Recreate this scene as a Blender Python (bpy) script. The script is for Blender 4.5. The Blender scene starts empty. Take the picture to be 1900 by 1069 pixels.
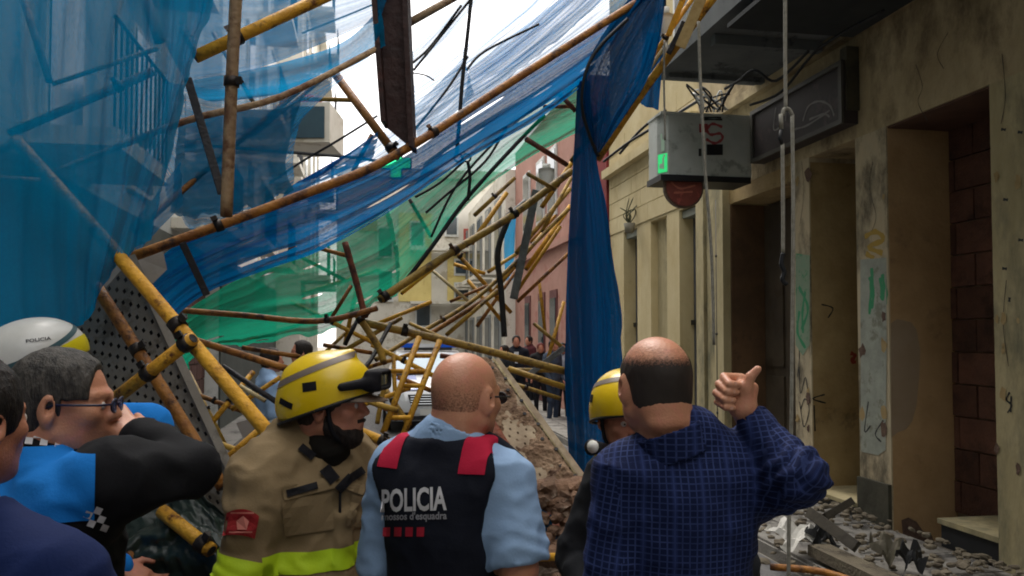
import bpy, bmesh, math, random, numpy as np
from mathutils import Vector, Matrix
from mathutils.bvhtree import BVHTree
R = math.radians
random.seed(7); RNG = np.random.default_rng(7)
sc = bpy.context.scene
COL = sc.collection
# ------------------------------------------------------------------ camera, sky, sun, exposure
CAMZ = 1.8; PITCH = R(2.0); FPX = 1478.0
HOR = 622.0
cam_d = bpy.data.cameras.new('camera'); cam_d.sensor_width = 36.0; cam_d.lens = 36.0*FPX/1900.0
cam_d.clip_start = 0.05; cam_d.clip_end = 500
PPY = HOR - FPX*math.tan(PITCH)
cam_d.shift_y = (PPY-534.5)/1900.0
cam = bpy.data.objects.new('camera', cam_d); COL.objects.link(cam)
cam.location = (0, 0, CAMZ); cam.rotation_euler = (R(90)+PITCH, 0, 0)
sc.camera = cam
world = bpy.data.worlds.new('World'); sc.world = world; world.use_nodes = True
wn = world.node_tree.nodes; wl = world.node_tree.links
bg = wn['Background']
sky = wn.new('ShaderNodeTexSky'); sky.sky_type = 'NISHITA'; sky.sun_disc = False
SUN_EL, SUN_AZ = R(58), R(-25)          # azimuth from +Y towards +X
sky.sun_elevation = SUN_EL; sky.sun_rotation = SUN_AZ
sky.air_density = 1.0; sky.dust_density = 4.0; sky.ozone_density = 1.0
cmix = wn.new('ShaderNodeMix'); cmix.data_type = 'RGBA'; cmix.inputs[0].default_value = 0.72
cmix.inputs[7].default_value = (11.8, 11.4, 11.0, 1)       # even high cloud over the sky
wl.new(sky.outputs[0], cmix.inputs[6]); wl.new(cmix.outputs[2], bg.inputs[0])
bg.inputs[1].default_value = 0.13
sd = bpy.data.lights.new('sun', 'SUN'); sd.energy = 1.0; sd.angle = R(25); sd.color = (1, .96, .9)
sun = bpy.data.objects.new('sun', sd); COL.objects.link(sun)
sdir = Vector((math.sin(SUN_AZ)*math.cos(SUN_EL), math.cos(SUN_AZ)*math.cos(SUN_EL), math.sin(SUN_EL)))
sun.rotation_euler = (-sdir).to_track_quat('-Z', 'Y').to_euler()
sc.view_settings.view_transform = 'Standard'; sc.view_settings.look = 'None'
sc.view_settings.gamma = 1; sc.view_settings.use_curve_mapping = False
sc.view_settings.exposure = 1.0
sc.cycles.transparent_max_bounces = 20; sc.cycles.max_bounces = 6; sc.cycles.diffuse_bounces = 3; sc.cycles.glossy_bounces = 2; sc.cycles.transmission_bounces = 3
sc.cycles.use_denoising = True; sc.cycles.filter_width = 1.9

# ------------------------------------------------------------------ pixel and street frames
YAW = R(10.4)
cp, sp = math.cos(PITCH), math.sin(PITCH)
def ray(px, py):
    u = (px-950.0)/FPX; v = (PPY-py)/FPX
    return Vector((u, cp - v*sp, sp + v*cp))
def P(px, py, d):                      # the point seen at a pixel of the photo, d metres ahead
    r = ray(px, py); return Vector((0, 0, CAMZ)) + r*(d/r.y)
SR = Vector((math.cos(YAW), math.sin(YAW), 0)); SF = Vector((-math.sin(YAW), math.cos(YAW), 0))
def S(X, Y, Z): return SR*X + SF*Y + Vector((0, 0, Z))
def RX(px, py, X):
    r = ray(px, py); t = X/r.dot(SR); return r.dot(SF)*t, CAMZ + r.z*t
def RY(px, py, Y):
    r = ray(px, py); t = Y/r.dot(SF); return r.dot(SR)*t, CAMZ + r.z*t
def YP(px, X=4.5): return RX(px, HOR, X)[0]
def GP(px, py, z=0):
    r = ray(px, py); return Vector((0, 0, CAMZ)) + r*((z-CAMZ)/r.z)

# ------------------------------------------------------------------ materials
def srgb(h):
    h = h.lstrip('#'); c = [int(h[i:i+2], 16)/255 for i in (0, 2, 4)]
    return tuple(x/12.92 if x <= .04045 else ((x+.055)/1.055)**2.4 for x in c) + (1,)
MATS = {}
def mat(name, c1, c2=None, scale=6.0, rough=.7, metal=0., bump=0., bscale=None, c3=None, s3=1.5, t3=(.55, .62), stretch=(1, 1, 1), detail=6, spec=.4, contrast=(.35, .65), emit=None, obj_rand=0.0):
    if name in MATS: return MATS[name]
    m = bpy.data.materials.new(name); m.use_nodes = True; nt = m.node_tree; n = nt.nodes; l = nt.links
    b = n['Principled BSDF']
    b.inputs['Roughness'].default_value = rough; b.inputs['Metallic'].default_value = metal
    b.inputs['Specular IOR Level'].default_value = spec
    if isinstance(c1, str): c1 = srgb(c1)
    if isinstance(c2, str): c2 = srgb(c2)
    if isinstance(c3, str): c3 = srgb(c3)
    b.inputs['Base Color'].default_value = c1
    tc = n.new('ShaderNodeTexCoord'); mp = n.new('ShaderNodeMapping'); mp.inputs['Scale'].default_value = stretch
    l.new(tc.outputs['Object'], mp.inputs[0])
    out = None
    if c2:
        ns = n.new('ShaderNodeTexNoise'); ns.inputs['Scale'].default_value = scale; ns.inputs['Detail'].default_value = detail; ns.inputs['Roughness'].default_value = .65
        l.new(mp.outputs[0], ns.inputs[0])
        rp = n.new('ShaderNodeMapRange'); rp.inputs[1].default_value = contrast[0]; rp.inputs[2].default_value = contrast[1]
        l.new(ns.outputs[0], rp.inputs[0])
        mx = n.new('ShaderNodeMix'); mx.data_type = 'RGBA'; mx.inputs[6].default_value = c1; mx.inputs[7].default_value = c2
        l.new(rp.outputs[0], mx.inputs[0]); out = mx.outputs[2]
        if c3:
            n3 = n.new('ShaderNodeTexNoise'); n3.inputs['Scale'].default_value = s3; n3.inputs['Detail'].default_value = 8; n3.inputs['Roughness'].default_value = .7
            l.new(mp.outputs[0], n3.inputs[0])
            r3 = n.new('ShaderNodeMapRange'); r3.inputs[1].default_value = t3[0]; r3.inputs[2].default_value = t3[1]
            l.new(n3.outputs[0], r3.inputs[0])
            m3 = n.new('ShaderNodeMix'); m3.data_type = 'RGBA'; m3.inputs[7].default_value = c3
            l.new(out, m3.inputs[6]); l.new(r3.outputs[0], m3.inputs[0]); out = m3.outputs[2]
        if obj_rand:
            oi = n.new('ShaderNodeObjectInfo'); hs = n.new('ShaderNodeHueSaturation')
            mr = n.new('ShaderNodeMapRange'); mr.inputs[3].default_value = 1-obj_rand; mr.inputs[4].default_value = 1+obj_rand
            l.new(oi.outputs['Random'], mr.inputs[0]); l.new(mr.outputs[0], hs.inputs['Value']); l.new(out, hs.inputs['Color']); out = hs.outputs[0]
        l.new(out, b.inputs['Base Color'])
    if bump:
        nb = n.new('ShaderNodeTexNoise'); nb.inputs['Scale'].default_value = bscale or scale*3; nb.inputs['Detail'].default_value = 5
        l.new(mp.outputs[0], nb.inputs[0])
        bp = n.new('ShaderNodeBump'); bp.inputs['Strength'].default_value = bump; bp.inputs['Distance'].default_value = .02
        l.new(nb.outputs[0], bp.inputs['Height']); l.new(bp.outputs[0], b.inputs['Normal'])
    if emit:
        b.inputs['Emission Color'].default_value = emit[0]; b.inputs['Emission Strength'].default_value = emit[1]
    MATS[name] = m; return m

def net_mat(name, col, dens, var=.15, holes=.0, trans=.55, dust='#5b6f78'):
    """woven debris netting: the weave lets part of the light through, more where it is thin or torn"""
    m = bpy.data.materials.new(name); m.use_nodes = True; nt = m.node_tree; n = nt.nodes; l = nt.links
    n.remove(n['Principled BSDF']); out = n['Material Output']
    tc = n.new('ShaderNodeTexCoord'); mp = n.new('ShaderNodeMapping'); mp.inputs['Scale'].default_value = (1, 26, 1)
    l.new(tc.outputs['UV'], mp.inputs[0])
    ns = n.new('ShaderNodeTexNoise'); ns.inputs['Scale'].default_value = 1.0; ns.inputs['Detail'].default_value = 5; ns.inputs['Roughness'].default_value = .6
    l.new(mp.outputs[0], ns.inputs[0])
    n2 = n.new('ShaderNodeTexNoise'); n2.inputs['Scale'].default_value = 1.6; n2.inputs['Detail'].default_value = 4
    l.new(tc.outputs['Object'], n2.inputs[0])
    c = srgb(col); d = srgb(dust)
    mx = n.new('ShaderNodeMix'); mx.data_type = 'RGBA'; mx.inputs[6].default_value = c; mx.inputs[7].default_value = d
    mr = n.new('ShaderNodeMapRange'); mr.inputs[1].default_value = .5; mr.inputs[2].default_value = .8; mr.inputs[4].default_value = .35
    l.new(n2.outputs[0], mr.inputs[0]); l.new(mr.outputs[0], mx.inputs[0])
    df = n.new('ShaderNodeBsdfDiffuse'); tl = n.new('ShaderNodeBsdfTranslucent')
    l.new(mx.outputs[2], df.inputs[0]); l.new(mx.outputs[2], tl.inputs[0])
    ms = n.new('ShaderNodeMixShader'); ms.inputs[0].default_value = trans
    l.new(df.outputs[0], ms.inputs[1]); l.new(tl.outputs[0], ms.inputs[2])
    tr = n.new('ShaderNodeBsdfTransparent')
    op = n.new('ShaderNodeMapRange'); op.inputs[1].default_value = .3; op.inputs[2].default_value = .7
    op.inputs[3].default_value = max(0, dens-var); op.inputs[4].default_value = min(1, dens+var)
    l.new(ns.outputs[0], op.inputs[0]); fac = op.outputs[0]
    gn = n.new('ShaderNodeTexNoise'); gn.inputs['Scale'].default_value = 110; gn.inputs['Detail'].default_value = 3; l.new(tc.outputs['Object'], gn.inputs[0])
    gm = n.new('ShaderNodeMapRange'); gm.inputs[1].default_value = .35; gm.inputs[2].default_value = .65; gm.inputs[3].default_value = .97; gm.inputs[4].default_value = 1.04; l.new(gn.outputs[0], gm.inputs[0])
    gx = n.new('ShaderNodeMath'); gx.operation = 'MULTIPLY'; gx.use_clamp = True; l.new(fac, gx.inputs[0]); l.new(gm.outputs[0], gx.inputs[1]); fac = gx.outputs[0]
    if holes:
        v = n.new('ShaderNodeTexVoronoi'); v.inputs['Scale'].default_value = 1.0
        m2 = n.new('ShaderNodeMapping'); m2.inputs['Scale'].default_value = (5, 14, 1); l.new(tc.outputs['UV'], m2.inputs[0])
        l.new(m2.outputs[0], v.inputs[0])
        hn = n.new('ShaderNodeMapRange'); hn.inputs[1].default_value = holes*.92; hn.inputs[2].default_value = holes
        l.new(v.outputs['Distance'], hn.inputs[0])
        # only some cells are torn
        sep = n.new('ShaderNodeSeparateColor'); l.new(v.outputs['Color'], sep.inputs[0])
        gt = n.new('ShaderNodeMath'); gt.operation = 'GREATER_THAN'; gt.inputs[1].default_value = .3; l.new(sep.outputs[0], gt.inputs[0])
        mxx = n.new('ShaderNodeMath'); mxx.operation = 'MAXIMUM'; l.new(gt.outputs[0], mxx.inputs[0]); l.new(hn.outputs[0], mxx.inputs[1])
        mu = n.new('ShaderNodeMath'); mu.operation = 'MULTIPLY'; l.new(fac, mu.inputs[0]); l.new(mxx.outputs[0], mu.inputs[1]); fac = mu.outputs[0]
    m3 = n.new('ShaderNodeMixShader'); l.new(fac, m3.inputs[0]); l.new(tr.outputs[0], m3.inputs[1]); l.new(ms.outputs[0], m3.inputs[2])
    l.new(m3.outputs[0], out.inputs[0]); MATS[name] = m; return m

# ------------------------------------------------------------------ object helpers
def tag(o, label=None, cat=None, group=None, kind=None):
    if label: o['label'] = label
    if cat: o['category'] = cat
    if group: o['group'] = group
    if kind: o['kind'] = kind
    return o
def thing(name, label, cat, base, group=None, kind=None):
    o = bpy.data.objects.new(name, None); COL.objects.link(o); o.location = base; o.empty_display_size = .1
    return tag(o, label, cat, group, kind)
def wloc(o):
    v = Vector((0, 0, 0))
    while o is not None: v = v + Vector(o.location); o = o.parent
    return v
def mesh_obj(name, V, F, m, parent=None, smooth=False, origin=None, uvs=None):
    """V in world coordinates; parent is an Empty or a mesh placed by translation only"""
    V = np.asarray([tuple(v) for v in V] if not isinstance(V, np.ndarray) else V, dtype=float).reshape(-1, 3)
    pw = np.array(wloc(parent)) if parent is not None else np.zeros(3)
    if parent is None:
        o0 = np.array(origin) if origin is not None else np.array([V[:, 0].mean(), V[:, 1].mean(), V[:, 2].min()])
    else:
        o0 = pw
    me = bpy.data.meshes.new(name)
    me.from_pydata((V-o0).tolist(), [], [list(map(int, f)) for f in F]) if not isinstance(F, np.ndarray) else me.from_pydata((V-o0).tolist(), [], F.tolist())
    if uvs is not None:
        ul = me.uv_layers.new(name='uv'); vi = np.zeros(len(me.loops), dtype=np.int32); me.loops.foreach_get('vertex_index', vi)
        ul.data.foreach_set('uv', np.asarray(uvs, dtype=np.float32)[vi].ravel())
    if smooth: me.polygons.foreach_set('use_smooth', [True]*len(me.polygons))
    if m is not None: me.materials.append(m)
    me.update()
    o = bpy.data.objects.new(name, me); COL.objects.link(o)
    if parent is not None: o.parent = parent
    else: o.location = o0
    return o
class MB:
    def __init__(s): s.V = []; s.F = []
    def add(s, V, F):
        k = len(s.V); s.V += [Vector(v) for v in V]; s.F += [[i+k for i in f] for f in F]; return s
    def hexa(s, c):      # 8 corners: bottom 4 ccw, top 4
        return s.add(c, [(3,2,1,0),(4,5,6,7),(0,1,5,4),(1,2,6,5),(2,3,7,6),(3,0,4,7)])
    def sbox(s, x0, x1, y0, y1, z0, z1):     # in street coordinates
        if x0 > x1: x0, x1 = x1, x0
        if y0 > y1: y0, y1 = y1, y0
        return s.hexa([S(x0,y0,z0),S(x1,y0,z0),S(x1,y1,z0),S(x0,y1,z0),S(x0,y0,z1),S(x1,y0,z1),S(x1,y1,z1),S(x0,y1,z1)])
    def obox(s, c, ax, ay, az):              # centre and three half-axis vectors
        c, ax, ay, az = Vector(c), Vector(ax), Vector(ay), Vector(az)
        return s.hexa([c-ax-ay-az, c+ax-ay-az, c+ax+ay-az, c-ax+ay-az, c-ax-ay+az, c+ax-ay+az, c+ax+ay+az, c-ax+ay+az])
    def bar(s, a, b, w, t, up=(0, 0, 1)):    # flat bar a->b: width w (seen), thickness t
        a, b = Vector(a), Vector(b); d = (b-a); L = d.length; d.normalize(); view = ((a+b)/2-Vector((0,0,CAMZ))).normalized()
        n1 = d.cross(view).normalized(); n2 = d.cross(n1).normalized()
        return s.obox((a+b)/2, d*L/2, n1*w/2, n2*t/2)
    def tube(s, pts, r, n=8, cap=True):
        pts = [Vector(p) for p in pts]; rs = r if isinstance(r, (list, tuple)) else [r]*len(pts)
        k = len(s.V); up = None
        for i, p in enumerate(pts):
            d = (pts[min(i+1, len(pts)-1)]-pts[max(i-1, 0)]).normalized()
            if up is None:
                up = Vector((0, 0, 1)) if abs(d.z) < .9 else Vector((1, 0, 0))
            a = d.cross(up).normalized(); b = a.cross(d).normalized(); up = b
            for j in range(n):
                t = 2*math.pi*j/n; s.V.append(p + (a*math.cos(t)+b*math.sin(t))*rs[i])
        for i in range(len(pts)-1):
            for j in range(n):
                s.F.append([k+i*n+j, k+i*n+(j+1) % n, k+(i+1)*n+(j+1) % n, k+(i+1)*n+j])
        if cap:
            s.F.append([k+j for j in range(n)][::-1]); s.F.append([k+(len(pts)-1)*n+j for j in range(n)])
        return s
    def build(s, name, m, parent=None, smooth=False, origin=None):
        return mesh_obj(name, s.V, s.F, m, parent, smooth, origin)
def smooth_pts(pts, n=6):
    pts = [Vector(p) for p in pts]; out = []
    for i in range(len(pts)-1):
        p0 = pts[max(i-1, 0)]; p1 = pts[i]; p2 = pts[i+1]; p3 = pts[min(i+2, len(pts)-1)]
        for k in range(n):
            t = k/n
            out.append(.5*((2*p1)+(p2-p0)*t+(2*p0-5*p1+4*p2-p3)*t*t+(3*p1-p0-3*p2+p3)*t*t*t))
    out.append(pts[-1]); return out
def hashn(i):
    i = (i.astype(np.int64)*np.array([73856093, 19349663, 83492791])).sum(-1)
    i = (i ^ (i >> 13))*1274126177 & 0x7fffffff
    return (i ^ (i >> 16)) % 10007/10007.0
def vnoise(p, scale=1., oct=3):
    p = np.asarray(p)*scale; out = 0; amp = 1; tot = 0
    for _ in range(oct):
        i = np.floor(p); f = p-i; f = f*f*(3-2*f); r = 0
        for dx in (0, 1):
            for dy in (0, 1):
                for dz in (0, 1):
                    w = np.abs(1-dx-f[:, 0])*np.abs(1-dy-f[:, 1])*np.abs(1-dz-f[:, 2])
                    r = r + w*hashn(i+np.array([dx, dy, dz]))
        out = out + amp*(r*2-1); tot += amp; amp *= .5; p = p*2+17.3
    return out/tot
def rough_rock(c, r, seed, squash=(1, 1, 1), rot=0.0):
    rnd = random.Random(seed); bm = bmesh.new(); bmesh.ops.create_icosphere(bm, subdivisions=2, radius=1)
    for v in bm.verts:
        q = v.co; k = max(abs(q.x), abs(q.y), abs(q.z)); v.co = q/k*.72 + q*.28
        v.co *= 1+.34*(rnd.random()-.5)
    V = [Vector((v.co.x*r*squash[0], v.co.y*r*squash[1], v.co.z*r*squash[2])) for v in bm.verts]
    M = Matrix.Rotation(rot, 3, 'Z') @ Matrix.Rotation(rnd.uniform(-.5, .5), 3, 'X')
    V = [M @ v + Vector(c) for v in V]; F = [[v.index for v in f.verts] for f in bm.faces]; bm.free(); return V, F
# ------------------------------------------------------------------ setting: ground, road, buildings
M_asph = mat('asphalt', (.085, .085, .088, 1), (.14, .138, .135, 1), 9, .9, bump=.5, bscale=160, c3=(.22, .21, .19, 1), s3=1.2, t3=(.55, .75))
M_pave = mat('paving', (.17, .16, .145, 1), (.26, .25, .225, 1), 4, .9, bump=.4, bscale=60, c3=(.08, .075, .07, 1), s3=2.2)
M_dirt = mat('mortar_dust', (.22, .19, .15, 1), (.34, .31, .27, 1), 12, .95, bump=.8, bscale=40)
mb = MB(); mb.add([S(-60, -40, 0), S(60, -40, 0), S(60, 120, 0), S(-60, 120, 0)], [(0, 1, 2, 3)])
tag(mb.build('ground', M_dirt), kind='structure')
mb = MB(); mb.add([S(-2.0, -20, .006), S(3.2, -20, .006), S(3.2, 45, .006), S(-2.0, 45, .006)], [(0, 1, 2, 3)])
tag(mb.build('road', M_asph), kind='structure')
# pavement of separate slabs on the right side of the street
pv = tag(MB().sbox(3.22, 4.48, -6, 40, .0, .10).build('pavement', M_pave), kind='structure')
i = 0
proto = {}
for yi in range(9, 34):
    for xi in range(3):
        x0, x1 = 3.24+xi*.413, 3.24+xi*.413+.405; y0, y1 = yi*.5, yi*.5+.492
        if 'm' not in proto:
            o = MB().sbox(x0, x1, y0, y1, .095, .125).build('paving_slab', M_pave, pv); proto['m'] = (o, S(x0, y0, 0))
        else:
            o = proto['m'][0].copy(); COL.objects.link(o); o.parent = pv; d = S(x0, y0, random.uniform(-.004, .004))-proto['m'][1]
            o.location = d
ks = tag(MB().sbox(-3.0, -2.0, -6, 45, 0, .11).build('left_pavement', M_pave), kind='structure')

M_plas = mat('old_plaster', '#bfae8a', '#a08f6c', 2.2, .92, bump=.5, bscale=40, c3='#6a5c44', s3=1.4, t3=(.5, .66), stretch=(1, 1, .55))
M_plas2 = mat('grey_plaster', '#b3a88e', '#c2b292', 2.6, .92, bump=.3, bscale=30, c3='#6d6553', s3=2.2, t3=(.5, .64), stretch=(1, 1, .5))
M_jamb = mat('ochre_jamb_plaster', '#bb9c72', '#9f8059', 1.4, .92, bump=.3, bscale=26, c3='#6f5a48', s3=1.3, t3=(.55, .7))
M_jamb2 = mat('brown_jamb_plaster', '#b09a6e', '#90794f', 1.6, .92, bump=.3, bscale=26, c3='#4b4334', s3=1.7, t3=(.55, .7))
M_dark = mat('dark_brown_door', '#6b5842', '#4c3f31', 2.5, .85, bump=.3, c3='#4d3a2a', s3=2)  # dark brown for doors and inner walls of the openings
M_soff = mat('soffit_plaster', '#6b6f70', '#5a5f60', 1.3, .92, bump=.2, c3='#3c3f40', s3=2.3)
M_cream = mat('cream_render', '#cdbf96', '#bdac80', 1.8, .9, bump=.25, bscale=26, c3='#948664', s3=1.3, t3=(.58, .75), stretch=(1, 1, .6))
M_creamd = mat('cream_pier', '#bfb28c', '#a39772', 2.8, .9, bump=.3, bscale=26, c3='#6f6d58', s3=2.1, t3=(.5, .68), stretch=(1, 1, .4))
M_shut = mat('grey_shutter', '#5c6066', '#4e5157', 3, .6, c3='#6f6a60', s3=4)
M_brick = mat('red_block', '#6c4a3c', '#553a30', 5, .9, bump=.6, bscale=50, c3='#3f2c25', s3=3, t3=(.5, .65), obj_rand=.25)
M_mort = mat('mortar', '#8b7a68', '#74634f', 6, .95, bump=.4)
M_wood = mat('grey_timber', '#6a6457', '#54503f', 3, .8, stretch=(1, 1, .2), bump=.3)
M_blk = mat('black_paint', '#17181a', '#202225', 5, .5)
M_white = mat('white_metal', '#d8dad6', '#c2c4be', 4, .45)
M_glass = mat('window_glass', '#26323a', '#384852', 1.5, .12, spec=.8)

XR = 4.5; XB = XR+.66
shop = thing('shop_building', 'dirty ochre plaster building with graffiti piers, deep doorways and dark balcony soffit', 'building', S(XR, 6, 0))
TOP = 11.0
y_e = {k: YP(k) for k in (1130, 1155, 1180, 1205, 1235, 1258, 1298, 1355, 1475, 1505, 1592, 1650, 1845)}
LZ = 3.46                               # height of the near lintel
zl1 = RX(1650, 232, XR)[1]
def pier(pa, pb, z0, z1, m, name='pier', x0=XR, x1=XB, parent=shop, ya=None, yb=None):
    return MB().sbox(x0, x1, y_e[pb] if yb is None else yb, y_e[pa] if ya is None else ya, z0, z1).build(name, m, parent)
pier(1845, None, 0, zl1, M_creamd, yb=1.2, ya=y_e[1845])
pier(1592, 1650, 0, zl1, M_plas2)
zl2 = RX(1592, 262, XR)[1]
pier(1475, 1505, 0, zl1, M_plas2)
MB().sbox(XR, XB, y_e[1298], 1.2, zl1, TOP).build('upper_wall', M_plas, shop)
# lintels lower than the near one
z3 = RX(1475, 335, XR)[1]
MB().sbox(XR+.002, XB, y_e[1592], y_e[1505], RX(1505, 290, XR)[1], zl1-.002).build('lintel', M_plas, shop)
MB().sbox(XR+.002, XB, y_e[1475], y_e[1355], z3, zl1-.002).build('lintel', M_jamb2, shop)
# string course under the soffit
zc = RX(1560, 78, XR)[1]
MB().sbox(XR-.10, XR-.002, y_e[1298], 1.2, zc-.04, zc+.06).build('cornice', M_plas, shop)
MB().sbox(XR-.06, XR-.002, y_e[1298], 1.2, zc+.06, zc+.14).build('cornice', M_plas, shop)
# jamb linings (coloured plaster of each reveal, far side)
ya = y_e[1650]; MB().sbox(XR+.012, XB, ya-.006, ya-.001, .0, zl1-.001).build('jamb', M_jamb, shop)
ya = y_e[1505]; MB().sbox(XR+.012, XB, ya-.006, ya-.001, .0, zl1-.05).build('jamb', M_jamb2, shop)
ya = y_e[1355]; MB().sbox(XR+.012, XB, ya-.03, ya-.001, .0, z3-.01).build('jamb', mat('brown_panel', '#6d533a', '#533f2d', 2, .8, c3='#55412f', s3=3), shop)
MB().sbox(XR+.01, XB, y_e[1650]-.01, y_e[1845]+.005, zl1-.02, zl1-.004).build('lintel_soffit', mat('reddish_lintel', '#5d4234', '#4a3429', 3, .9), shop)
# back of the openings
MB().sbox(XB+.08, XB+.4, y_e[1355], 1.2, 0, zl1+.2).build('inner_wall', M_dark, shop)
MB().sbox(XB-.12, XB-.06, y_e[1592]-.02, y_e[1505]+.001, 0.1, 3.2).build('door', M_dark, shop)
dr = MB().sbox(XB-.2, XB-.14, y_e[1475], y_e[1355]-.03, .12, z3-.02).build('door', mat('dark_double_door', '#5a5040', '#433a30', 1.5, .7, c3='#44382a', s3=2), shop)
for fy in (.04, .36, .68):
    for z0, z1 in ((.3, 1.3), (1.42, 2.6)):
        a = y_e[1475]; b = y_e[1355]-.03; L = b-a
        MB().sbox(XB-.225, XB-.2, a+L*fy, a+L*(fy+.27), z0, z1).build('door_panel', MATS['dark_double_door'], dr)
# red block infill, block by block
inf = MB().sbox(XB-.02, XB+.07, y_e[1650]-.007, y_e[1845]-.4, 0.2, zl1-.03).build('infill_wall', M_mort, shop)
ba, bb = y_e[1845]+.004, y_e[1650]-.012
nrow = 12; bh = (zl1-.25)/nrow
for rI in range(nrow):
    off = 0 if rI % 2 else -.22
    y = ba+off
    while y < bb:
        y0 = max(y+.008, ba); y1 = min(y+.43, bb)
        if y1-y0 > .05:
            j = random.uniform(0, .012)
            MB().sbox(XB-.045-j, XB-.018, y0, y1, .25+rI*bh, .25+(rI+1)*bh-.014).build('brick', M_brick, inf)
        y += .44
# steps
MB().sbox(XR+.02, XB-.05, y_e[1845]+.004, RX(1747, 1010, XR+.02)[0], .12, .30).build('step', M_blk, shop)
MB().sbox(XR+.0, XB-.05, y_e[1845]+.004, RX(1747, 1010, XR+.02)[0]+.02, .30, .34).build('step_tread', M_creamd, shop)
MB().sbox(XR-.05, XB-.15, y_e[1592], y_e[1505], .12, .22).build('step', M_blk, shop)
MB().sbox(XR-.08, XB-.15, y_e[1592]-.01, y_e[1505], .22, .255).build('step_tread', M_creamd, shop)
MB().sbox(XR-.035, XR-.001, y_e[1592], y_e[1650]+.0, .12, .5).build('plinth', mat('dark_plinth', '#4e4c3f', '#3a392f', 3, .9, bump=.4), shop)  # low strip, darker than the pier above it
# balcony slab: the dark soffit
xa, za = None, RX(1400, 170, XR)[1]
SZ = za
ys_, = [RY(1, 1, 1)] and [8.45]
# depth of the far edge: pixel (1230,150) at soffit height
rr = ray(1280, 152); t = (SZ-CAMZ)/rr.z; yfar = rr.dot(SF)*t
rr = ray(1222, 152); t = (SZ-CAMZ)/rr.z; xed = rr.dot(SR)*t
slab = MB().sbox(xed-.1, XR-.11, -3, yfar, SZ, SZ+.22).build('balcony_slab', M_soff, shop)
for k in range(12):
    yk = yfar-.18-k*1.15
    MB().sbox(xed, XR-.12, yk-.09, yk, SZ-.10 if k else SZ-.05, SZ-.001).build('beam', M_soff, slab)
MB().sbox(xed-.1, XR-.11, 3.2, 6.55, SZ+.0-.14, SZ-.101).build('soffit_panel', mat('dark_boards', '#2d3133', '#23272a', 3, .8), slab)
for k in range(14):
    y0 = yfar-.3-k*.9
    MB().tube([S(xed-.06, y0, SZ+.22), S(xed-.06, y0, SZ+1.2)], .015, 6).build('baluster', M_blk, slab)
MB().tube([S(xed-.06, yfar-.05, SZ+1.2), S(xed-.06, -3, SZ+1.2)], .02, 6).build('handrail', M_blk, slab)
# graffiti: brush strokes a few millimetres proud, drawn on the wall where they stand
def strokes(lines, mkname, col, w=.02, X=XR, parent=shop, plane='X', Yc=None, name='graffiti'):
    m = mat(mkname, col, None, rough=.6)
    for k, ln in enumerate(lines):
        mb = MB(); pts = []
        for (x, y) in ln:
            pts.append(RX(x, y, X) if plane == 'X' else RY(x, y, Yc))
        v3 = smooth_pts([Vector((a, b, 0)) for a, b in pts], 5); L = []; Rr = []
        for i in range(len(v3)):
            d = (v3[min(i+1, len(v3)-1)]-v3[max(i-1, 0)]).normalized(); n = Vector((-d.y, d.x, 0))*w/2*(1+.25*math.sin(i*1.7))
            L.append(v3[i]-n); Rr.append(v3[i]+n)
        off = .003+.0004*(k % 5)
        g = (lambda c: S(X-off, c.x, c.y)) if plane == 'X' else (lambda c: S(c.x, Yc-off, c.y))
        mb.V = [g(c) for c in L]+[g(c) for c in Rr]; n_ = len(L); mb.F = [[i, i+1, n_+i+1, n_+i] for i in range(n_-1)]
        mb.build(name, m, parent)
def patch(pts, m, X=None, Yc=None, name='bare_patch', parent=shop):
    vs = []
    for (x, y) in pts:
        if Yc is None: Y, Z = RX(x, y, X); vs.append(S(X-.004, Y, Z))
        else: XX, Z = RY(x, y, Yc); vs.append(S(XX, Yc-.004, Z))
    return MB().add(vs, [list(range(len(vs)))]).build(name, m, parent)
rg = random.Random(3)
g1 = [[(1484+rg.uniform(-6, 14), 505+k*9), (1486+rg.uniform(-6, 14), 545+k*9), (1484+rg.uniform(-6, 14), 590+k*7)] for k in range(9)]
patch([(1477, 470), (1503, 474), (1503, 640), (1490, 660), (1477, 640)], mat('thin_green_wash', '#7b9a80', '#8d9a84', 9, .85, c3='#4f8f68', s3=9), X=XR, name='paint_patch')
patch([(1597, 482), (1645, 478), (1646, 650), (1644, 835), (1630, 845), (1598, 838)], mat('pale_paint_patch', '#a3a89c', '#8e9389', 7, .85, c3='#7d7f70', s3=6), X=XR, name='paint_patch')
strokes(g1, 'green_spray', '#2c8a5c', .04)
g2 = [[(1602+k*4, 492+rg.uniform(0, 25)), (1605+k*4, 540+rg.uniform(-9, 9)), (1602+k*4, 588-rg.uniform(0, 35))] for k in range(11)]
g2 += [[(1602, 500), (1622, 492), (1640, 505)], [(1602, 560), (1620, 585), (1642, 560)]]
strokes(g2, 'green_spray', None, .038)
strokes([[(1605, 440), (1625, 430), (1640, 445), (1612, 458), (1638, 470)], [(1607, 470), (1622, 480)]], 'ochre_spray', '#a98a2c', .045)
strokes([[(1604, 690), (1604, 740), (1612, 700), (1616, 745)], [(1612, 720), (1634, 728), (1630, 760)], [(1608, 770), (1640, 772)], [(1612, 745), (1605, 800), (1616, 790)], [(1640, 780), (1625, 805), (1636, 820)], [(1606, 815), (1616, 838), (1604, 835)], [(1618, 640), (1624, 650), (1617, 658), (1624, 668)], [(1612, 600), (1626, 606)]], 'black_spray', '#1f2222', .016)
strokes([[(1483, 680), (1486, 730), (1495, 700), (1500, 735)], [(1484, 745), (1492, 792), (1502, 760), (1494, 740), (1486, 760)], [(1480, 620), (1484, 660), (1480, 700)]], 'black_spray', None, .014)
yj = y_e[1505]-.007
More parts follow.
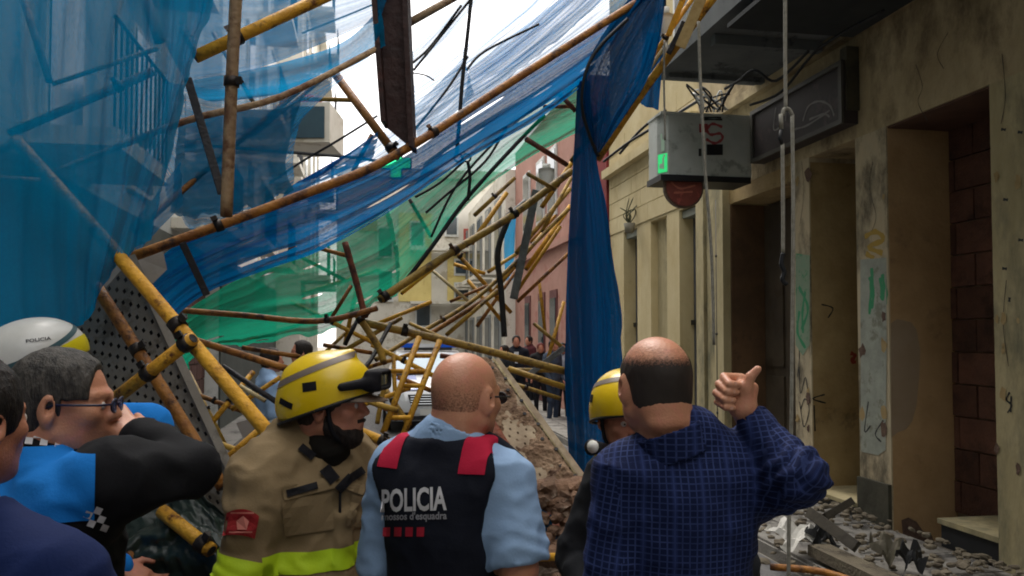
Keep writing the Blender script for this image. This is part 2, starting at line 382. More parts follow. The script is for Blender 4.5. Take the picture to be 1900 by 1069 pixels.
strokes([[(1530, 732), (1508, 740), (1532, 748)], [(1524, 565), (1545, 572), (1536, 590)], [(1510, 752), (1512, 800)]], 'black_spray', None, .014, plane='Y', Yc=yj)
strokes([[(1578, 655), (1586, 660), (1580, 670), (1588, 672)]], 'red_spray', '#8f3a2a', .04, plane='Y', Yc=yj)
strokes([[(1874, 728), (1868, 742), (1878, 752), (1870, 766)], [(1877, 735), (1876, 765)]], 'black_spray', None, .014)
strokes([[(1874, 552), (1873, 560)]], 'black_spray', None, .02)
for (x, y) in ((1862, 240), (1864, 498), (1893, 245), (1894, 445), (1866, 370)):
    strokes([[(x-4, y), (x+5, y+1)]], 'black_spray', None, .018, name='wall_anchor')
# fallen plaster patch showing red-brown masonry at the foot of the pier and jamb
M_bare = mat('bare_masonry', '#56423a', '#6f5a4c', 12, .95, bump=.6)
patch([(1672, 965), (1685, 960), (1700, 968), (1712, 985), (1728, 992), (1735, 1010), (1728, 1040), (1690, 1050), (1684, 1020), (1675, 995)], M_bare, Yc=y_e[1650]-.007)
patch([(1652, 600), (1664, 592), (1690, 598), (1700, 612), (1707, 650), (1705, 700), (1700, 752), (1692, 782), (1680, 797), (1664, 803), (1654, 812)], mat('grey_paint_patch', '#a08e78', '#97836a', 3, .85), Yc=y_e[1650]-.007, name='paint_patch')
# fascia sign on the facade
Xs = XR-.16
sg = thing('shop_fascia', 'long dark shop fascia with faded scrawled lettering above the dark doorway', 'sign', S(Xs, 8, 2.9))
yA, zA1 = RX(1393, 207, Xs); _, zA0 = RX(1393, 302, Xs); yB, zB1 = RX(1562, 112, Xs); _, zB0 = RX(1562, 232, Xs)
zt = (zA1+zB1)/2; zb = (zA0+zB0)/2
MB().sbox(Xs+.012, XR-.002, yB, yA, zb, zt).build('box', mat('fascia_panel', '#3a3232', '#2c2728', 3, .6, c3='#4a4040', s3=3), sg)
for a in ((yB, yA, zb, zb+.045), (yB, yA, zt-.045, zt), (yB, yB+.05, zb+.045, zt-.045), (yA-.05, yA, zb+.045, zt-.045)):
    MB().sbox(Xs-.012, Xs+.011, *a).build('frame', mat('fascia_frame', '#55544e', '#474640', 3, .5), sg)
strokes([[(1490, 225), (1500, 198), (1520, 188), (1540, 196), (1548, 215)], [(1502, 222), (1528, 212), (1540, 217)], [(1440, 200), (1436, 240), (1450, 235)], [(1460, 190), (1458, 225)], [(1475, 240), (1500, 232), (1540, 205)]], 'faded_white_paint', '#7e7c78', .02, X=Xs+.012, parent=sg, name='scrawl')
MB().sbox(XR-.13, XR-.004, y_e[1592]+.02, yB-.03, zb+.12, zt+.12).build('end_box', mat('fascia_end', '#4b4738', '#2f2d25', 4, .6), sg)
# projecting light box
yb0 = RX(1393, 260, XR-.12)[0]
lb = thing('light_box_sign', 'grey projecting shop light box with red curved logo over the doorway', 'sign', S(XR-.8, yb0, 2.9))
YL = yb0
xL, zT = RY(1240, 212, YL); xR_, _ = RY(1393, 212, YL); _, zB = RY(1300, 326, YL)
M_lb = mat('light_box_face', '#bcc2bd', '#a8aea8', 2, .5, c3='#8f958f', s3=3)
xl2, _ = RY(1216, 240, YL+.2)
c = [S(xL, YL, zB), S(xR_, YL, zB), S(xR_, YL+.42, zB), S(xl2, YL+.42, zB), S(xl2, YL+.15, zB)]
n5 = 5; V = c+[v+Vector((0, 0, zT-zB)) for v in c]
MB().add(V, [(4, 3, 2, 1, 0), (5, 6, 7, 8, 9)]+[(i, (i+1) % 5, (i+1) % 5+5, i+5) for i in range(5)]).build('box', M_lb, lb)
MB().sbox(xl2-.02, XR-.13, YL-.015, YL+.44, zB-.07, zB-.002).build('rim', M_blk, lb)
MB().sbox(xl2-.01, XR-.13, YL-.012, YL+.43, zT+.002, zT+.03).build('rim', M_lb, lb)
def cpatch(pts, Yc, m, name, parent):
    vs = [S(RY(x, y, Yc)[0], Yc-.004, RY(x, y, Yc)[1]) for x, y in pts]
    return MB().add(vs, [list(range(len(vs)))]).build(name, m, parent)
M_logr = mat('logo_red', '#a04043', '#8a383a', 5, .5)
cpatch([(1296, 276), (1301, 276), (1301, 290), (1296, 290)][::-1], YL, M_blk, 'lettering', lb)
cpatch([(1311, 268), (1341, 268), (1341, 288), (1311, 288)][::-1], YL, M_blk, 'lettering', lb)
cpatch([(1297, 230), (1313, 230), (1313, 246), (1297, 246)][::-1], YL, M_logr, 'logo', lb)
strokes([[(1340, 236), (1322, 230), (1312, 240), (1318, 250), (1336, 248), (1340, 258), (1326, 266), (1310, 258)]], 'logo_red2', '#9c4648', .03, plane='Y', Yc=YL, parent=lb, name='logo')
strokes([[(1300, 222), (1340, 222)], [(1302, 219), (1338, 218)]], 'black_spray', None, .02, plane='Y', Yc=YL, parent=lb, name='lettering')
# green emblem on the bevelled end
e0, e1 = S(xL, YL, 0), S(xl2, YL+.15, 0); hz = zT-zB
def lbp(u, v): return e0.lerp(e1, u)+Vector((0, 0, zB+v*hz))+Vector((-.004, -.004, 0))
M_grn = mat('lit_green', '#1c9c4c', '#23b45c', 9, .4, emit=((.05, .8, .25, 1), .35))
MB().add([lbp(.1, .05), lbp(.9, .05), lbp(.9, .36), lbp(.1, .36)], [(0, 1, 2, 3)]).build('green_emblem', M_grn, lb)
mb = MB()
for (u0, v0, u1, v1) in ((.35, .1, .5, .3), (.3, .4, .6, .6), (.5, .12, .75, .2), (.5, .6, .65, .7), (.25, .3, .4, .34)):
    mb.add([q+Vector((-.003, -.003, 0)) for q in (lbp(u0, v0), lbp(u1, v0), lbp(u1, v1), lbp(u0, v1))], [(0, 1, 2, 3)])
mb.build('emblem_figure', mat('pale_print', '#b9d8c0', None, rough=.5), lb)
# round red sign hanging under it
cR = Vector(); xx, zz = RY(1269, 348, YL+.06); cR = S(xx, YL+.06, zz)
rs = thing('round_sign', 'faded red round sign hanging below the grey light box', 'sign', cR)
def disc(c, r, yoff, t, n=28):
    V = []; F = []
    for k, yy in enumerate((yoff, yoff+t)):
        for j in range(n):
            a = 2*math.pi*j/n; V.append(c+SR*math.cos(a)*r+SF*yy+Vector((0, 0, math.sin(a)*r)))
    F = [[j for j in range(n)], [n+j for j in range(n)][::-1]]+[[j, n+j, n+(j+1) % n, (j+1) % n] for j in range(n)]
    return V, F
d_r = 40/FPX*(YL+.3)
V, F = disc(cR, d_r, 0, .05); MB().add(V, F).build('rim', mat('brown_metal_rim', '#6d5a4a', '#544438', 6, .5), rs)
V, F = disc(cR, d_r*.9, -.012, .011); MB().add(V, F).build('disc', mat('faded_red_disc', '#8c4a3e', '#733a32', 4, .6, c3='#a8584a', s3=5), rs)
strokes([[(1245, 338), (1262, 350), (1290, 344)], [(1250, 358), (1285, 356)]], 'disc_print', '#b06a55', .02, plane='Y', Yc=YL+.06-.012, parent=rs, name='lettering')
MB().tube([cR+Vector((0, 0, d_r)), cR+Vector((0, 0, d_r+.12))], .015, 6).build('bracket', M_blk, rs)

# ---- cream building next door
crm = thing('cream_building', 'tall cream rendered building with narrow grey shuttered doors beyond the shop', 'building', S(XR, 12, 0))
ztop = RX(1130, 312, XR)[1]; zt2 = RX(1340, 160, XR)[1]; ZC = max(ztop, zt2)
yf = y_e[1130]; yn = y_e[1298]+.001
XW = XR+.03
zd = [RX(1168, 425, XR)[1], RX(1218, 412, XR)[1], RX(1275, 385, XR)[1]]
zl = sum(zd)/3
MB().sbox(XW, XW+.5, yn, yf, zl+.02, 4.9).build('upper_wall', M_cream, crm)
MB().sbox(XR-.12, XW-.002, yn, yf+.05, 4.75, 4.9).build('cornice', M_cream, crm)
segs = [(1130, 1155), (1180, 1205), (1235, 1258)]
for a, b in segs: MB().sbox(XW, XW+.5, y_e[b], y_e[a], 0, zl+.02).build('pier', M_cream, crm)
for a, b, nm in ((1155, 1180, 'door'), (1258, 1298, 'door')):
    f = MB().sbox(XW+.22, XW+.28, y_e[b], y_e[a], .1, zl+.02).build('door', M_shut, crm)
    MB().sbox(XW+.17, XW+.215, y_e[b]+.01, y_e[a]-.01, 1.95, 2.02).build('rail', M_blk, f)
    MB().sbox(XW+.05, XW+.215, y_e[b]+.005, y_e[a]-.005, zl-.1, zl).build('shutter_box', mat('pale_shutter_box', '#8f9488', '#7b8075', 3, .6), f)
MB().sbox(XW+.12, XW+.3, y_e[1235], y_e[1205], .1, zl+.02).build('door', M_creamd, crm)
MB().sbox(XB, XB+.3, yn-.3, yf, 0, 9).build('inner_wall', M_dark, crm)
# upper floors set back, with facing blocks
MB().sbox(XW+.004, XW+.5, yn, yf, 4.9, 10.5).build('upper_floor_wall', M_cream, crm)
for r_ in range(6):
    y = yn+(.0 if r_ % 2 else -.35)
    while y < yf:
        y0 = max(y, yn)+.006; y1 = min(y+.8, yf)-.006
        if y1-y0 > .1: MB().sbox(XW-.014-random.uniform(0, .003), XW-.0005, y0, y1, zl+.06+r_*.29, zl+.06+(r_+1)*.29-.014).build('facing_block', M_cream, crm)
        y += .8
for k, yy in enumerate((10.2, 11.6)):
    w_ = MB().sbox(XW-.05, XW+.003, yy, yy+.9, 6.0, 8.0).build('window', M_white, crm)
    MB().sbox(XW-.06, XW-.051, yy+.08, yy+.82, 6.1, 7.9).build('pane', M_glass, w_)
# fluted pilaster strips between cream building and shop
for px0, px1, o_ in ((1300, 1314, .06), (1317, 1330, .03), (1338, 1355, .09)):
    MB().sbox(XR-o_, XR+.4, YP(px1, XR), YP(px0, XR), .1, RX(1320, 345, XR)[1]).build('pilaster', M_creamd, shop)
MB().sbox(XR+.02, XR+.5, YP(1356, XR), YP(1299, XR), .0, zl1-.003).build('pier', M_creamd, shop)
# wall plants in a window box over the first door
# red strip building and pink building
redb = thing('red_building', 'narrow dark red facade behind the hanging blue net drape', 'building', S(XR, 14, 0))
MB().sbox(XR-.02, XR+3, yf+.06, yf+1.9, 0, 6.2).build('wall', mat('red_render', '#8c3534', '#742b2c', 2, .9, bump=.2), redb)
MB().sbox(XR-.12, XR-.02, yf+.06, yf+1.9, 6.1, 6.3).build('cornice', mat('red_trim', '#a0524b', None, rough=.8), redb)
y0p = yf+1.95; y1p = YP(962)+.5
pink = thing('pink_building', 'salmon pink street front with narrow doorway behind the onlookers', 'building', S(XR, (y0p+y1p)/2, 0))
M_pink = mat('pink_render', '#b98c7e', '#aa7e70', 1.2, .9, bump=.2, c3='#a56c60', s3=1.5)
MB().sbox(XR, XR+4, y0p, y1p, 0, 7.4).build('wall', M_pink, pink)
MB().sbox(XR-.1, XR-.002, y0p, y1p, 3.9, 4.05).build('cornice', M_pink, pink)
for px in (1035, 1012, 985):
    yy = YP(px)
    if yy < y1p-.6:
        d_ = MB().sbox(XR-.03, XR-.003, yy, yy+.75, .1, 2.9).build('door', mat('maroon_door', '#6d3e3c', '#59302f', 3, .7), pink)
        MB().sbox(XR-.05, XR-.031, yy+.1, yy+.65, 1.4, 2.7).build('pane', M_glass, d_)
        w_ = MB().sbox(XR-.05, XR-.003, yy, yy+.9, 4.7, 6.4).build('window', M_white, pink)
        MB().sbox(XR-.06, XR-.051, yy+.08, yy+.82, 4.8, 6.3).build('pane', M_glass, w_)
wht = thing('white_building', 'white street front past the pink house, seen between the yellow tubes', 'building', S(XR, y1p+4, 0))
M_whb = mat('white_render', '#dcd8cc', '#cbc6b8', 1.4, .9, bump=.15, c3='#b5ad9b', s3=2)
y2p = 33.0
MB().sbox(XR-.3, XR+4, y1p+.02, y2p, 0, 6.9).build('wall', M_whb, wht)
for k in range(5):
    yy = y1p+.8+k*2.1
    for z0 in (.2, 3.9):
        w_ = MB().sbox(XR-.36, XR-.303, yy, yy+1.1, z0, z0+2.3).build('window', mat('grey_frame', '#8c8f8e', None, rough=.6), wht)
        MB().sbox(XR-.375, XR-.361, yy+.1, yy+1.0, z0+.1, z0+2.2).build('pane', M_glass, w_)
    MB().sbox(XR-.9, XR-.301, yy-.1, yy+1.2, 3.7, 3.84).build('balcony', M_whb, wht)
# end of the street: building across
YE = 33.5
endb = thing('end_building', 'sunlit yellow and white building closing the far end of the street', 'building', S(2, YE, 0))
M_yel = mat('yellow_render', '#e2d08a', '#d3bf78', 1.5, .9, c3='#c8b06c', s3=2)
MB().sbox(-1.2, 6, YE, YE+8, 0, 8.6).build('wall', M_whb, endb)
MB().sbox(-1.3, 6, YE-.25, YE-.002, 8.4, 8.75).build('cornice', M_whb, endb)
def eb(px0, py0, px1, py1, off, th, name, m, parent=endb, Y=YE):
    x0, z1 = RY(px0, py0, Y); x1, z0 = RY(px1, py1, Y)
    return MB().sbox(x0, x1, Y-off-th, Y-off, max(z0, 0), z1).build(name, m, parent)
eb(830, 470, 890, 560, .004, .06, 'yellow_panel', M_yel)
eb(740, 395, 800, 560, .004, .05, 'yellow_panel', M_yel)
for (a, b, c_, d_) in ((770, 560, 800, 608), (842, 480, 872, 512), (842, 524, 872, 556), (760, 410, 788, 460), (880, 400, 915, 470), (825, 400, 850, 440), (880, 480, 912, 545), (700, 420, 730, 480), (700, 500, 730, 560)):
    w_ = eb(a, b, c_, d_, .07, .05, 'window', M_white)
    eb(a+3, b+4, c_-3, d_-4, .125, .02, 'pane', M_glass, w_)
for (a, b, c_, d_) in ((760, 462, 925, 470), (760, 560, 925, 566)):
    eb(a, b, c_, d_, .13, .6, 'balcony', M_whb)
eb(668, 398, 700, 430, .004, .08, 'red_awning', mat('red_cloth', '#b35a50', None, rough=.8))
eb(860, 425, 878, 470, .004, .12, 'banner', mat('red_cloth', None, None))
# left side of the street
M_lw = mat('left_render', '#b5b9b6', '#a2a7a5', 1.0, .9, bump=.2, c3='#8b8f8d', s3=1.4)
M_lw2 = mat('left_render_grey', '#9aa0a0', '#8a9090', 1.0, .9, bump=.2, c3='#757b7c', s3=1.4)
XL = -2.95
def left_house(name_label, y0, y1, h, m, wins, X=XL, balc=True):
    t = thing('apartment_building', name_label, 'building', S(X, (y0+y1)/2, 0), 'buildings along the far pavement side')
    MB().sbox(X-6, X, y0, y1, 0, h).build('wall', m, t)
    MB().sbox(X+.002, X+.3, y0, y1, h-.3, h).build('cornice', M_whb, t)
    nb = max(1, int((y1-y0)/2.2))
    for k in range(nb):
        yy = y0+(y1-y0)*(k+.5)/nb
        for fl in range(wins):
            z0 = 3.6+fl*3.0
            w_ = MB().sbox(X+.002, X+.06, yy-.5, yy+.5, z0, z0+2.1).build('window', M_whb, t)
            MB().sbox(X+.061, X+.075, yy-.42, yy+.42, z0+.08, z0+2.02).build('pane', M_glass, w_)
            if balc and (k+fl) % 2 == 0:
                b_ = MB().sbox(X+.002, X+.8, yy-.95, yy+.95, z0-.18, z0-.02).build('balcony', M_whb, t)
                mb = MB()
                for q in range(12):
                    y_ = yy-.9+q*1.8/11; mb.tube([S(X+.76, y_, z0-.02), S(X+.76, y_, z0+.95)], .012, 5)
                mb.tube([S(X+.76, yy-.92, z0+.95), S(X+.76, yy+.92, z0+.95)], .02, 5)
                mb.build('railing', M_blk, b_)
    return t
left_house('near grey apartment block dimly seen through the densest blue net', -3, 6.8, 13, M_lw2, 3)
h2 = left_house('pale apartment block with white balconies seen through blue net', 6.85, 15, 12.5, M_lw, 3, X=-2.9)
h3 = left_house('second white balconied block farther along behind the blue nets', 15.05, 24, 12, mat('left_white', '#d3d6d4', '#c3c7c6', 1.0, .9, c3='#abb0ae', s3=1.3), 3, X=-2.6)
h4 = left_house('tall white block at the street end under the thin net', 24.05, 33.0, 13.5, M_whb, 4, X=-1.9)
# mid-left tall facade with the flowered box window
bx = thing('balcony_box', 'dark blue-grey balcony box in white frame with red flowers on top', 'balcony', P(570, 230, 14))
a0 = P(540, 256, 14); a1 = P(602, 198, 14)
def wbox(mb, x0, x1, y0, y1, z0, z1): return mb.hexa([(x0,y0,z0),(x1,y0,z0),(x1,y1,z0),(x0,y1,z0),(x0,y0,z1),(x1,y0,z1),(x1,y1,z1),(x0,y1,z1)])
wbox(MB(), a0.x-.09, a1.x+.09, 14.02, 15.2, a0.z-.07, a1.z+.09).build('frame', M_whb, bx)
wbox(MB(), a0.x, a1.x, 13.98, 14.018, a0.z, a1.z).build('panel', mat('slate_panel', '#33505c', '#2c4552', 2, .6), bx)
wbox(MB(), -6.5, a0.x-.051, 14.4, 15.1, a0.z-.04, a0.z+.04).build('arm_slab', M_whb, bx)
mb = MB()
for k in range(26):
    V, F = rough_rock((random.uniform(a0.x+.1, a1.x-.1), 14.1+random.uniform(0, .1), a1.z+.1+random.uniform(0, .12)), .045, k); mb.add(V, F)
tag(mb.build('flowers', mat('red_flowers', '#c0405a', '#a02848', 20, .7), bx), kind='stuff')
# garage front low on the left behind the net: brick panel and ventilated shutter
M_gb = mat('brown_brick', '#5a3d36', '#4a332e', 6, .9, bump=.4, obj_rand=.2)
gw = MB().sbox(-2.899, -2.86, 6.9, 15.0, .1, 3.3).build('garage_wall', mat('garage_render', '#4a4f4a', '#3d423e', 2, .9), h2)
ya_, zz0 = RX(335, 800, -2.85); yb_, zz1 = RX(395, 678, -2.85)
MB().sbox(-2.598, -2.56, 15.06, 24, .1, 3.1).build('ground_floor_panel', MATS['garage_render'], h3)
yc_ = RX(398, 700, -2.85)[0]; yd_ = RX(440, 700, -2.85)[0]
nr = 10; bh = (3.0-.2)/nr
for r_ in range(nr):
    for c_ in range(6):
        w = (yb_-ya_)/6; a = ya_+c_*w+(w/2 if r_ % 2 else 0)
        MB().sbox(-2.858, -2.83, a, a+w-.03, .2+r_*bh, .2+(r_+1)*bh-.02).build('brick', M_gb, gw)
for r_ in range(16):
    for c_ in range(3):
        w = (yd_-yc_)/3; a = yc_+c_*w+(w*.3 if r_ % 2 else 0)
        MB().sbox(-2.858, -2.82, a, a+w*.7, .3+r_*.17, .3+r_*.17+.09).build('vent_slat', mat('vent_grey', '#8d9c98', None, rough=.5), gw)

rk = random.Random(21)
for k in range(26):
    px0 = rk.choice([1600, 1640, 1480, 1500, 1850, 1862, 1890]); py0 = rk.uniform(300, 990); r0 = rk.uniform(4, 11)
    ps = [(px0+r0*.7*math.cos(a)*rk.uniform(.5, 1.2), py0+r0*1.6*math.sin(a)*rk.uniform(.5, 1.2)) for a in np.linspace(0, 2*math.pi, 10)[:-1]]
    patch(ps, M_bare if k % 3 == 0 else M_jamb2, X=XR-.002, name='plaster_chip')

for ln in ([(1700, 120), (1712, 160), (1704, 190), (1722, 225)], [(1620, 300), (1614, 350), (1626, 400), (1618, 430)], [(1760, 60), (1740, 100), (1752, 128)], [(1868, 520), (1862, 600), (1872, 680)], [(1488, 300), (1492, 360), (1484, 420)], [(1860, 100), (1866, 180), (1858, 230)]):
    strokes([ln], 'crack_dark', '#3b3226', .006, X=XR-.001, name='crack')
# ------------------------------------------------------------------ debris netting
N_dense = net_mat('net_blue_dense', '#0579a8', .86, .08, trans=.6, dust='#2f6478')
N_band = net_mat('net_blue_band', '#037cbc', .94, .06, holes=.30, trans=.7, dust='#1d6c94')
N_thin = net_mat('net_blue_thin', '#1484bd', .70, .10, trans=.6, dust='#9fc3d6')
N_edge = net_mat('net_blue_fold', '#0f97cf', .86, .08, trans=.7)
N_pale = net_mat('net_blue_pale', '#2494d4', .62, .34, trans=.6, dust='#8fc4e4')
N_green = net_mat('net_green', '#17a582', .86, .08, holes=.22, trans=.6)
N_greenp = net_mat('net_green_pale', '#1fab8a', .82, .12, trans=.6)
N_drape = net_mat('net_blue_drape', '#044a7c', .98, .03, trans=.5, dust='#164f72')
def crow(pts, n):
    pp = smooth_pts([P(*p) for p in pts], 12); k = len(pp)
    cum = [0]
    for i in range(1, k): cum.append(cum[-1]+(pp[i]-pp[i-1]).length)
    out = []; j = 0
    for i in range(n):
        s = cum[-1]*i/(n-1)
        while j < k-2 and cum[j+1] < s: j += 1
        t = (s-cum[j])/max(1e-9, cum[j+1]-cum[j]); out.append(pp[j].lerp(pp[j+1], min(1, t)))
    return out
def net(name, label, rows, m, nu=70, nv=60, fold=.05, freq=7, warp=1.5, seed=1, rag=.0, group='sheets of blue and green debris netting'):
    """rows: polylines that run along the folds; the cloth is stretched from the first row to the last and gathered into folds"""
    rr = [crow(r, nu) for r in rows]
    G = np.zeros((nv, nu, 3)); UV = np.zeros((nv, nu, 2))
    for u in range(nu):
        col = [rr[k][u] for k in range(len(rr))]
        cc = smooth_pts(col, 12) if len(col) > 2 else [col[0].lerp(col[1], i/12) for i in range(13)]
        for v in range(nv):
            t = v/(nv-1)*(len(cc)-1); i = min(int(t), len(cc)-2); G[v, u] = cc[i].lerp(cc[i+1], t-i)
    uu, vv = np.meshgrid(np.linspace(0, 1, nu), np.linspace(0, 1, nv))
    q = np.stack([uu.ravel()*warp, vv.ravel()*2+seed, np.full(uu.size, seed*3.7)], 1)
    w = vnoise(q, 2.0, 3).reshape(nv, nu)
    ph = vv*freq*2*np.pi + w*4.5
    env = .55+.45*vnoise(q+9, 1.7, 2).reshape(nv, nu)
    f = (np.sin(ph)*.6+np.sin(ph*2.3+1.3)*.25+np.sin(ph*.45+seed)*.5)*fold*env
    # push the folds along the mean normal of the sheet
    du = np.gradient(G, axis=1); dv = np.gradient(G, axis=0); nrm = np.cross(du, dv); nrm /= np.linalg.norm(nrm, axis=2, keepdims=True)+1e-9
    mn = nrm.mean((0, 1)); mn /= np.linalg.norm(mn)
    G = G+mn*f[..., None]
    if rag:
        q2 = np.stack([np.linspace(0, 9, nu), np.full(nu, seed), np.full(nu, .3)], 1); e = vnoise(q2, 1.3, 3)*rag
        dvn = dv/(np.linalg.norm(dv, axis=2, keepdims=True)+1e-9)
        G += dvn*(e[None, :]*(np.clip((vv-.7)/.3, 0, 1)**2))[..., None]
    UV[..., 0] = uu; UV[..., 1] = vv
    V = G.reshape(-1, 3); idx = np.arange(nu*nv).reshape(nv, nu)
    F = np.stack([idx[:-1, :-1].ravel(), idx[:-1, 1:].ravel(), idx[1:, 1:].ravel(), idx[1:, :-1].ravel()], 1)
    o = mesh_obj(name, V, F, m, None, True, uvs=UV.reshape(-1, 2))
    return tag(o, label, 'netting', group)
# left dense sheet: folds fall downwards
net('debris_net', 'large dense blue debris net hanging over the near end of the wreck behind the officers', [
    [(-260, -60, 3.0), (-260, 300, 2.95), (-260, 640, 2.9)],
    [(-60, -60, 2.9), (-60, 280, 2.85), (-60, 640, 2.8)],
    [(110, -60, 2.85), (105, 280, 2.8), (110, 612, 2.75)],
    [(250, -60, 2.8), (225, 240, 2.75), (165, 590, 2.75)],
    [(340, -60, 2.8), (300, 200, 2.8), (210, 500, 2.8)],
    [(410, -60, 2.85), (345, 160, 2.85), (285, 440, 2.85)]], N_dense, 60, 90, .035, 9, 1.3, 3, rag=.03)
net('debris_net', 'sheer blue debris net stretched behind the tan vertical tube, white balconies showing through', [
    [(300, -60, 3.5), (520, -60, 3.6), (730, -60, 3.7)],
    [(300, 60, 3.5), (510, 50, 3.6), (720, -10, 3.7)],
    [(345, 150, 3.5), (500, 120, 3.6), (705, 35, 3.7)]], N_thin, 60, 30, .015, 2, 1.2, 5)
net('debris_net', 'bright blue gathered hem of the sheer net curving up to the brown beam', [
    [(345, 150, 3.49), (500, 122, 3.59), (630, 82, 3.65), (706, 15, 3.69)],
    [(350, 172, 3.46), (500, 150, 3.56), (640, 110, 3.63), (712, 45, 3.68)],
    [(395, 190, 3.49), (500, 178, 3.58), (640, 128, 3.66), (715, 85, 3.7)]], N_edge, 60, 14, .02, 1.5, 1.2, 6)
net('debris_net', 'dusky blue-teal flap of netting hanging below the sheer net beside the black bar', [
    [(330, 235, 3.7), (420, 205, 3.75), (520, 200, 3.8), (560, 180, 3.8)],
    [(325, 300, 3.7), (420, 290, 3.75), (500, 300, 3.8), (530, 300, 3.8)],
    [(315, 400, 3.7), (400, 400, 3.75), (480, 385, 3.8), (545, 352, 3.8)]], net_mat('net_teal', '#10698f', .84, .10, trans=.5), 50, 40, .03, 3, 1.5, 8, rag=.05)
net('debris_net', 'small grey-blue piece of netting between the golden diagonal tube and the teal flap', [
    [(240, 420, 3.4), (290, 360, 3.5), (335, 300, 3.6)],
    [(255, 470, 3.4), (300, 420, 3.5), (340, 380, 3.6)]], N_thin, 24, 16, .02, 2, 1.5, 9)
net('debris_net', 'second sheer blue net between the black bar and the balcony box', [
    [(300, 150, 3.9), (420, 170, 3.9), (560, 150, 3.9), (690, 100, 3.95)],
    [(300, 240, 3.9), (400, 300, 3.9), (480, 310, 3.9), (560, 225, 3.95)],
    [(300, 330, 3.9), (350, 420, 3.9), (460, 390, 3.9), (545, 350, 3.95)]], net_mat('net_blue_sheer', '#1580b5', .62, .2, trans=.55), 60, 40, .04, 4, 1.6, 31, rag=.05)  # thin mid-blue net, its density varied at random
net('debris_net', 'crumpled blue netting gathered just above the main brown tube near its middle', [
    [(520, 372, 3.95), (600, 335, 3.95), (690, 295, 4.0)],
    [(540, 345, 3.95), (620, 300, 3.95), (700, 262, 4.0)],
    [(590, 330, 3.95), (650, 285, 3.95), (700, 245, 4.0)]], N_band, 40, 20, .03, 2, 1.6, 32)
# main band
net('debris_net', 'long saturated blue debris net slung under the main brown tube, torn in places', [
    [(232, 590, 3.5), (300, 475, 3.5), (430, 408, 3.6), (600, 345, 3.7), (720, 295, 3.8), (850, 215, 4.1), (1000, 120, 4.4), (1190, 5, 4.8)],
    [(240, 620, 3.4), (320, 520, 3.4), (450, 450, 3.5), (600, 395, 3.6), (730, 335, 3.7), (860, 255, 4.0), (1000, 165, 4.3), (1130, 80, 4.6)],
    [(262, 648, 3.5), (370, 552, 3.5), (480, 505, 3.6), (600, 462, 3.7), (735, 385, 3.8), (860, 300, 4.1), (1000, 220, 4.4), (1080, 160, 4.6)]], N_band, 120, 60, .045, 5, 2.5, 11)
net('debris_net', 'streaky pale blue net floating above the main brown tube against the sky', [
    [(870, 128, 4.7), (960, 60, 4.9), (1080, -30, 5.1)],
    [(865, 165, 4.7), (970, 100, 4.9), (1110, -10, 5.0)],
    [(850, 222, 4.6), (980, 140, 4.8), (1180, 0, 4.9)]], N_pale, 60, 50, .03, 5, 1.5, 12)
net('debris_net', 'twisted narrow blue net strip behind the brown beam, sky below it', [
    [(540, 360, 4.2), (660, 285, 4.3), (770, 195, 4.4), (860, 105, 4.6)],
    [(560, 372, 4.2), (680, 300, 4.3), (785, 225, 4.4), (870, 140, 4.6)],
    [(640, 352, 4.2), (720, 302, 4.3), (800, 250, 4.4), (880, 175, 4.6)]], N_pale, 60, 24, .03, 3, 1.5, 13)
net('debris_net', 'deep blue fold of net sagging from the green sheet towards the top of the drape', [
    [(790, 300, 4.4), (880, 235, 4.5), (1000, 165, 4.6), (1100, 95, 4.7)],
    [(770, 345, 4.4), (880, 270, 4.5), (1000, 200, 4.6), (1080, 150, 4.7)]], N_edge, 60, 20, .04, 2, 1.5, 14)
net('debris_net', 'thin blue ribbon of net against the white sky beside the black rope', [
    [(762, 100, 5.0), (820, 40, 5.1), (880, -20, 5.2)],
    [(770, 128, 5.0), (830, 70, 5.1), (905, -20, 5.2)]], N_pale, 30, 10, .02, 1, 1.5, 15)
net('debris_net', 'faint torn blue net veil drifting across the white sky under the pale streaks', [
    [(768, 160, 4.9), (860, 90, 5.0), (950, 20, 5.1), (1010, -40, 5.2)],
    [(770, 205, 4.9), (870, 140, 5.0), (980, 55, 5.1), (1070, -30, 5.2)],
    [(775, 262, 4.8), (870, 200, 4.9), (980, 120, 5.0), (1120, 0, 5.1)]], net_mat('net_blue_veil', '#2a93d0', .55, .42, trans=.6, dust='#8fc4e4'), 60, 50, .03, 5, 1.8, 35, rag=.05)
# green net
net('debris_net', 'broad green debris net sagging below the blue one over the garage front', [
    [(300, 620, 4.4), (370, 560, 4.4), (480, 500, 4.5), (600, 455, 4.6), (720, 385, 4.8)],
    [(300, 660, 4.3), (380, 600, 4.3), (490, 560, 4.4), (610, 530, 4.5), (740, 470, 4.7)],
    [(305, 700, 4.4), (370, 655, 4.4), (480, 635, 4.5), (610, 610, 4.6), (738, 545, 4.8)]], N_green, 90, 50, .05, 4, 1.8, 16, rag=.06)
net('debris_net', 'bright green upper net rising to the drape along the black seam rope', [
    [(715, 400, 4.9), (830, 315, 5.0), (950, 225, 5.1), (1075, 150, 5.2)],
    [(730, 460, 4.8), (850, 345, 4.9), (960, 250, 5.0), (1080, 190, 5.1)],
    [(738, 545, 4.9), (865, 382, 5.0), (970, 300, 5.1), (1072, 245, 5.2)]], N_greenp, 90, 40, .04, 4, 1.8, 17)
net('debris_net', 'ragged green net corner trailing down over the brick garage panel', [
    [(300, 690, 4.5), (316, 720, 4.5), (322, 790, 4.5)],
    [(345, 660, 4.5), (352, 690, 4.5), (345, 770, 4.5)]], N_green, 20, 12, .03, 2, 1.2, 18)
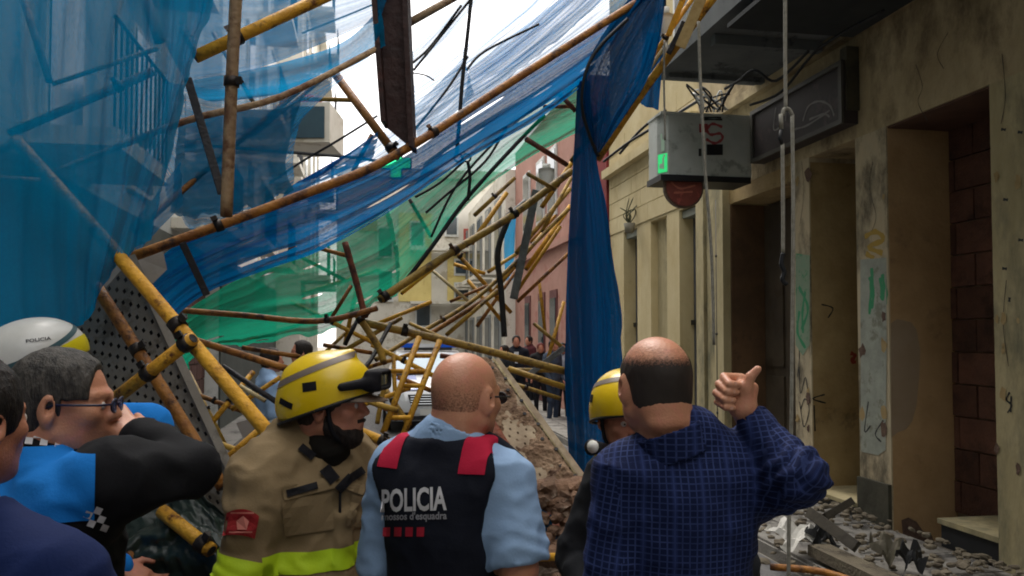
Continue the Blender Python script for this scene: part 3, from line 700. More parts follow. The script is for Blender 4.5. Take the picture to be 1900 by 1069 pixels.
# drape
net('debris_net', 'bulging dark blue top of the hanging net drape beside the yellow tubes', [
    [(1190, -30, 4.5), (1120, 60, 4.5), (1085, 130, 4.5), (1078, 200, 4.5), (1102, 285, 4.5)],
    [(1225, -30, 4.35), (1165, 70, 4.3), (1130, 140, 4.3), (1115, 200, 4.35), (1108, 285, 4.45)],
    [(1235, -30, 4.5), (1226, 60, 4.45), (1200, 150, 4.45), (1160, 215, 4.5), (1114, 282, 4.55)]], N_drape, 60, 60, .05, 5, 1.3, 19)
net('debris_net', 'tall dark blue net drape falling to the rubble behind the half hidden firefighter', [
    [(1072, 150, 4.6), (1062, 300, 4.6), (1052, 480, 4.6), (1048, 650, 4.6), (1056, 850, 4.6), (1075, 960, 4.6)],
    [(1080, 150, 4.5), (1082, 300, 4.5), (1085, 480, 4.45), (1090, 650, 4.4), (1092, 850, 4.4), (1090, 960, 4.5)],
    [(1092, 150, 4.55), (1100, 300, 4.55), (1115, 450, 4.5), (1130, 620, 4.45), (1115, 850, 4.5), (1105, 960, 4.5)],
    [(1092, 180, 4.6), (1108, 290, 4.6), (1135, 450, 4.6), (1158, 640, 4.6), (1145, 850, 4.6), (1130, 960, 4.6)]], N_drape, 70, 60, .04, 6, 1.2, 20, rag=.04)
net('debris_net', 'short dark flap of blue net hanging beyond the long yellow tube', [
    [(1200, 60, 4.9), (1190, 120, 4.9), (1182, 190, 4.9)],
    [(1232, 60, 4.9), (1228, 120, 4.9), (1222, 205, 4.9)]], N_drape, 20, 20, .03, 2, 1.2, 21)
net('debris_net', 'scrap of bright blue net caught behind the bent dark tube near the pink wall', [
    [(945, 395, 7), (935, 450, 7), (938, 520, 7)],
    [(958, 395, 7), (955, 450, 7), (952, 520, 7)]], N_edge, 16, 8, .02, 1, 1.2, 22)
net('debris_net', 'low crumpled blue netting lying on the rubble beside the bald officer', [
    [(975, 940, 3.6), (985, 985, 3.5), (980, 1030, 3.4)],
    [(1005, 940, 3.6), (1012, 985, 3.5), (1010, 1030, 3.4)],
    [(1022, 960, 3.6), (1034, 995, 3.5), (1030, 1035, 3.4)]], net_mat('net_blue_dull', '#154f70', .95, .04), 30, 24, .04, 3, 2, 23)
tarp = net('tarpaulin', 'crumpled dark green tarpaulin on the wreckage below the raised black sleeve', [
    [(225, 960, 2.9), (330, 900, 2.95), (420, 960, 2.9)],
    [(230, 1020, 2.7), (330, 985, 2.75), (420, 1030, 2.7)],
    [(230, 1120, 2.7), (330, 1120, 2.7), (430, 1140, 2.7)]], mat('tarp_green', '#27352f', '#1c2723', 6, .35, bump=.3), 50, 40, .05, 4, 3, 24, group='tarpaulins')
tarp['category'] = 'tarpaulin'; del tarp['group']

# ------------------------------------------------------------------ scaffold tubes, bars and couplers
def tubemat(name, c1, c2, c3, t=(.5, .62)):
    return mat(name, c1, c2, 9, .6, bump=.35, bscale=60, c3=c3, s3=13, t3=(t[0]-.03, t[1]-.02), stretch=(1, 1, 1), contrast=(.4, .6), obj_rand=.22)
TM = {'Y': tubemat('tube_gold', '#d6a02c', '#b98524', '#5e3517', (.56, .66)),
      'B': tubemat('tube_brown', '#a8702a', '#835022', '#45291a', (.52, .64)),
      'T': tubemat('tube_tan', '#b09573', '#94775a', '#6b4630', (.5, .64)),
      'G': tubemat('tube_grey', '#7a7e80', '#606466', '#453d36', (.55, .7)),
      'D': tubemat('bar_black', '#26262a', '#1c1c20', '#33261e', (.55, .7)),
      'O': tubemat('tube_olive', '#b08c38', '#8a6d2c', '#4a3420', (.52, .66)),
      'R': tubemat('tube_redbrown', '#93523a', '#74402e', '#41261e', (.5, .64)),
      'P': tubemat('tube_pale', '#c8b88c', '#a8946a', '#6f5534', (.56, .68))}
M_coup = mat('coupler_steel', '#3a3430', '#2a2624', 12, .5, metal=.6, c3='#6a4a30', s3=9)
def tubeobj(pts, px, m, label, coup=(), name='scaffold_tube', grp='scaffold tubes of the collapsed scaffold', hollow=True):
    """pts: (px,py,depth) along the axis; px: width in photo pixels at the first point"""
    w = [P(*p) for p in pts]; r = px*pts[0][2]/FPX/2
    if len(w) > 2: w = smooth_pts(w, 5)
    base = min(w, key=lambda q: q.z)
    t = thing(name, label, 'tube', base, grp)
    MB().tube(w, r, 12).build('tube', TM[m], t, True)
    n = len(w)
    for k, e in ((0, 1), (n-1, -1)):                       # dark discs painted for the shade inside the open ends
        d = (w[k]-w[k+e]).normalized()
        MB().tube([w[k]+d*.0005, w[k]+d*.002], r*.72, 12).build('bore_shade', TM['D'], t)
    L = [0]
    for i in range(1, n): L.append(L[-1]+(w[i]-w[i-1]).length)
    for c in coup:
        s = L[-1]*c; i = max(j for j in range(n) if L[j] <= s+1e-9); i = min(i, n-2)
        p = w[i].lerp(w[i+1], (s-L[i])/max(1e-9, L[i+1]-L[i])); d = (w[i+1]-w[i]).normalized()
        cb = MB().tube([p-d*.8*r, p+d*.8*r], r*1.26, 10).build('coupler', M_coup, t, True)
        v = d.cross(Vector((0, 1, 0))).normalized()
        q_ = r/.027; MB().tube([p+v*r*1.2, p+v*r*2.0+Vector((0, -.01*q_, 0))], .006*q_, 6).build('bolt', M_coup, cb)
        MB().obox(p+v*r*1.5-Vector((0, r*.9, 0)), d*.015*q_, v*.012*q_, Vector((0, .010*q_, 0))).build('clamp_jaw', M_coup, cb)
    return t
def barobj(a, b, px, m, label, th=.012, name='flat_bar', cat='bar', grp='flat bars and boards of the wreckage'):
    A, B = P(*a), P(*b); w = px*a[2]/FPX
    o = MB().bar(A, B, w, th).build(name, m if not isinstance(m, str) else TM[m])
    bm = bmesh.new(); bm.from_mesh(o.data); bmesh.ops.bevel(bm, geom=bm.edges[:], offset=min(.003, th/4), segments=1, affect='EDGES'); bm.to_mesh(o.data); bm.free()
    return tag(o, label, cat, grp)
T = tubeobj
T([(236, 480, 3.25), (560, 362, 3.5), (730, 290, 3.7), (960, 145, 4.1), (1210, -14, 4.5)], 19, 'B', 'main long brown tube sweeping up across the blue nets to the sky', (.12, .47))
T([(362, 106, 3.15), (620, -14, 3.4)], 24, 'Y', 'orange-gold tube clamped to the tan vertical tube near the top', (.28,))
T([(440, -40, 2.95), (430, 150, 2.98), (420, 402, 3.0)], 23, 'T', 'tan rust-flecked vertical tube ending just above the main brown tube', (.43,))
T([(28, 260, 2.98), (222, 478, 2.82), (522, 832, 2.6)], 24, 'Y', 'golden diagonal tube coming out from under the dense blue net', (.64,))
T([(350, 644, 2.72), (512, 812, 2.66)], 11, 'P', 'thinner pale tube lying under the golden diagonal tube')
T([(178, 530, 2.98), (300, 720, 2.9), (414, 905, 2.8)], 22, 'B', 'rusty gold tube crossing the perforated plank behind the raised elbow', (.33,))
T([(198, 752, 2.8), (358, 628, 2.65)], 24, 'Y', 'short golden tube with rust rings between the two diagonals', (.5, .93))
T([(18, 248, 3.3), (285, 132, 3.4)], 17, 'T', 'thick tube dimly seen rising through the dense blue net', (.75,))
T([(-20, 292, 3.3), (30, 262, 3.28)], 18, 'T', 'tube stub behind the dense net at the edge of the picture')
T([(34, -30, 3.35), (92, 152, 3.35)], 13, 'T', 'steep narrow tube behind the dense net near the top corner')
T([(262, -30, 3.35), (296, 78, 3.35)], 20, 'T', 'pale steep tube behind the dense net ending in mid air')
T([(98, 156, 3.4), (292, 90, 3.45)], 9, 'P', 'thin pale rail joining the two steep tubes behind the dense net')
T([(98, 322, 3.3), (340, 226, 3.35), (520, 180, 3.4), (700, 90, 3.7)], 13, 'T', 'long tube passing from behind the dense net under the bright blue hem')
T([(-20, 332, 3.2), (85, 338, 3.2)], 15, 'T', 'nearly level tube behind the dense net above the white helmet')
T([(250, 432, 3.6), (400, 300, 3.8), (565, 160, 4.0)], 11, 'B', 'thin dark brown tube rising behind the tan vertical tube')
barobj((348, 145, 3.05), (412, 360, 3.0), 15, 'D', 'black flat bar hanging beside the tan vertical tube')
barobj((338, 450, 3.3), (384, 548, 3.35), 13, 'D', 'short dark bar across the saturated blue net under the main tube')
T([(622, 138, 4.2), (738, 292, 4.0)], 16, 'B', 'brown-gold tube leaning against the foot of the big brown beam', (.9,))
T([(555, 183, 4.3), (655, 186, 4.3)], 9, 'O', 'level olive-yellow tube above the red flowers')
T([(690, 250, 4.4), (655, 318, 4.4)], 9, 'B', 'short brown strut behind the leaning brown-gold tube')
T([(760, 42, 4.8), (860, -14, 5.0)], 15, 'T', 'tan tube in the sky just past the brown beam')
T([(322, 575, 3.9), (450, 585, 3.9), (590, 596, 3.9), (700, 572, 3.9)], 11, 'B', 'bent brown tube sagging level across the green net', (.75,))
T([(640, 450, 4.1), (660, 520, 4.1), (678, 590, 4.1)], 12, 'R', 'reddish brown upright tube in front of the green net', (.95,))
T([(652, 530, 4.2), (614, 592, 4.2)], 7, 'B', 'thin brown strut branching from the reddish upright tube')
T([(590, 460, 4.3), (645, 475, 4.3)], 8, 'B', 'small tube stub showing through the green net')
barobj((555, 475, 4.6), (640, 520, 4.6), 7, 'P', 'thin pale batten seen through the green net')
T([(705, 556, 4.6), (835, 470, 4.9), (950, 400, 5.2), (1060, 318, 5.4)], 16, 'O', 'long olive-brown tube rising from the knot of couplers to the drape', (.02, .36, .68))
T([(1108, 296, 4.9), (1200, 160, 4.7), (1335, -20, 4.4)], 15, 'Y', 'long yellow tube rising past the dark end of the blue drape')
T([(672, 598, 4.7), (860, 640, 4.8), (1052, 690, 4.9)], 15, 'O', 'long level tube sloping down in front of the police car windscreen', (.2,))
T([(943, 684, 5.2), (1052, 720, 5.2)], 11, 'O', 'short tube below the long level one beside the debris plank')
T([(914, 686, 5.4), (1048, 688, 5.4)], 8, 'O', 'thin tube crossing behind the pair of level tubes')
T([(697, 668, 5.2), (765, 626, 5.4), (900, 540, 5.8), (1054, 388, 6.2)], 9, 'O', 'thin olive tube climbing past the yellow building front', (.3,))
T([(785, 628, 5.9), (900, 556, 6.0), (930, 540, 6.1)], 9, 'B', 'dark brown tube stub next to the thin olive tube above the car')
T([(828, 622, 5.9), (924, 538, 6.0)], 8, 'O', 'short olive tube leaning over the blue light bar')
T([(848, 470, 6.0), (948, 580, 6.2)], 8, 'Y', 'yellow brace crossing the white shopfront', (.05,))
T([(842, 490, 6.5), (900, 508, 6.5)], 7, 'Y', 'tiny level yellow tube before the yellow panel')
T([(875, 452, 6.3), (940, 358, 6.5)], 9, 'Y', 'yellow tube rising over the red awning')
T([(976, 500, 6.2), (1058, 382, 6.4)], 9, 'Y', 'yellow tube beside the pink wall, lower of the parallel pair')
T([(958, 470, 6.3), (1058, 350, 6.5)], 9, 'O', 'olive tube beside the pink wall, upper of the parallel pair')
T([(985, 450, 6.4), (1030, 400, 6.5)], 6, 'Y', 'short yellow link between the parallel pair of tubes')
T([(948, 396, 5.8), (924, 465, 5.8), (930, 540, 5.8), (936, 625, 5.8)], 11, 'D', 'bent dark tube standing before the end of the street', (.02,))
barobj((995, 352, 5.7), (953, 555, 5.8), 15, 'G', 'grey perforated flat bar leaning beside the bent dark tube')
barobj((1048, 645, 5.3), (975, 700, 5.3), 11, 'G', 'grey flat bar crossing the level tubes beside the drape')
T([(976, 258, 5.0), (1052, 306, 5.2)], 10, 'R', 'reddish brown tube stub poking from the green net by the drape')
T([(1036, 172, 4.8), (1068, 206, 4.8)], 9, 'R', 'dark red tube stub high by the drape edge')
T([(1008, 198, 4.9), (1064, 197, 4.9)], 8, 'B', 'level brown tube stub touching the dark red one')
T([(978, 322, 5.1), (1030, 352, 5.2)], 8, 'O', 'olive stub above the parallel pair near the hanging lamp')
# ladder frame in front of the car
def frame(label, A, B, rungs, px, m, grp='ladder frames among the tubes'):
    t = thing('ladder_frame', label, 'frame', P(*A[-1]), grp)
    for q in (A, B): MB().tube([P(*p) for p in q], px*q[0][2]/FPX/2, 10).build('upright', TM[m], t, True)
    for a, b in rungs: MB().tube([P(*a), P(*b)], px*.8*a[2]/FPX/2, 8).build('rung', TM[m], t, True)
    return t
frame('yellow ladder frame leaning in front of the police car grille', [(778, 626, 4.3), (711, 803, 4.0)], [(816, 632, 4.3), (744, 818, 4.0)],
      [((715, 689, 4.22), (797, 689, 4.22)), ((748, 716, 4.15), (785, 716, 4.15)), ((722, 775, 4.05), (762, 775, 4.05)), ((765, 660, 4.25), (806, 660, 4.25))], 11, 'Y')
T([(817, 660, 4.9), (872, 668, 4.9)], 10, 'R', 'short reddish tube right behind the bald head')
T([(700, 752, 4.2), (726, 762, 4.2)], 9, 'R', 'tiny reddish stub at the foot of the ladder frame')
T([(700, 786, 3.9), (708, 740, 3.9), (718, 700, 3.9)], 9, 'O', 'thin upright between the goggles and the ladder frame')
T([(672, 803, 3.3), (742, 832, 3.2)], 19, 'Y', 'thick gold tube behind the firefighter chin', (.6,))
T([(698, 858, 3.3), (730, 820, 3.2)], 17, 'Y', 'short thick gold strut under the gold tube behind the firefighter', (.9,))
T([(700, 832, 3.5), (765, 838, 3.5)], 12, 'Y', 'low gold tube by the blue shirt collar')
T([(684, 745, 3.8), (738, 762, 3.8)], 11, 'O', 'olive tube crossing just before the firefighter nose')
T([(285, 610, 3.6), (380, 637, 3.5), (531, 684, 3.4)], 13, 'B', 'brown tube running from the blue net down to the yellow helmet', (.2,))
T([(450, 645, 3.9), (556, 662, 3.9)], 9, 'B', 'thin brown tube above the yellow helmet')
T([(414, 680, 3.5), (519, 750, 3.4)], 10, 'D', 'dark steel tube behind the yellow helmet')
T([(445, 716, 3.6), (492, 744, 3.6)], 8, 'P', 'pale tube stub under the dark steel one')
T([(403, 866, 3.0), (478, 800, 3.0)], 12, 'Y', 'yellow tube rising from the raised elbow')
T([(376, 812, 3.4), (466, 845, 3.4)], 11, 'O', 'olive tube lying low behind the raised elbow')
T([(394, 846, 3.5), (450, 905, 3.5), (520, 780, 3.6)], 5, 'G', 'thin grey bent rod by the firefighter shoulder')
T([(300, 948, 2.75), (392, 1022, 2.65)], 26, 'Y', 'thick gold tube low beside the firefighter sleeve', (.85,))
T([(235, 1015, 2.7), (262, 1080, 2.7)], 14, 'B', 'brown tube end sticking out of the tarpaulin')
barobj((322, 925, 2.95), (410, 1010, 2.9), 42, mat('grey_beam', '#4a4844', '#38352f', 4, .9, bump=.4), 'dark grey timber beam under the raised sleeve', .08, 'timber_beam', 'beam')
T([(663, 585, 4.2), (700, 640, 4.2), (712, 672, 4.2)], 13, 'O', 'olive upright stub under the coupler knot', (.1,))
T([(662, 596, 4.3), (640, 640, 4.3)], 8, 'D', 'dark strut beside the olive upright stub')
T([(725, 600, 4.4), (690, 665, 4.2), (668, 690, 4.0)], 8, 'D', 'dark curved rod above the black goggles')
T([(640, 650, 4.6), (745, 590, 4.8)], 9, 'O', 'olive tube between the helmet and the level tube')
T([(600, 640, 4.7), (690, 655, 4.7)], 8, 'B', 'thin brown tube behind the top of the yellow helmet')
T([(738, 700, 4.6), (800, 725, 4.6)], 9, 'B', 'brown tube passing behind the ladder frame')
T([(1118, 262, 4.75), (1180, 158, 4.7)], 10, 'Y', 'shorter yellow tube beside the long one at the drape edge')
barobj((1150, 228, 4.8), (1188, 165, 4.8), 12, mat('raw_timber', '#cdb27c', '#b39660', 8, .8, stretch=(3, 3, 3)), 'split pale board at the lower end of the yellow tubes', .02, 'board', 'board')
barobj((1240, 66, 4.6), (1275, -20, 4.5), 11, 'Y', 'narrow yellow board near the top lamp')
barobj((1262, 88, 4.5), (1302, -5, 4.4), 20, mat('raw_timber', None), 'wide pale splintered board between the yellow tubes', .02, 'board', 'board')
barobj((1240, 100, 4.55), (1270, 40, 4.5), 10, 'D', 'dark broken edge of board by the top lamp')
T([(1430, 1052, 3.3), (1530, 1062, 3.2), (1640, 1100, 3.0)], 13, 'B', 'red-brown timber-like tube on the rubble by the doorway')
T([(985, 936, 3.9), (1010, 950, 3.9)], 16, 'Y', 'yellow tube stub under the debris plank')
T([(960, 1036, 3.1), (1068, 1032, 3.2)], 15, 'Y', 'level gold tube above the bald officer forearm')
for k, (a, b, m, lb_) in enumerate([((1010, 690, 6), (1046, 560, 6.2), 'Y', 'thin yellow upright before the pink wall'),
        ((885, 606, 6.4), (975, 478, 6.6), 'B', 'thin brown tube beyond the bent dark one'),
        ((760, 370, 4.9), (800, 440, 5.0), 'D', 'black strut under the green seam rope'),
        ((905, 505, 6.8), (960, 470, 6.9), 'O', 'short olive tube beside the blue scrap of net'),
        ((1005, 430, 6.1), (1060, 330, 6.2), 'O', 'olive tube high beside the drape'),
        ((935, 405, 5.3), (975, 372, 5.4), 'G', 'grey coupling stub at the junction of tubes')]):
    T([a, b], 7, m, lb_)
# the big hanging beam
bmx = thing('steel_beam', 'big dark brown steel beam hanging down in the middle, cut slanting at its foot', 'beam', P(748, 280, 3.7))
xa0, xa1 = 697, 760; d = 3.75
A0 = P(690, -60, d); A1 = P(755, -60, d); B0 = P(712, 232, d); B1 = P(769, 280, d)
def slab4(a, b, c_, e, th, off=0):
    o = Vector((0, th, 0)); s_ = Vector((0, off, 0))
    return [a+s_, b+s_, c_+s_, e+s_, a+o+s_, b+o+s_, c_+o+s_, e+o+s_]
M_rb = mat('rust_beam', '#3c211c', '#2a1716', 7, .6, bump=.4, c3='#5a2c20', s3=6, t3=(.55, .7))
def hexz(v): return MB().add(v, [(0,1,2,3),(7,6,5,4),(4,5,1,0),(5,6,2,1),(6,7,3,2),(7,4,0,3)])
hexz(slab4(A0, A1, B1, B0, .012)).build('web', M_rb, bmx)
hexz(slab4(A0+Vector((-.004, 0, 0)), A0+Vector((.02, 0, 0)), B0+Vector((.02, 0, .0)), B0+Vector((-.004, 0, 0)), .14, -.07)).build('flange', M_rb, bmx)
hexz(slab4(A1+Vector((-.02, 0, 0)), A1+Vector((.004, 0, 0)), B1+Vector((.004, 0, 0)), B1+Vector((-.02, 0, .01)), .14, -.07)).build('flange', M_rb, bmx)
# perforated decks with real holes
def deck(c4, nx, ny, m, hole=.26, dep=None):
    a, b, c_, e = [Vector(q) for q in c4]; V = []; F = []
    nrm = (b-a).cross(e-a).normalized()
    for i in range(nx):
        for j in range(ny):
            def q(u, v):
                u = (i+u)/nx; v = (j+v)/ny; p = a.lerp(b, u).lerp(e.lerp(c_, u), v)
                return p + (nrm*dep(p) if dep else Vector())
            k = len(V); o = [q(0, 0), q(1, 0), q(1, 1), q(0, 1)]
            if (i+j) % 2 == 0:
                ins = [q(.5-hole, .5-hole), q(.5+hole, .5-hole), q(.5+hole, .5+hole), q(.5-hole, .5+hole)]
                V += o+ins; F += [[k+t, k+(t+1) % 4, k+4+(t+1) % 4, k+4+t] for t in range(4)]
            else: V += o; F.append([k, k+1, k+2, k+3])
    return V, F
M_deck = mat('galvanised_deck', '#8a857c', '#77726a', 5, .6, bump=.2, c3='#655e54', s3=6)
dk = thing('scaffold_deck', 'grey perforated metal deck standing on end behind the officer with sunglasses', 'deck', P(300, 950, 3.1))
V, F = deck([P(130, 610, 3.15), P(245, 478, 3.15), P(455, 930, 2.95), P(350, 985, 2.95)], 14, 34, M_deck)
MB().add(V, F).build('deck_plate', M_deck, dk)
for a, b in (((245, 478, 3.15), (455, 930, 2.95)), ((130, 610, 3.15), (350, 985, 2.95))):
    MB().bar(P(*a), P(*b), .03, .045).build('side_rail', M_deck, dk)
MB().add([P(130, 610, 3.18), P(245, 478, 3.18), P(455, 930, 2.98), P(350, 985, 2.98)], [(0, 1, 2, 3)]).build('dark_hole_sheet', TM['D'], dk)  # black sheet put behind the plate as the shade in its holes
wd = thing('sheet_metal', 'bent pale metal sheet between the blue nets under the main tube', 'sheet', P(240, 560, 3.3))
MB().add([P(190, 528, 3.25), P(232, 470, 3.3), P(300, 455, 3.4), P(310, 500, 3.4), P(243, 566, 3.25)], [(0, 1, 2, 3, 4)]).build('sheet', mat('pale_sheet', '#a6a29b', '#8d8983', 6, .6), wd)
MB().add([P(190, 528, 3.255), P(243, 566, 3.255), P(225, 575, 3.3)], [(0, 1, 2)]).build('torn_corner', MATS['pale_sheet'], wd)
dp = thing('debris_plank', 'long perforated deck caked with mortar sloping down beside the bald officer', 'deck', P(1040, 1040, 3.7))
M_cake = mat('caked_mortar', '#a58a70', '#745a46', 11, .95, bump=.8, bscale=60, c3='#5a4234', s3=8, t3=(.52, .62))
M_dd = mat('dusty_deck', '#bba88c', '#94806a', 8, .8, bump=.3)
qa, qb, qc, qd = P(838, 662, 4.5), P(926, 668, 4.5), P(1135, 952, 3.7), P(1078, 1043, 3.6)
V, F = deck([qa, qb, qc, qd], 10, 34, M_deck, .2)
MB().add(V, F).build('deck_plate', M_dd, dp)
nb_ = (qb-qa).cross(qd-qa).normalized(); nb_ = nb_ if nb_.y > 0 else -nb_
MB().add([q+nb_*.05 for q in (qa, qb, qc, qd)], [(0, 1, 2, 3)]).build('dark_hole_sheet', TM['D'], dp)  # black sheet added so the plate's holes look shaded
nu, nv = 60, 110; a, b, c_, e = qa.lerp(qb, .02), qa.lerp(qb, .84), qd.lerp(qc, .84), qd.lerp(qc, .0)
pts = np.array([tuple(a.lerp(b, u/(nu-1)).lerp(e.lerp(c_, u/(nu-1)), v/(nv-1))) for v in range(nv) for u in range(nu)])
h = -.004+.05*np.clip(vnoise(pts, 7, 4)+.32, 0, 1)+.018*np.clip(vnoise(pts, 28, 3), -.3, 1); ue = np.tile(np.linspace(0, 1, nu), nv); h *= np.clip(np.minimum(ue, 1-ue)*7, 0, 1)**.5
h -= .004
pts = pts-np.array(nb_)*h[:, None]; idx = np.arange(nu*nv).reshape(nv, nu)
F = np.stack([idx[:-1, :-1].ravel(), idx[:-1, 1:].ravel(), idx[1:, 1:].ravel(), idx[1:, :-1].ravel()], 1)
mesh_obj('mortar_crust', pts, F, M_cake, dp, False)
MB().bar(qa+nb_*.03, qd+nb_*.03, .05, .07).build('side_rail', TM['R'], dp)
MB().bar(qb+nb_*.02, qc+nb_*.02, .03, .08).build('side_rail', M_dd, dp)
MB().bar(qb.lerp(qa, .12)-nb_*.006, qc.lerp(qd, .12)-nb_*.006, .012, .012).build('edge_rib', TM['P'], dp)
for k in range(14):
    f = k/13; c0 = qb.lerp(qc, f).lerp(qa.lerp(qd, f), .30 if k % 2 else .18)-nb_*.012
    MB().tube([c0, c0-nb_*.006], .010, 8).build('dark_hole_dot', TM['D'], dp)  # dark discs painted as the shade in the holes along the edge
# broken bricks sliding off its foot: the larger ones one by one
M_rub = mat('broken_brick', '#80644f', '#664d3e', 9, .95, bump=.8, bscale=40, c3='#a89482', s3=5, obj_rand=.3)
rb_ = random.Random(5)
for k in range(46):
    t = rb_.random(); px = 1000+t*90+rb_.uniform(-18, 18); py = 900+rb_.random()*150+ (0 if t > .3 else -10)
    if px < 1000 and py < 920: continue
    dd = 3.52-(py-900)*.0018
    V, F = rough_rock((0, 0, 0), rb_.uniform(.025, .06), k+60, (1.4, .9, .7), rb_.uniform(0, 3)); c0 = P(px, py, dd)
    V = [v+c0 for v in V]
    tag(MB().add(V, F).build('brick_fragment', M_rub), 'broken reddish brick fragment sliding off the foot of the mortar-caked deck', 'brick', 'brick fragments at the foot of the caked deck')
# supporting heap under everything
def heap(cx, cy, rx, ry, hmax, seed, m, name='rubble', n=60):
    xs = np.linspace(-1, 1, n); X, Y = np.meshgrid(xs, xs); r = np.sqrt(X**2+Y**2)
    base = np.clip(1-r, 0, 1)**.8
    p = np.stack([X.ravel()*rx, Y.ravel()*ry, np.full(X.size, seed)], 1)
    Z = hmax*base*(1+.35*vnoise(p, 2.2, 4).reshape(n, n))+.05*vnoise(p, 14, 3).reshape(n, n)*np.clip(base*4, 0, 1)-.02
    V = np.stack([cx+X.ravel()*rx, cy+Y.ravel()*ry, Z.ravel()], 1); idx = np.arange(n*n).reshape(n, n)
    F = np.stack([idx[:-1, :-1].ravel(), idx[:-1, 1:].ravel(), idx[1:, 1:].ravel(), idx[1:, :-1].ravel()], 1)
    o = mesh_obj(name, V, F, m, None, False); return tag(o, kind='stuff')
M_heap = mat('rubble_heap', '#6d5c4e', '#4c4038', 10, .95, bump=1., bscale=35, c3='#8c7a68', s3=6)
heap(-.6, 4.6, 2.2, 1.4, .95, 2, M_heap)
heap(.75, 4.2, .9, 1.1, .75, 4, M_heap)
heap(-1.35, 5.7, 1.5, 1.3, 1.25, 6, M_heap)
# rubble strip along the shop front: loose lumps
mb = MB(); rr_ = random.Random(9)
for k in range(520):
    X = 3.0+rr_.random()**.6*1.4; Y = rr_.uniform(4.6, 9.5); r0 = rr_.uniform(.008, .034)
    V, F = rough_rock((0, 0, 0), r0, k, (1.3, 1, .6), rr_.uniform(0, 3)); V = [v+S(X, Y, .12+r0*.35+max(0, X-3.6)*.12) for v in V]; mb.add(V, F)
tag(mb.build('rubble_lumps', mat('pale_rubble', '#7d7463', '#5b5346', 9, .95, bump=.7, c3='#5f564a', s3=7)), kind='stuff')
mb = MB()
for k in range(140):
    X = 1.2+rr_.random()*2.0; Y = rr_.uniform(3.6, 9.0); r0 = rr_.uniform(.015, .05)
    V, F = rough_rock((0, 0, 0), r0, k+300, (1.3, 1, .6), rr_.uniform(0, 3)); V = [v+S(X, Y, r0*.3) for v in V]; mb.add(V, F)
tag(mb.build('rubble_lumps', MATS['pale_rubble']), kind='stuff')
for (px, py, w, h_, m, lb_, nm) in [(1475, 1012, .34, .2, mat('white_scrap', '#c9c7c0', '#b0aea6', 6, .6), 'crumpled white sheet scrap on the rubble beside the thin rope', 'paper_scrap'),
        (1525, 1015, .2, .08, M_blk, 'black plastic scrap lying beside the white one on the rubble', 'plastic_scrap'),
        (1690, 1058, .16, .07, M_blk, 'black torn strip at the foot of the bare masonry patch', 'plastic_scrap'),
        (1650, 1040, .2, .12, M_wood, 'grey board scrap by the graffiti pier foot', 'board_scrap')]:
    c0 = GP(px, py, .2); n = 9; V = []; 
    for j in range(n):
        for i in range(n):
            u, v = i/(n-1)-.5, j/(n-1)-.5
            z = .06*math.sin(u*9+px)*math.cos(v*7)+.05*rr_.random()*.5
            V.append(c0+SR*(u*w*(1+.3*math.sin(v*8)))+SF*(v*h_*1.5)+Vector((0, 0, z+.03+.1*(v+.5))))
    F = [[j*n+i, j*n+i+1, (j+1)*n+i+1, (j+1)*n+i] for j in range(n-1) for i in range(n-1)]
    tag(MB().add(V, F).build(nm, m), lb_, nm.split('_')[1])
for (a, b, px, lb_) in [((1500, 950, 5.6), (1590, 1015, 5.2), 20, 'dark timber board leaning on the doorway rubble'), ((1530, 960, 5.8), (1580, 930, 6.1), 14, 'dark splintered board on the rubble in the brown doorway')]:
    barobj(a, b, px, mat('dark_timber', '#3f3a30', '#2f2b24', 5, .85, bump=.4), lb_, .04, 'timber_board', 'board')
tag(MB().sbox(3.25, 3.42, 4.6, 5.5, .16, .24).build('fallen_lintel', mat('dull_concrete', '#6d6554', '#574f42', 5, .95, bump=.6, bscale=50, c3='#3f392f', s3=4)), 'fallen dull concrete lintel lying on the pavement rubble', 'lintel')
# white paper with dark marks behind the firefighter
pp = thing('broken_sign', 'torn pale sign board with dark letters stuck among the tubes behind the firefighter', 'sign', P(500, 830, 3.3))
hexz(slab4(P(452, 800, 3.3), P(540, 765, 3.3), P(545, 805, 3.3), P(470, 850, 3.3), .01)).build('board', mat('pale_board', '#b9c4c8', '#9fabb0', 5, .6), pp)
hexz(slab4(P(438, 785, 3.28), P(460, 778, 3.28), P(485, 800, 3.28), P(450, 812, 3.28), .01)).build('torn_piece', mat('grey_board', '#97918c', None, rough=.8), pp)
mb = MB()
for x, y in ((474, 834), (484, 828), (495, 822)):
    mb.bar(P(x, y, 3.29), P(x+4, y+10, 3.29), .007, .002); mb.bar(P(x, y+8, 3.289), P(x+9, y+2, 3.289), .007, .002)
tag(mb.build('lettering', M_blk, pp), kind='stuff')

# ------------------------------------------------------------------ ropes and cables
M_rope = mat('pale_rope', '#9a978c', '#7e7b70', 40, .9); M_cab = mat('black_cable', '#15171c', None, rough=.6)
def rope(pts, px, m, label, name='rope', cat='rope', grp=None, smooth=True):
    w = [P(*p) for p in pts]
    if smooth and len(w) > 2: w = smooth_pts(w, 6)
    return tag(MB().tube(w, px*pts[0][2]/FPX/2, 6).build(name, m, None, True), label, cat, grp)
rope([(1457, -40, 3.2), (1457, 100, 3.2), (1458, 203, 3.2)], 7, M_rope, 'pale rope coming straight down to the knot before the fascia')
r2 = thing('rope', 'knotted loop and shackle joining the pale ropes before the fascia', 'rope', P(1455, 215, 3.2))
MB().tube(smooth_pts([P(1452, 214, 3.2), P(1455, 203, 3.2), P(1464, 203, 3.2), P(1470, 214, 3.2)], 5), .008, 8).build('loop', M_rope, r2, True)
MB().tube([P(1449, 212, 3.2), P(1450, 240, 3.2)], .009, 8).build('knot', M_rope, r2, True)
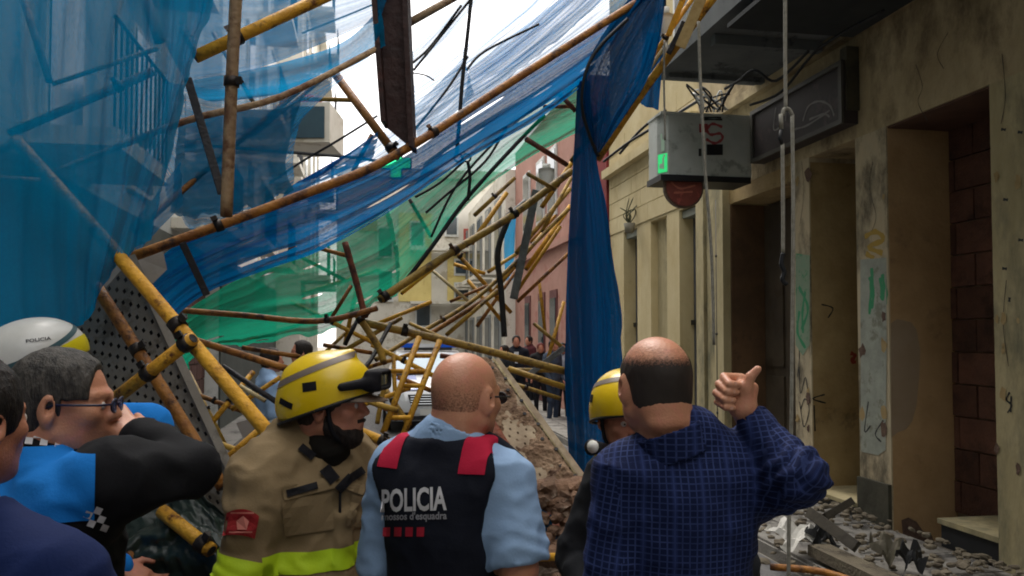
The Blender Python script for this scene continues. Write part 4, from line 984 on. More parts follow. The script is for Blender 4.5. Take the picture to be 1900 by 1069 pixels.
MB().tube([P(1450, 240, 3.2), P(1447, 258, 3.2), P(1452, 268, 3.2)], .008, 8).build('shackle', M_cab, r2, True)
rope([(1452, 266, 3.2), (1453, 380, 3.2), (1453, 470, 3.2)], 7, M_rope, 'shorter pale rope hanging from the shackle to a dark hook')
rope([(1453, 470, 3.2), (1450, 490, 3.2), (1455, 505, 3.2), (1452, 520, 3.2), (1460, 528, 3.2)], 9, M_cab, 'small dark hook at the end of the shorter rope', 'hook', 'hook')
rope([(1470, 212, 3.2), (1472, 400, 3.2), (1470, 640, 3.2), (1468, 800, 3.2), (1464, 960, 3.2), (1463, 1100, 3.2)], 7, M_rope, 'long pale rope hanging from the knot down past the raised elbow')
rope([(1296, 40, 4.3), (1300, 160, 4.3), (1305, 250, 4.3), (1309, 325, 4.3), (1320, 470, 4.3), (1325, 640, 4.3)], 6, M_rope, 'pale rope crossing the front of the light box')
rope([(1233, 75, 4.6), (1232, 150, 4.6), (1234, 260, 4.6)], 4, M_rope, 'thin grey cord below the upper lamp by the light box')
rope([(876, -20, 4.4), (868, 60, 4.4), (858, 150, 4.4), (852, 230, 4.4), (847, 285, 4.4)], 8, M_cab, 'black rope hanging before the white sky to two rings')
for x, y, lb_ in ((850, 293, 'first of two small steel rings at the end of the black rope'), (866, 293, 'second small steel ring, nearer to the drape')):
    c0 = P(x, y, 4.4); rope_pts = [c0+Vector((math.cos(a)*.022, 0, math.sin(a)*.022)) for a in np.linspace(0, 2*math.pi, 13)]
    tag(MB().tube(rope_pts, .006, 6).build('ring', M_coup, None, True), lb_, 'ring')
rope([(868, 300, 4.4), (872, 330, 4.4), (868, 372, 4.4)], 7, M_cab, 'short black tail of rope below the rings')
rope([(738, 540, 4.75), (800, 460, 4.8), (865, 370, 4.9), (960, 265, 5.0), (1010, 215, 5.1)], 9, M_cab, 'thick black seam rope along the lower edge of the green net')
rope([(1165, 35, 4.25), (1110, 90, 4.25), (1085, 140, 4.25), (1080, 200, 4.3), (1095, 255, 4.4), (1110, 290, 4.45)], 7, M_cab, 'black rope curving down the edge of the drape')
for k, (pts, lb_) in enumerate([([(768, 130, 4.9), (820, 65, 5), (880, -10, 5)], 'black cable beside the thin blue ribbon of net'),
        ([(764, 118, 4.9), (800, 85, 5), (856, 10, 5)], 'upper of the thin black cables next to the beam'),
        ([(866, 130, 4.7), (900, 95, 4.8), (1000, 45, 4.9)], 'black hem cord along the top of the pale net'),
        ([(770, 240, 4.4), (830, 165, 4.5), (868, 105, 4.6)], 'black cord along the twisted blue strip'),
        ([(800, 440, 4.8), (850, 340, 4.8), (940, 240, 4.8)], 'dark cord over the pale part of the green net'),
        ([(790, 395, 4.8), (830, 360, 4.8), (900, 300, 4.8), (940, 235, 4.8)], 'second dark cord over the green net, below the first'),
        ([(770, 366, 4.8), (815, 340, 4.8), (860, 300, 4.8)], 'thin dark cord leaving the blue band by the rings'),
        ([(764, 135, 4.6), (790, 140, 4.6), (806, 150, 4.6)], 'little bent wire poking from the beam'),
        ([(500, 340, 4.1), (560, 300, 4.2), (625, 262, 4.2), (700, 215, 4.3)], 'black cable above the white streak under the balcony box'),
        ([(560, 62, 4.0), (620, 38, 4.0), (660, 22, 4.0), (700, 5, 4.0)], 'thin wavy cable crossing the sheer net near the beam')]):
    rope(pts, 5 if k not in (9, 7) else 3, M_cab, lb_, 'cable', 'cable')
# facade cables and hooks on the right
for k, (pts, lb_) in enumerate([([(1392, 195, 7.8), (1450, 170, 7.4), (1520, 90, 6.9), (1640, 20, 6.2)], 'black cable clipped along the facade under the slab'),
        ([(1120, 300, 11), (1170, 262, 10.5), (1250, 215, 9.5), (1310, 178, 8.8)], 'black cable running along the cream wall to the light box'),
        ([(1150, 285, 11), (1190, 240, 10.5), (1235, 205, 10)], 'short cable loop on the cream wall by the yellow tubes'),
        ([(1345, 165, 7.6), (1370, 150, 7.3), (1400, 130, 7.0), (1440, 150, 7.0), (1500, 95, 6.6)], 'loose cable hanging under the dark soffit')]):
    rope(pts, 5, M_cab, lb_, 'cable', 'cable')
mb = thing('cable_bundle', 'tangle of pale wires on top of the light box sign', 'cables', P(1325, 195, 7.3))
for k in range(9):
    rr2 = random.Random(k+40); p0 = P(1300+k*5, 208, 7.3)
    MB().tube(smooth_pts([p0, p0+Vector((rr2.uniform(-.1, .1), rr2.uniform(-.1, .1), .12)), p0+Vector((rr2.uniform(-.15, .2), rr2.uniform(-.1, .1), rr2.uniform(.12, .25))), p0+Vector((rr2.uniform(-.1, .25), 0, .02))], 4), .009, 5).build('wire', M_white if k % 2 else M_cab, mb, True)

# more of the collapsed tangle in the middle of the street
tangle = [((655, 690, 4.9), (770, 655, 5.0), 8, 'Y', 'yellow tube just over the goggles, crossing to the ladder frame'),
 ((690, 640, 4.7), (810, 700, 4.6), 9, 'Y', 'yellow tube dropping behind the ladder frame top'),
 ((745, 545, 5.2), (870, 445, 5.5), 7, 'Y', 'thin yellow tube parallel to the long olive-brown one'),
 ((760, 600, 5.4), (850, 640, 5.3), 7, 'O', 'short ochre tube above the windscreen'),
 ((700, 700, 4.4), (760, 790, 4.2), 10, 'O', 'ochre tube slanting behind the ladder frame foot'),
 ((868, 520, 6.2), (935, 600, 6.2), 7, 'Y', 'yellow brace slanting down towards the light bar'),
 ((900, 560, 6.0), (1010, 430, 6.2), 8, 'Y', 'yellow tube rising before the white street front'),
 ((880, 400, 6.3), (955, 330, 6.4), 8, 'O', 'ochre tube over the yellow building, near the grey stub'),
 ((960, 560, 6.0), (1055, 470, 6.0), 7, 'B', 'brown tube low before the pink wall'),
 ((990, 600, 6.0), (1050, 650, 6.0), 7, 'O', 'ochre stub above the onlookers'),
 ((800, 500, 5.8), (870, 560, 5.8), 6, 'P', 'pale batten across the yellow building windows'),
 ((620, 700, 4.6), (700, 720, 4.5), 8, 'B', 'brown tube low behind the yellow helmet brow'),
 ((430, 760, 4.2), (520, 700, 4.2), 9, 'Y', 'yellow tube in the dusk behind the golden diagonal foot'),
 ((330, 720, 4.4), (470, 770, 4.2), 9, 'B', 'brown tube before the brick garage panel'),
 ((350, 690, 4.5), (420, 830, 4.3), 8, 'O', 'ochre tube leaning on the vent lattice'),
 ((540, 560, 4.7), (700, 640, 4.5), 8, 'Y', 'yellow tube sloping through the green net hem'),
 ((565, 690, 4.8), (660, 600, 4.9), 7, 'O', 'ochre tube behind the top of the yellow helmet'),
 ((915, 700, 5.0), (1040, 740, 4.9), 8, 'O', 'ochre tube low beside the caked deck'),
 ((1000, 520, 6.5), (1012, 620, 6.5), 6, 'Y', 'thin yellow upright before the maroon door'),
 ((835, 560, 5.9), (905, 530, 5.9), 6, 'B', 'brown link between the two thin olive tubes'),
 ((395, 60, 3.9), (470, 190, 3.9), 8, 'T', 'tan tube hanging behind the sheer net'),
 ((470, 250, 4.0), (620, 130, 4.1), 7, 'B', 'thin brown tube behind the teal flap'),
 ((1130, 240, 4.9), (1230, 90, 4.8), 9, 'P', 'pale splintered batten along the long yellow tube'),
 ((1180, 150, 4.7), (1290, -10, 4.6), 9, 'Y', 'second yellow tube alongside the long one near the top lamp'),
 ((1060, 300, 5.1), (1120, 220, 5.0), 10, 'O', 'ochre tube passing behind the neck of the drape'),
 ((1005, 385, 6.0), (1062, 300, 6.0), 9, 'Y', 'yellow tube next to the lower hanging lamp')]
for a, b, px, m, lb_ in tangle: T([a, b], px, m, lb_, (.5,) if px > 7 else ())

# small lumps and splinters over the heaps
mb = MB(); rr3 = random.Random(33)
for k in range(260):
    x = rr3.uniform(-2.6, 1.3); y = rr3.uniform(3.6, 6.6); hits = 0
    for (cx, cy, rx, ry, hm) in ((-.6, 4.6, 2.2, 1.4, .95), (.75, 4.2, .9, 1.1, .75), (-1.35, 5.7, 1.5, 1.3, 1.25)):
        q = math.hypot((x-cx)/rx, (y-cy)/ry); hits = max(hits, hm*max(0, 1-q)**.8)
    r0 = rr3.uniform(.02, .07); V, F = rough_rock((0, 0, 0), r0, k+900, (1.5, 1, .6), rr3.uniform(0, 3)); mb.add([v+Vector((x, y, hits+.02)) for v in V], F)
tag(mb.build('rubble_lumps', M_rub), kind='stuff')
for k, (a, b, px, m, lb_) in enumerate([((540, 800, 4.4), (690, 740, 4.6), 14, M_wood, 'grey plank end on the brown heap behind the yellow helmet'), ((700, 850, 4.0), (790, 800, 4.2), 16, M_wood, 'grey plank lying by the ladder frame foot'), ((360, 860, 4.0), (480, 880, 3.9), 14, M_wood, 'grey plank low behind the raised elbow')]):
    barobj(a, b, px, m, lb_, .03, 'plank', 'plank')

for a, b, px, m, lb_ in [((560, 545, 5.0), (705, 500, 5.2), 7, 'Y', 'yellow tube dimly crossing behind the green net'),
 ((440, 640, 4.6), (620, 580, 4.7), 8, 'Y', 'yellow tube rising from the garage side under the green hem'),
 ((690, 605, 5.0), (800, 560, 5.2), 8, 'Y', 'bright yellow tube just left of the thin olive one'),
 ((730, 660, 4.6), (735, 780, 4.5), 8, 'Y', 'upright yellow tube between the goggles and the ladder frame'),
 ((650, 760, 4.1), (760, 720, 4.3), 9, 'Y', 'yellow tube level with the firefighter nose'),
 ((470, 690, 3.9), (380, 800, 3.7), 10, 'Y', 'yellow tube slanting over the brick garage panel'),
 ((820, 690, 5.0), (900, 720, 5.0), 7, 'O', 'ochre tube across the bonnet of the car'),
 ((1040, 420, 5.9), (960, 540, 6.0), 7, 'Y', 'yellow tube on the inner side of the parallel pair'),
 ((640, 640, 4.8), (660, 540, 4.8), 8, 'Y', 'short steep yellow tube beside the reddish upright')]:
    T([a, b], px, m, lb_, (.5,) if px > 8 else ())
# ------------------------------------------------------------------ figures: signed distance fields meshed with surface nets
class Vol:
    def __init__(s, lo, hi, h):
        s.lo = np.array(lo, float); s.h = h; s.n = np.ceil((np.array(hi)-s.lo)/h).astype(int)+1
        s.F = np.full(s.n, 1.0, np.float32); s.ax = [s.lo[i]+h*np.arange(s.n[i], dtype=np.float32) for i in range(3)]
    def like(s):
        o = Vol.__new__(Vol); o.lo = s.lo; o.h = s.h; o.n = s.n; o.F = np.full(s.n, 1.0, np.float32); o.ax = s.ax; return o
    def sub(s, lo, hi):
        a = np.maximum(0, np.floor((np.array(lo)-s.lo)/s.h).astype(int)); b = np.minimum(s.n, np.ceil((np.array(hi)-s.lo)/s.h).astype(int)+1)
        if (b <= a).any(): return None
        sl = tuple(slice(a[i], b[i]) for i in range(3))
        return sl, s.ax[0][sl[0]][:, None, None], s.ax[1][sl[1]][None, :, None], s.ax[2][sl[2]][None, None, :]
    def put(s, prim, k=.02, op='u', grow=0.):
        lo, hi, f = prim; m = .05+k+abs(grow)
        r = s.sub(np.array(lo)-m, np.array(hi)+m)
        if r is None: return s
        sl, X, Y, Z = r; d = f(X, Y, Z)-grow; A = s.F[sl]
        if op == 'u':
            h = np.clip(.5+.5*(A-d)/k, 0, 1); s.F[sl] = A*(1-h)+d*h-k*h*(1-h)
        elif op == 's':
            d = -d; h = np.clip(.5-.5*(A-d)/k, 0, 1); s.F[sl] = A*(1-h)+d*h+k*h*(1-h)
        elif op == 'i':
            pass
        return s
    def cut(s, co, n):                        # keep the side the normal points away from
        co = np.array(co); n = np.array(n)/np.linalg.norm(n)
        d = (s.ax[0][:, None, None]-co[0])*n[0]+(s.ax[1][None, :, None]-co[1])*n[1]+(s.ax[2][None, None, :]-co[2])*n[2]
        s.F = np.maximum(s.F, d.astype(np.float32)); return s
    def inter(s, o): s.F = np.maximum(s.F, o.F); return s
    def minus(s, o): s.F = np.maximum(s.F, -o.F); return s
    def mesh(s):
        F = s.F.copy(); F[0] = 1; F[-1] = 1; F[:, 0] = 1; F[:, -1] = 1; F[:, :, 0] = 1; F[:, :, -1] = 1
        ins = F < 0; n = np.array(F.shape); cn = n-1; tot = int(cn.prod())
        cs = np.array([cn[1]*cn[2], cn[2], 1]); acc = np.zeros((tot, 3)); cnt = np.zeros(tot); quads = []
        for a in range(3):
            sl0 = [slice(None)]*3; sl1 = [slice(None)]*3; sl0[a] = slice(0, -1); sl1[a] = slice(1, None)
            cr = np.argwhere(ins[tuple(sl0)] != ins[tuple(sl1)])
            if not len(cr): continue
            nx = cr.copy(); nx[:, a] += 1
            f0 = F[tuple(cr.T)]; f1 = F[tuple(nx.T)]; t = f0/(f0-f1)
            p = cr.astype(float); p[:, a] += t
            b, c = (a+1) % 3, (a+2) % 3
            ids = []
            for db, dc in ((0, 0), (-1, 0), (-1, -1), (0, -1)):
                q = cr.copy(); q[:, b] += db; q[:, c] += dc; li = q@cs; ids.append(li)
                for j in range(3): acc[:, j] += np.bincount(li, p[:, j], tot)
                cnt += np.bincount(li, minlength=tot)
            Q = np.stack(ids, 1); fl = ~ins[tuple(cr.T)]
            Q[fl] = Q[fl][:, ::-1]; quads.append(Q)
        use = cnt > 0; mp = np.cumsum(use)-1
        V = acc[use]/cnt[use][:, None]*s.h+s.lo; Fq = mp[np.concatenate(quads)]
        return V, Fq
def relax(V, F, it=2, w=.5):
    n = len(V); i = F.ravel(); j = np.roll(F, -1, 1).ravel()
    for _ in range(it):
        A = np.stack([np.bincount(i, V[j, k], n)+np.bincount(j, V[i, k], n) for k in range(3)], 1)
        c = np.bincount(i, minlength=n)+np.bincount(j, minlength=n); V = V*(1-w)+w*A/c[:, None]
    return V
def normals(V, F):
    a = V[F[:, 2]]-V[F[:, 0]]; b = V[F[:, 3]]-V[F[:, 1]]; fn = np.cross(a, b); N = np.zeros_like(V)
    for k in range(4):
        for j in range(3): N[:, j] += np.bincount(F[:, k], fn[:, j], len(V))
    return N/(np.linalg.norm(N, axis=1, keepdims=True)+1e-12)
def cap(a, b, ra, rb=None):
    a = np.array(a, float); b = np.array(b, float); rb = ra if rb is None else rb; m = max(ra, rb); ba = b-a; L = ba@ba+1e-12
    def f(X, Y, Z):
        x, y, z = X-a[0], Y-a[1], Z-a[2]; h = np.clip((x*ba[0]+y*ba[1]+z*ba[2])/L, 0, 1)
        return np.sqrt((x-ba[0]*h)**2+(y-ba[1]*h)**2+(z-ba[2]*h)**2)-(ra+(rb-ra)*h)
    return np.minimum(a, b)-m, np.maximum(a, b)+m, f
def ell(c, r, M=None):
    c = np.array(c, float); r = np.array(r, float); M = np.eye(3) if M is None else np.array(M); mr = r.max()
    def f(X, Y, Z):
        x, y, z = X-c[0], Y-c[1], Z-c[2]
        q = [M[0][i]*x+M[1][i]*y+M[2][i]*z for i in range(3)]
        k0 = np.sqrt((q[0]/r[0])**2+(q[1]/r[1])**2+(q[2]/r[2])**2); k1 = np.sqrt((q[0]/r[0]**2)**2+(q[1]/r[1]**2)**2+(q[2]/r[2]**2)**2)
        return k0*(k0-1)/(k1+1e-9)
    return c-mr, c+mr, f
def rbox(c, hf, rad, M=None):
    c = np.array(c, float); hf = np.array(hf, float); M = np.eye(3) if M is None else np.array(M); mr = np.linalg.norm(hf)+rad
    def f(X, Y, Z):
        x, y, z = X-c[0], Y-c[1], Z-c[2]
        q = [np.abs(M[0][i]*x+M[1][i]*y+M[2][i]*z)-hf[i] for i in range(3)]
        o = np.sqrt(np.maximum(q[0], 0)**2+np.maximum(q[1], 0)**2+np.maximum(q[2], 0)**2)
        return o+np.minimum(np.maximum(q[0], np.maximum(q[1], q[2])), 0)-rad
    return c-mr, c+mr, f
def rotz(a): return np.array([[math.cos(a), -math.sin(a), 0], [math.sin(a), math.cos(a), 0], [0, 0, 1.]])
def rotx(a): return np.array([[1, 0, 0], [0, math.cos(a), -math.sin(a)], [0, math.sin(a), math.cos(a)]])
def roty(a): return np.array([[math.cos(a), 0, math.sin(a)], [0, 1, 0], [-math.sin(a), 0, math.cos(a)]])
class Fr:
    """local frame: x to the person's right, y forward, z up (M's columns are the local axes in the world)"""
    def __init__(s, o, yaw, pitch=0., roll=0., sc=1.): s.o = np.array(o, float); s.M = rotz(R(yaw))@rotx(R(pitch))@roty(R(roll)); s.s = sc
    def p(s, *v): return s.o+s.M@(np.array(v, float)*s.s)
    def ell(s, c, r, M2=None): return ell(s.p(*c), np.array(r)*s.s, s.M if M2 is None else s.M@M2)
    def cap(s, a, b, ra, rb=None): return cap(s.p(*a), s.p(*b), ra*s.s, None if rb is None else rb*s.s)
    def box(s, c, h, r, M2=None): return rbox(s.p(*c), np.array(h)*s.s, r*s.s, s.M if M2 is None else s.M@M2)
def head_prims(v, H, beard=0., fat=0.):
    u = lambda p, k=.02: v.put(p, k)
    u(H.ell((0, -.014, .030), (.076+fat*.4, .097, .088)), .01)
    u(H.ell((0, .022, -.03), (.062+fat, .068, .082)), .03)
    u(H.ell((0, -.045, -.035), (.058+fat, .045, .06)), .03)
    for s in (-1, 1):
        u(H.cap((s*(.055+fat), -.002, -.055), (s*.022, .062, -.092), .017, .014), .03)
        u(H.ell((s*.040, .060, -.018), (.022, .022, .02)), .02)
        u(H.cap((s*.012, .086, .024), (s*.048, .068, .024), .010, .008), .014)
    u(H.ell((0, .066, -.093), (.024, .021, .019)), .02)
    u(H.ell((0, .072, -.05), (.03, .022, .03)), .02)
    for s in (-1, 1): v.put(H.ell((s*.031, .096, .003), (.018, .014, .011)), .012, 's')
    u(H.cap((0, .086, .016), (0, .108, -.020), .008, .011), .012)
    for s in (-1, 1): u(H.ell((s*.011, .098, -.026), (.009, .010, .008)), .008)
    u(H.ell((0, .092, -.052), (.025, .009, .006)), .006); u(H.ell((0, .089, -.064), (.021, .010, .007)), .006)
    v.put(H.cap((-.022, .103, -.058), (.022, .103, -.058), .0035), .006, 's')
    for s in (-1, 1): u(H.ell((s*.031, .076, .003), (.0135, .0135, .012)), .004)
    if beard: u(H.ell((0, .058, -.085), (.05, .045, .04)), .02)
def ears(v, H):
    for s in (-1, 1):
        E = rotz(R(-s*22))
        v.put(H.ell((s*.082, -.012, -.006), (.010, .022, .037), E), .008)
        v.put(H.ell((s*.073, -.010, -.022), (.010, .013, .018), E), .008)
        v.put(H.ell((s*.087, -.006, -.002), (.006, .010, .018), E), .005, 's')
def torso_prims(B, bulk=1., belly=0.):
    return [B.ell((0, 0, .95), (.160*bulk, .115*bulk, .13)), B.ell((0, .012+belly*.5, 1.10), (.145*bulk+belly*.5, .118*bulk+belly, .16)), B.ell((0, -.002, 1.28), (.158*bulk, .120*bulk, .17)),
            B.ell((0, -.018, 1.385), (.165*bulk, .095*bulk, .085)), B.cap((-.145*bulk, -.015, 1.405), (.145*bulk, -.015, 1.405), .060), B.cap((0, -.03, 1.505), (-.14*bulk, -.02, 1.425), .045), B.cap((0, -.03, 1.505), (.14*bulk, -.02, 1.425), .045)]
def arm_prims(sh, el, wr, k=1.): return [cap(sh, el, .058*k, .044*k), cap(el, wr, .044*k, .028*k)]
def leg_prims(B, k=1., spread=.1):
    o = []
    for s in (-1, 1):
        o += [B.cap((s*.088, 0, .93), (s*spread, .02, .5), .09*k, .062*k), B.cap((s*spread, .02, .5), (s*spread*1.05, -.02, .1), .06*k, .046*k)]
    return o
SKIN = mat('skin', '#c0866a', '#a86c54', 7, .48, bump=.14, bscale=170, c3='#c97f6c', s3=22, t3=(.5, .75), spec=.4)
SKIN2 = mat('skin_ruddy', '#cb9476', '#b37659', 6, .42, bump=.14, bscale=170, c3='#cf8a76', s3=24, t3=(.5, .75), spec=.45)
def hand(v, W, dirv, palm, side, curl=.3, sc=1.):
    """open relaxed hand at wrist W; dirv along the fingers, palm the palm normal, side towards the thumb"""
    d = np.array(dirv)/np.linalg.norm(dirv); p = np.array(palm)/np.linalg.norm(palm); t = np.array(side)/np.linalg.norm(side)
    p = p-d*(p@d); p /= np.linalg.norm(p); t2 = np.cross(d, p); t = t2 if t2@t > 0 else -t2
    c = np.array(W)+d*.05*sc; v.put(rbox(c, np.array([.030, .008, .036])*sc, .010*sc, np.stack([t, p, d], 1)), .015)
    for i, (o, L) in enumerate(((.030, .070), (.010, .078), (-.010, .072), (-.029, .056))):
        a = np.array(W)+d*.088*sc+t*o*sc; u = d; q = a
        for j, f in enumerate((.42, .32, .26)):
            ang = curl*(j+.6); u2 = u*math.cos(ang)+p*math.sin(ang); u2 /= np.linalg.norm(u2); e = q+u2*L*f*sc
            v.put(cap(q, e, (.0095-.0012*j)*sc, (.0085-.0012*j)*sc), .004); q = e; u = u2
    a = np.array(W)+d*.02*sc+t*.028*sc; b = a+(t*.7+d*.6+p*.3)*.042*sc; e = b+(t*.15+d*1+p*.3)*.034*sc
    v.put(cap(a, b, .014*sc, .011*sc), .012); v.put(cap(b, e, .011*sc, .009*sc), .006)
def skinmesh(name, v, m, parent, relaxn=1): V, F = v.mesh(); V = relax(V, F, relaxn, .4); return mesh_obj(name, V, F, m, parent, True), V, F
def cloth(name, v, m, parent, wr=.006, scale=(9, 9, 14), seed=1, uv=None, rl=1, ridge=True, arms=()):
    V, F = v.mesh(); V = relax(V, F, rl, .4); N = normals(V, F)
    q = V*np.array(scale)+seed*3.1; n = vnoise(q, 1., 3)
    if ridge: n = 1-2*np.abs(n)**.7
    n2 = 1-2*np.abs(vnoise(V*np.array(scale)*2.3+seed*1.7+5, 1., 2))**.7
    V = V+N*(n*wr+n2*wr*.35)[:, None]
    for A_, B_ in arms:                       # folds that ring the sleeve towards the bend
        ax = B_-A_; L_ = np.linalg.norm(ax); ax = ax/L_; s_ = (V-A_)@ax; rad = np.linalg.norm(V-A_-s_[:, None]*ax, axis=1)
        w = np.exp(-((s_-L_)/.10)**2)*(rad < .13)*(s_ > -.02); V = V+N*(w*np.sin(s_*120+3.5*np.sin(V@np.array([22, 9, 17])))*.0045)[:, None]
    V = relax(V, F, 1, .35)
    o = mesh_obj(name, V, F, m, parent, True); return o, V, F
def shell(name, VF, planes, m, parent, off=.003, thick=None, keep=None):
    """a band or patch sewn on: the part of a garment between planes, lifted off it along its normals"""
    V, F = VF; N = normals(V, F); V2 = V+N*off; c = V2[F].mean(1); k = np.ones(len(F), bool)
    for co, n in planes: k &= ((c-np.array(co))@np.array(n)) < .03
    if keep is not None: k &= keep(c)
    F2 = F[k]
    if not len(F2): return None
    idx = np.unique(F2); mp = -np.ones(len(V), int); mp[idx] = np.arange(len(idx))
    o = mesh_obj(name, V2[idx], mp[F2], m, parent, True)
    bm = bmesh.new(); bm.from_mesh(o.data); w0 = wloc(parent)
    for co, n in planes:
        bmesh.ops.bisect_plane(bm, geom=bm.verts[:]+bm.edges[:]+bm.faces[:], plane_co=Vector(co)-w0, plane_no=Vector(n), clear_outer=True, dist=1e-6)
    bm.to_mesh(o.data); bm.free(); return o
def collar(base, top, s0, s1, r0, r1, m, parent, slant=(0, 0, 0), gap=.008, name='collar', opening=None):
    b_, t_ = np.array(base), np.array(top); ax = t_-b_; L_ = np.linalg.norm(ax); ax = ax/L_
    p0, p1 = b_+ax*s0, b_+ax*s1; v = Vol(np.minimum(p0, p1)-.15, np.maximum(p0, p1)+.15, .005)
    v.put(cap(p0-ax*.05, p1+ax*.05, r0, r1), .005); w = v.like(); w.put(cap(p0-ax*.1, p1+ax*.1, r0-gap, r1-gap), .005); v.minus(w)
    n = ax+np.array(slant); v.cut(p1, n); v.cut(p0, -n)
    if opening is not None:
        for co, nn in opening: v.cut(co, nn)
    return cloth(name, v, m, parent, .002, (14, 14, 14), 3)
def bvh(VF): return BVHTree.FromPolygons([tuple(p) for p in VF[0]], VF[1].tolist())
def decal(name, polys, O, U, Wv, D, tree, m, parent, off=.003):
    """flat print laid on a garment: polygons in (u, v) metres on a plane at O are dropped along D onto the surface"""
    O, U, Wv, D = Vector(O), Vector(U).normalized(), Vector(Wv).normalized(), Vector(D).normalized()
    V = []; F = []
    for vs, fs in polys:
        k = len(V)
        for (a, b) in vs:
            s = O+U*a+Wv*b; h = tree.ray_cast(s-D*.35, D)
            V.append((h[0]-D*off) if h[0] is not None else s)
        F += [[i+k for i in f] for f in fs]
    return mesh_obj(name, V, F, m, parent)
def grid(w, h, nx=8, ny=4, cx=0, cy=0):
    return ([(cx-w/2+w*i/nx, cy-h/2+h*j/ny) for j in range(ny+1) for i in range(nx+1)], [[j*(nx+1)+i, j*(nx+1)+i+1, (j+1)*(nx+1)+i+1, (j+1)*(nx+1)+i] for j in range(ny) for i in range(nx)])
def text_poly(body, size, bold=.0, w=None, shear=0.):
    cu = bpy.data.curves.new('text', 'FONT'); cu.body = body; cu.size = size; cu.offset = bold; cu.shear = shear; cu.resolution_u = 3
    o = bpy.data.objects.new('text', cu); COL.objects.link(o); dg = bpy.context.evaluated_depsgraph_get()
    me = bpy.data.meshes.new_from_object(o.evaluated_get(dg)); bpy.data.objects.remove(o); bpy.data.curves.remove(cu)
    bm = bmesh.new(); bm.from_mesh(me); bmesh.ops.triangulate(bm, faces=bm.faces[:]); bmesh.ops.subdivide_edges(bm, edges=[e for e in bm.edges if e.calc_length() > size*.2], cuts=1)
    bmesh.ops.triangulate(bm, faces=bm.faces[:])
    vs = [(v.co.x, v.co.y) for v in bm.verts]; bm.verts.index_update(); fs = [[v.index for v in f.verts] for f in bm.faces]; bm.free(); bpy.data.meshes.remove(me)
    mx = max(a for a, b in vs); mn = min(a for a, b in vs); k = (w/(mx-mn)) if w else 1
    return [((a-mn)*k-(w or (mx-mn))/2, b) for a, b in vs], fs
def glasses(H, parent, lens, frame_m, rimless=True):
    g = None; fr = MB()
    for s in (-1, 1):
        pts = [H.p(s*.031+.022*math.cos(a), .110-.004*abs(math.cos(a)), .002+.015*math.sin(a)) for a in np.linspace(0, 2*math.pi, 15)]
        fr.tube([Vector(p) for p in pts], .0022*H.s, 5, False)
        fr.tube([Vector(H.p(s*.053, .106, .006)), Vector(H.p(s*.078, .085, .006)), Vector(H.p(s*.082, .0, .006)), Vector(H.p(s*.080, -.02, -.005))], .0028*H.s, 6)
    fr.tube([Vector(H.p(-.01, .111, .006)), Vector(H.p(.01, .111, .006))], .0025*H.s, 5)
    g = fr.build('glasses', frame_m, parent, True); g['label'] = 'spectacles with dark frame'
    for s in (-1, 1):
        pts = [H.p(s*.031+.022*math.cos(a), .1105-.004*abs(math.cos(a)), .002+.015*math.sin(a)) for a in np.linspace(0, 2*math.pi, 15)[:-1]]
        MB().add([Vector(p) for p in pts], [list(range(14))]).build('lens', lens, g)
def eyes(H, parent):
    for s in (-1, 1):
        bm = bmesh.new(); bmesh.ops.create_uvsphere(bm, u_segments=12, v_segments=8, radius=.0115*H.s)
        V = np.array([tuple(v.co) for v in bm.verts])+H.p(s*.031, .0785, .002); F = [[v.index for v in f.verts] for f in bm.faces]; bm.free()
        e = mesh_obj('eye', V, F, mat('eye_white', '#cfc8c0', None, rough=.3), parent, True)
        pts = [H.p(s*.031+.0035*math.cos(a), .0903, .002+.0032*math.sin(a)) for a in np.linspace(0, 2*math.pi, 11)[:-1]]
        MB().add([Vector(p) for p in pts], [list(range(10))]).build('iris', mat('iris', '#2c1d14', None, rough=.3), e)
def hairmesh(name, H, m, parent, cutf, thick=.008, h=.004, strands=.0025, seed=3, fat=0.):
    c = H.p(0, 0, 0); v = Vol(c-.17*H.s, c+.17*H.s, h)
    v.put(H.ell((0, -.014, .030), (.076+fat*.4, .097, .088)), .01, 'u', thick*H.s); v.put(H.ell((0, -.045, -.035), (.058+fat, .045, .06)), .03, 'u', thick*H.s)
    X, Y, Z = np.meshgrid(*v.ax, indexing='ij'); q = np.stack([X-H.o[0], Y-H.o[1], Z-H.o[2]], -1)@H.M/H.s
    v.F = np.maximum(v.F, cutf(q[..., 0], q[..., 1], q[..., 2]).astype(np.float32))
    V, F = v.mesh(); V = relax(V, F, 1, .3); N = normals(V, F); V = V+N*(vnoise(V*np.array([70, 70, 40])+seed, 1, 3)*strands)[:, None]
    return mesh_obj(name, V, F, m, parent, True)
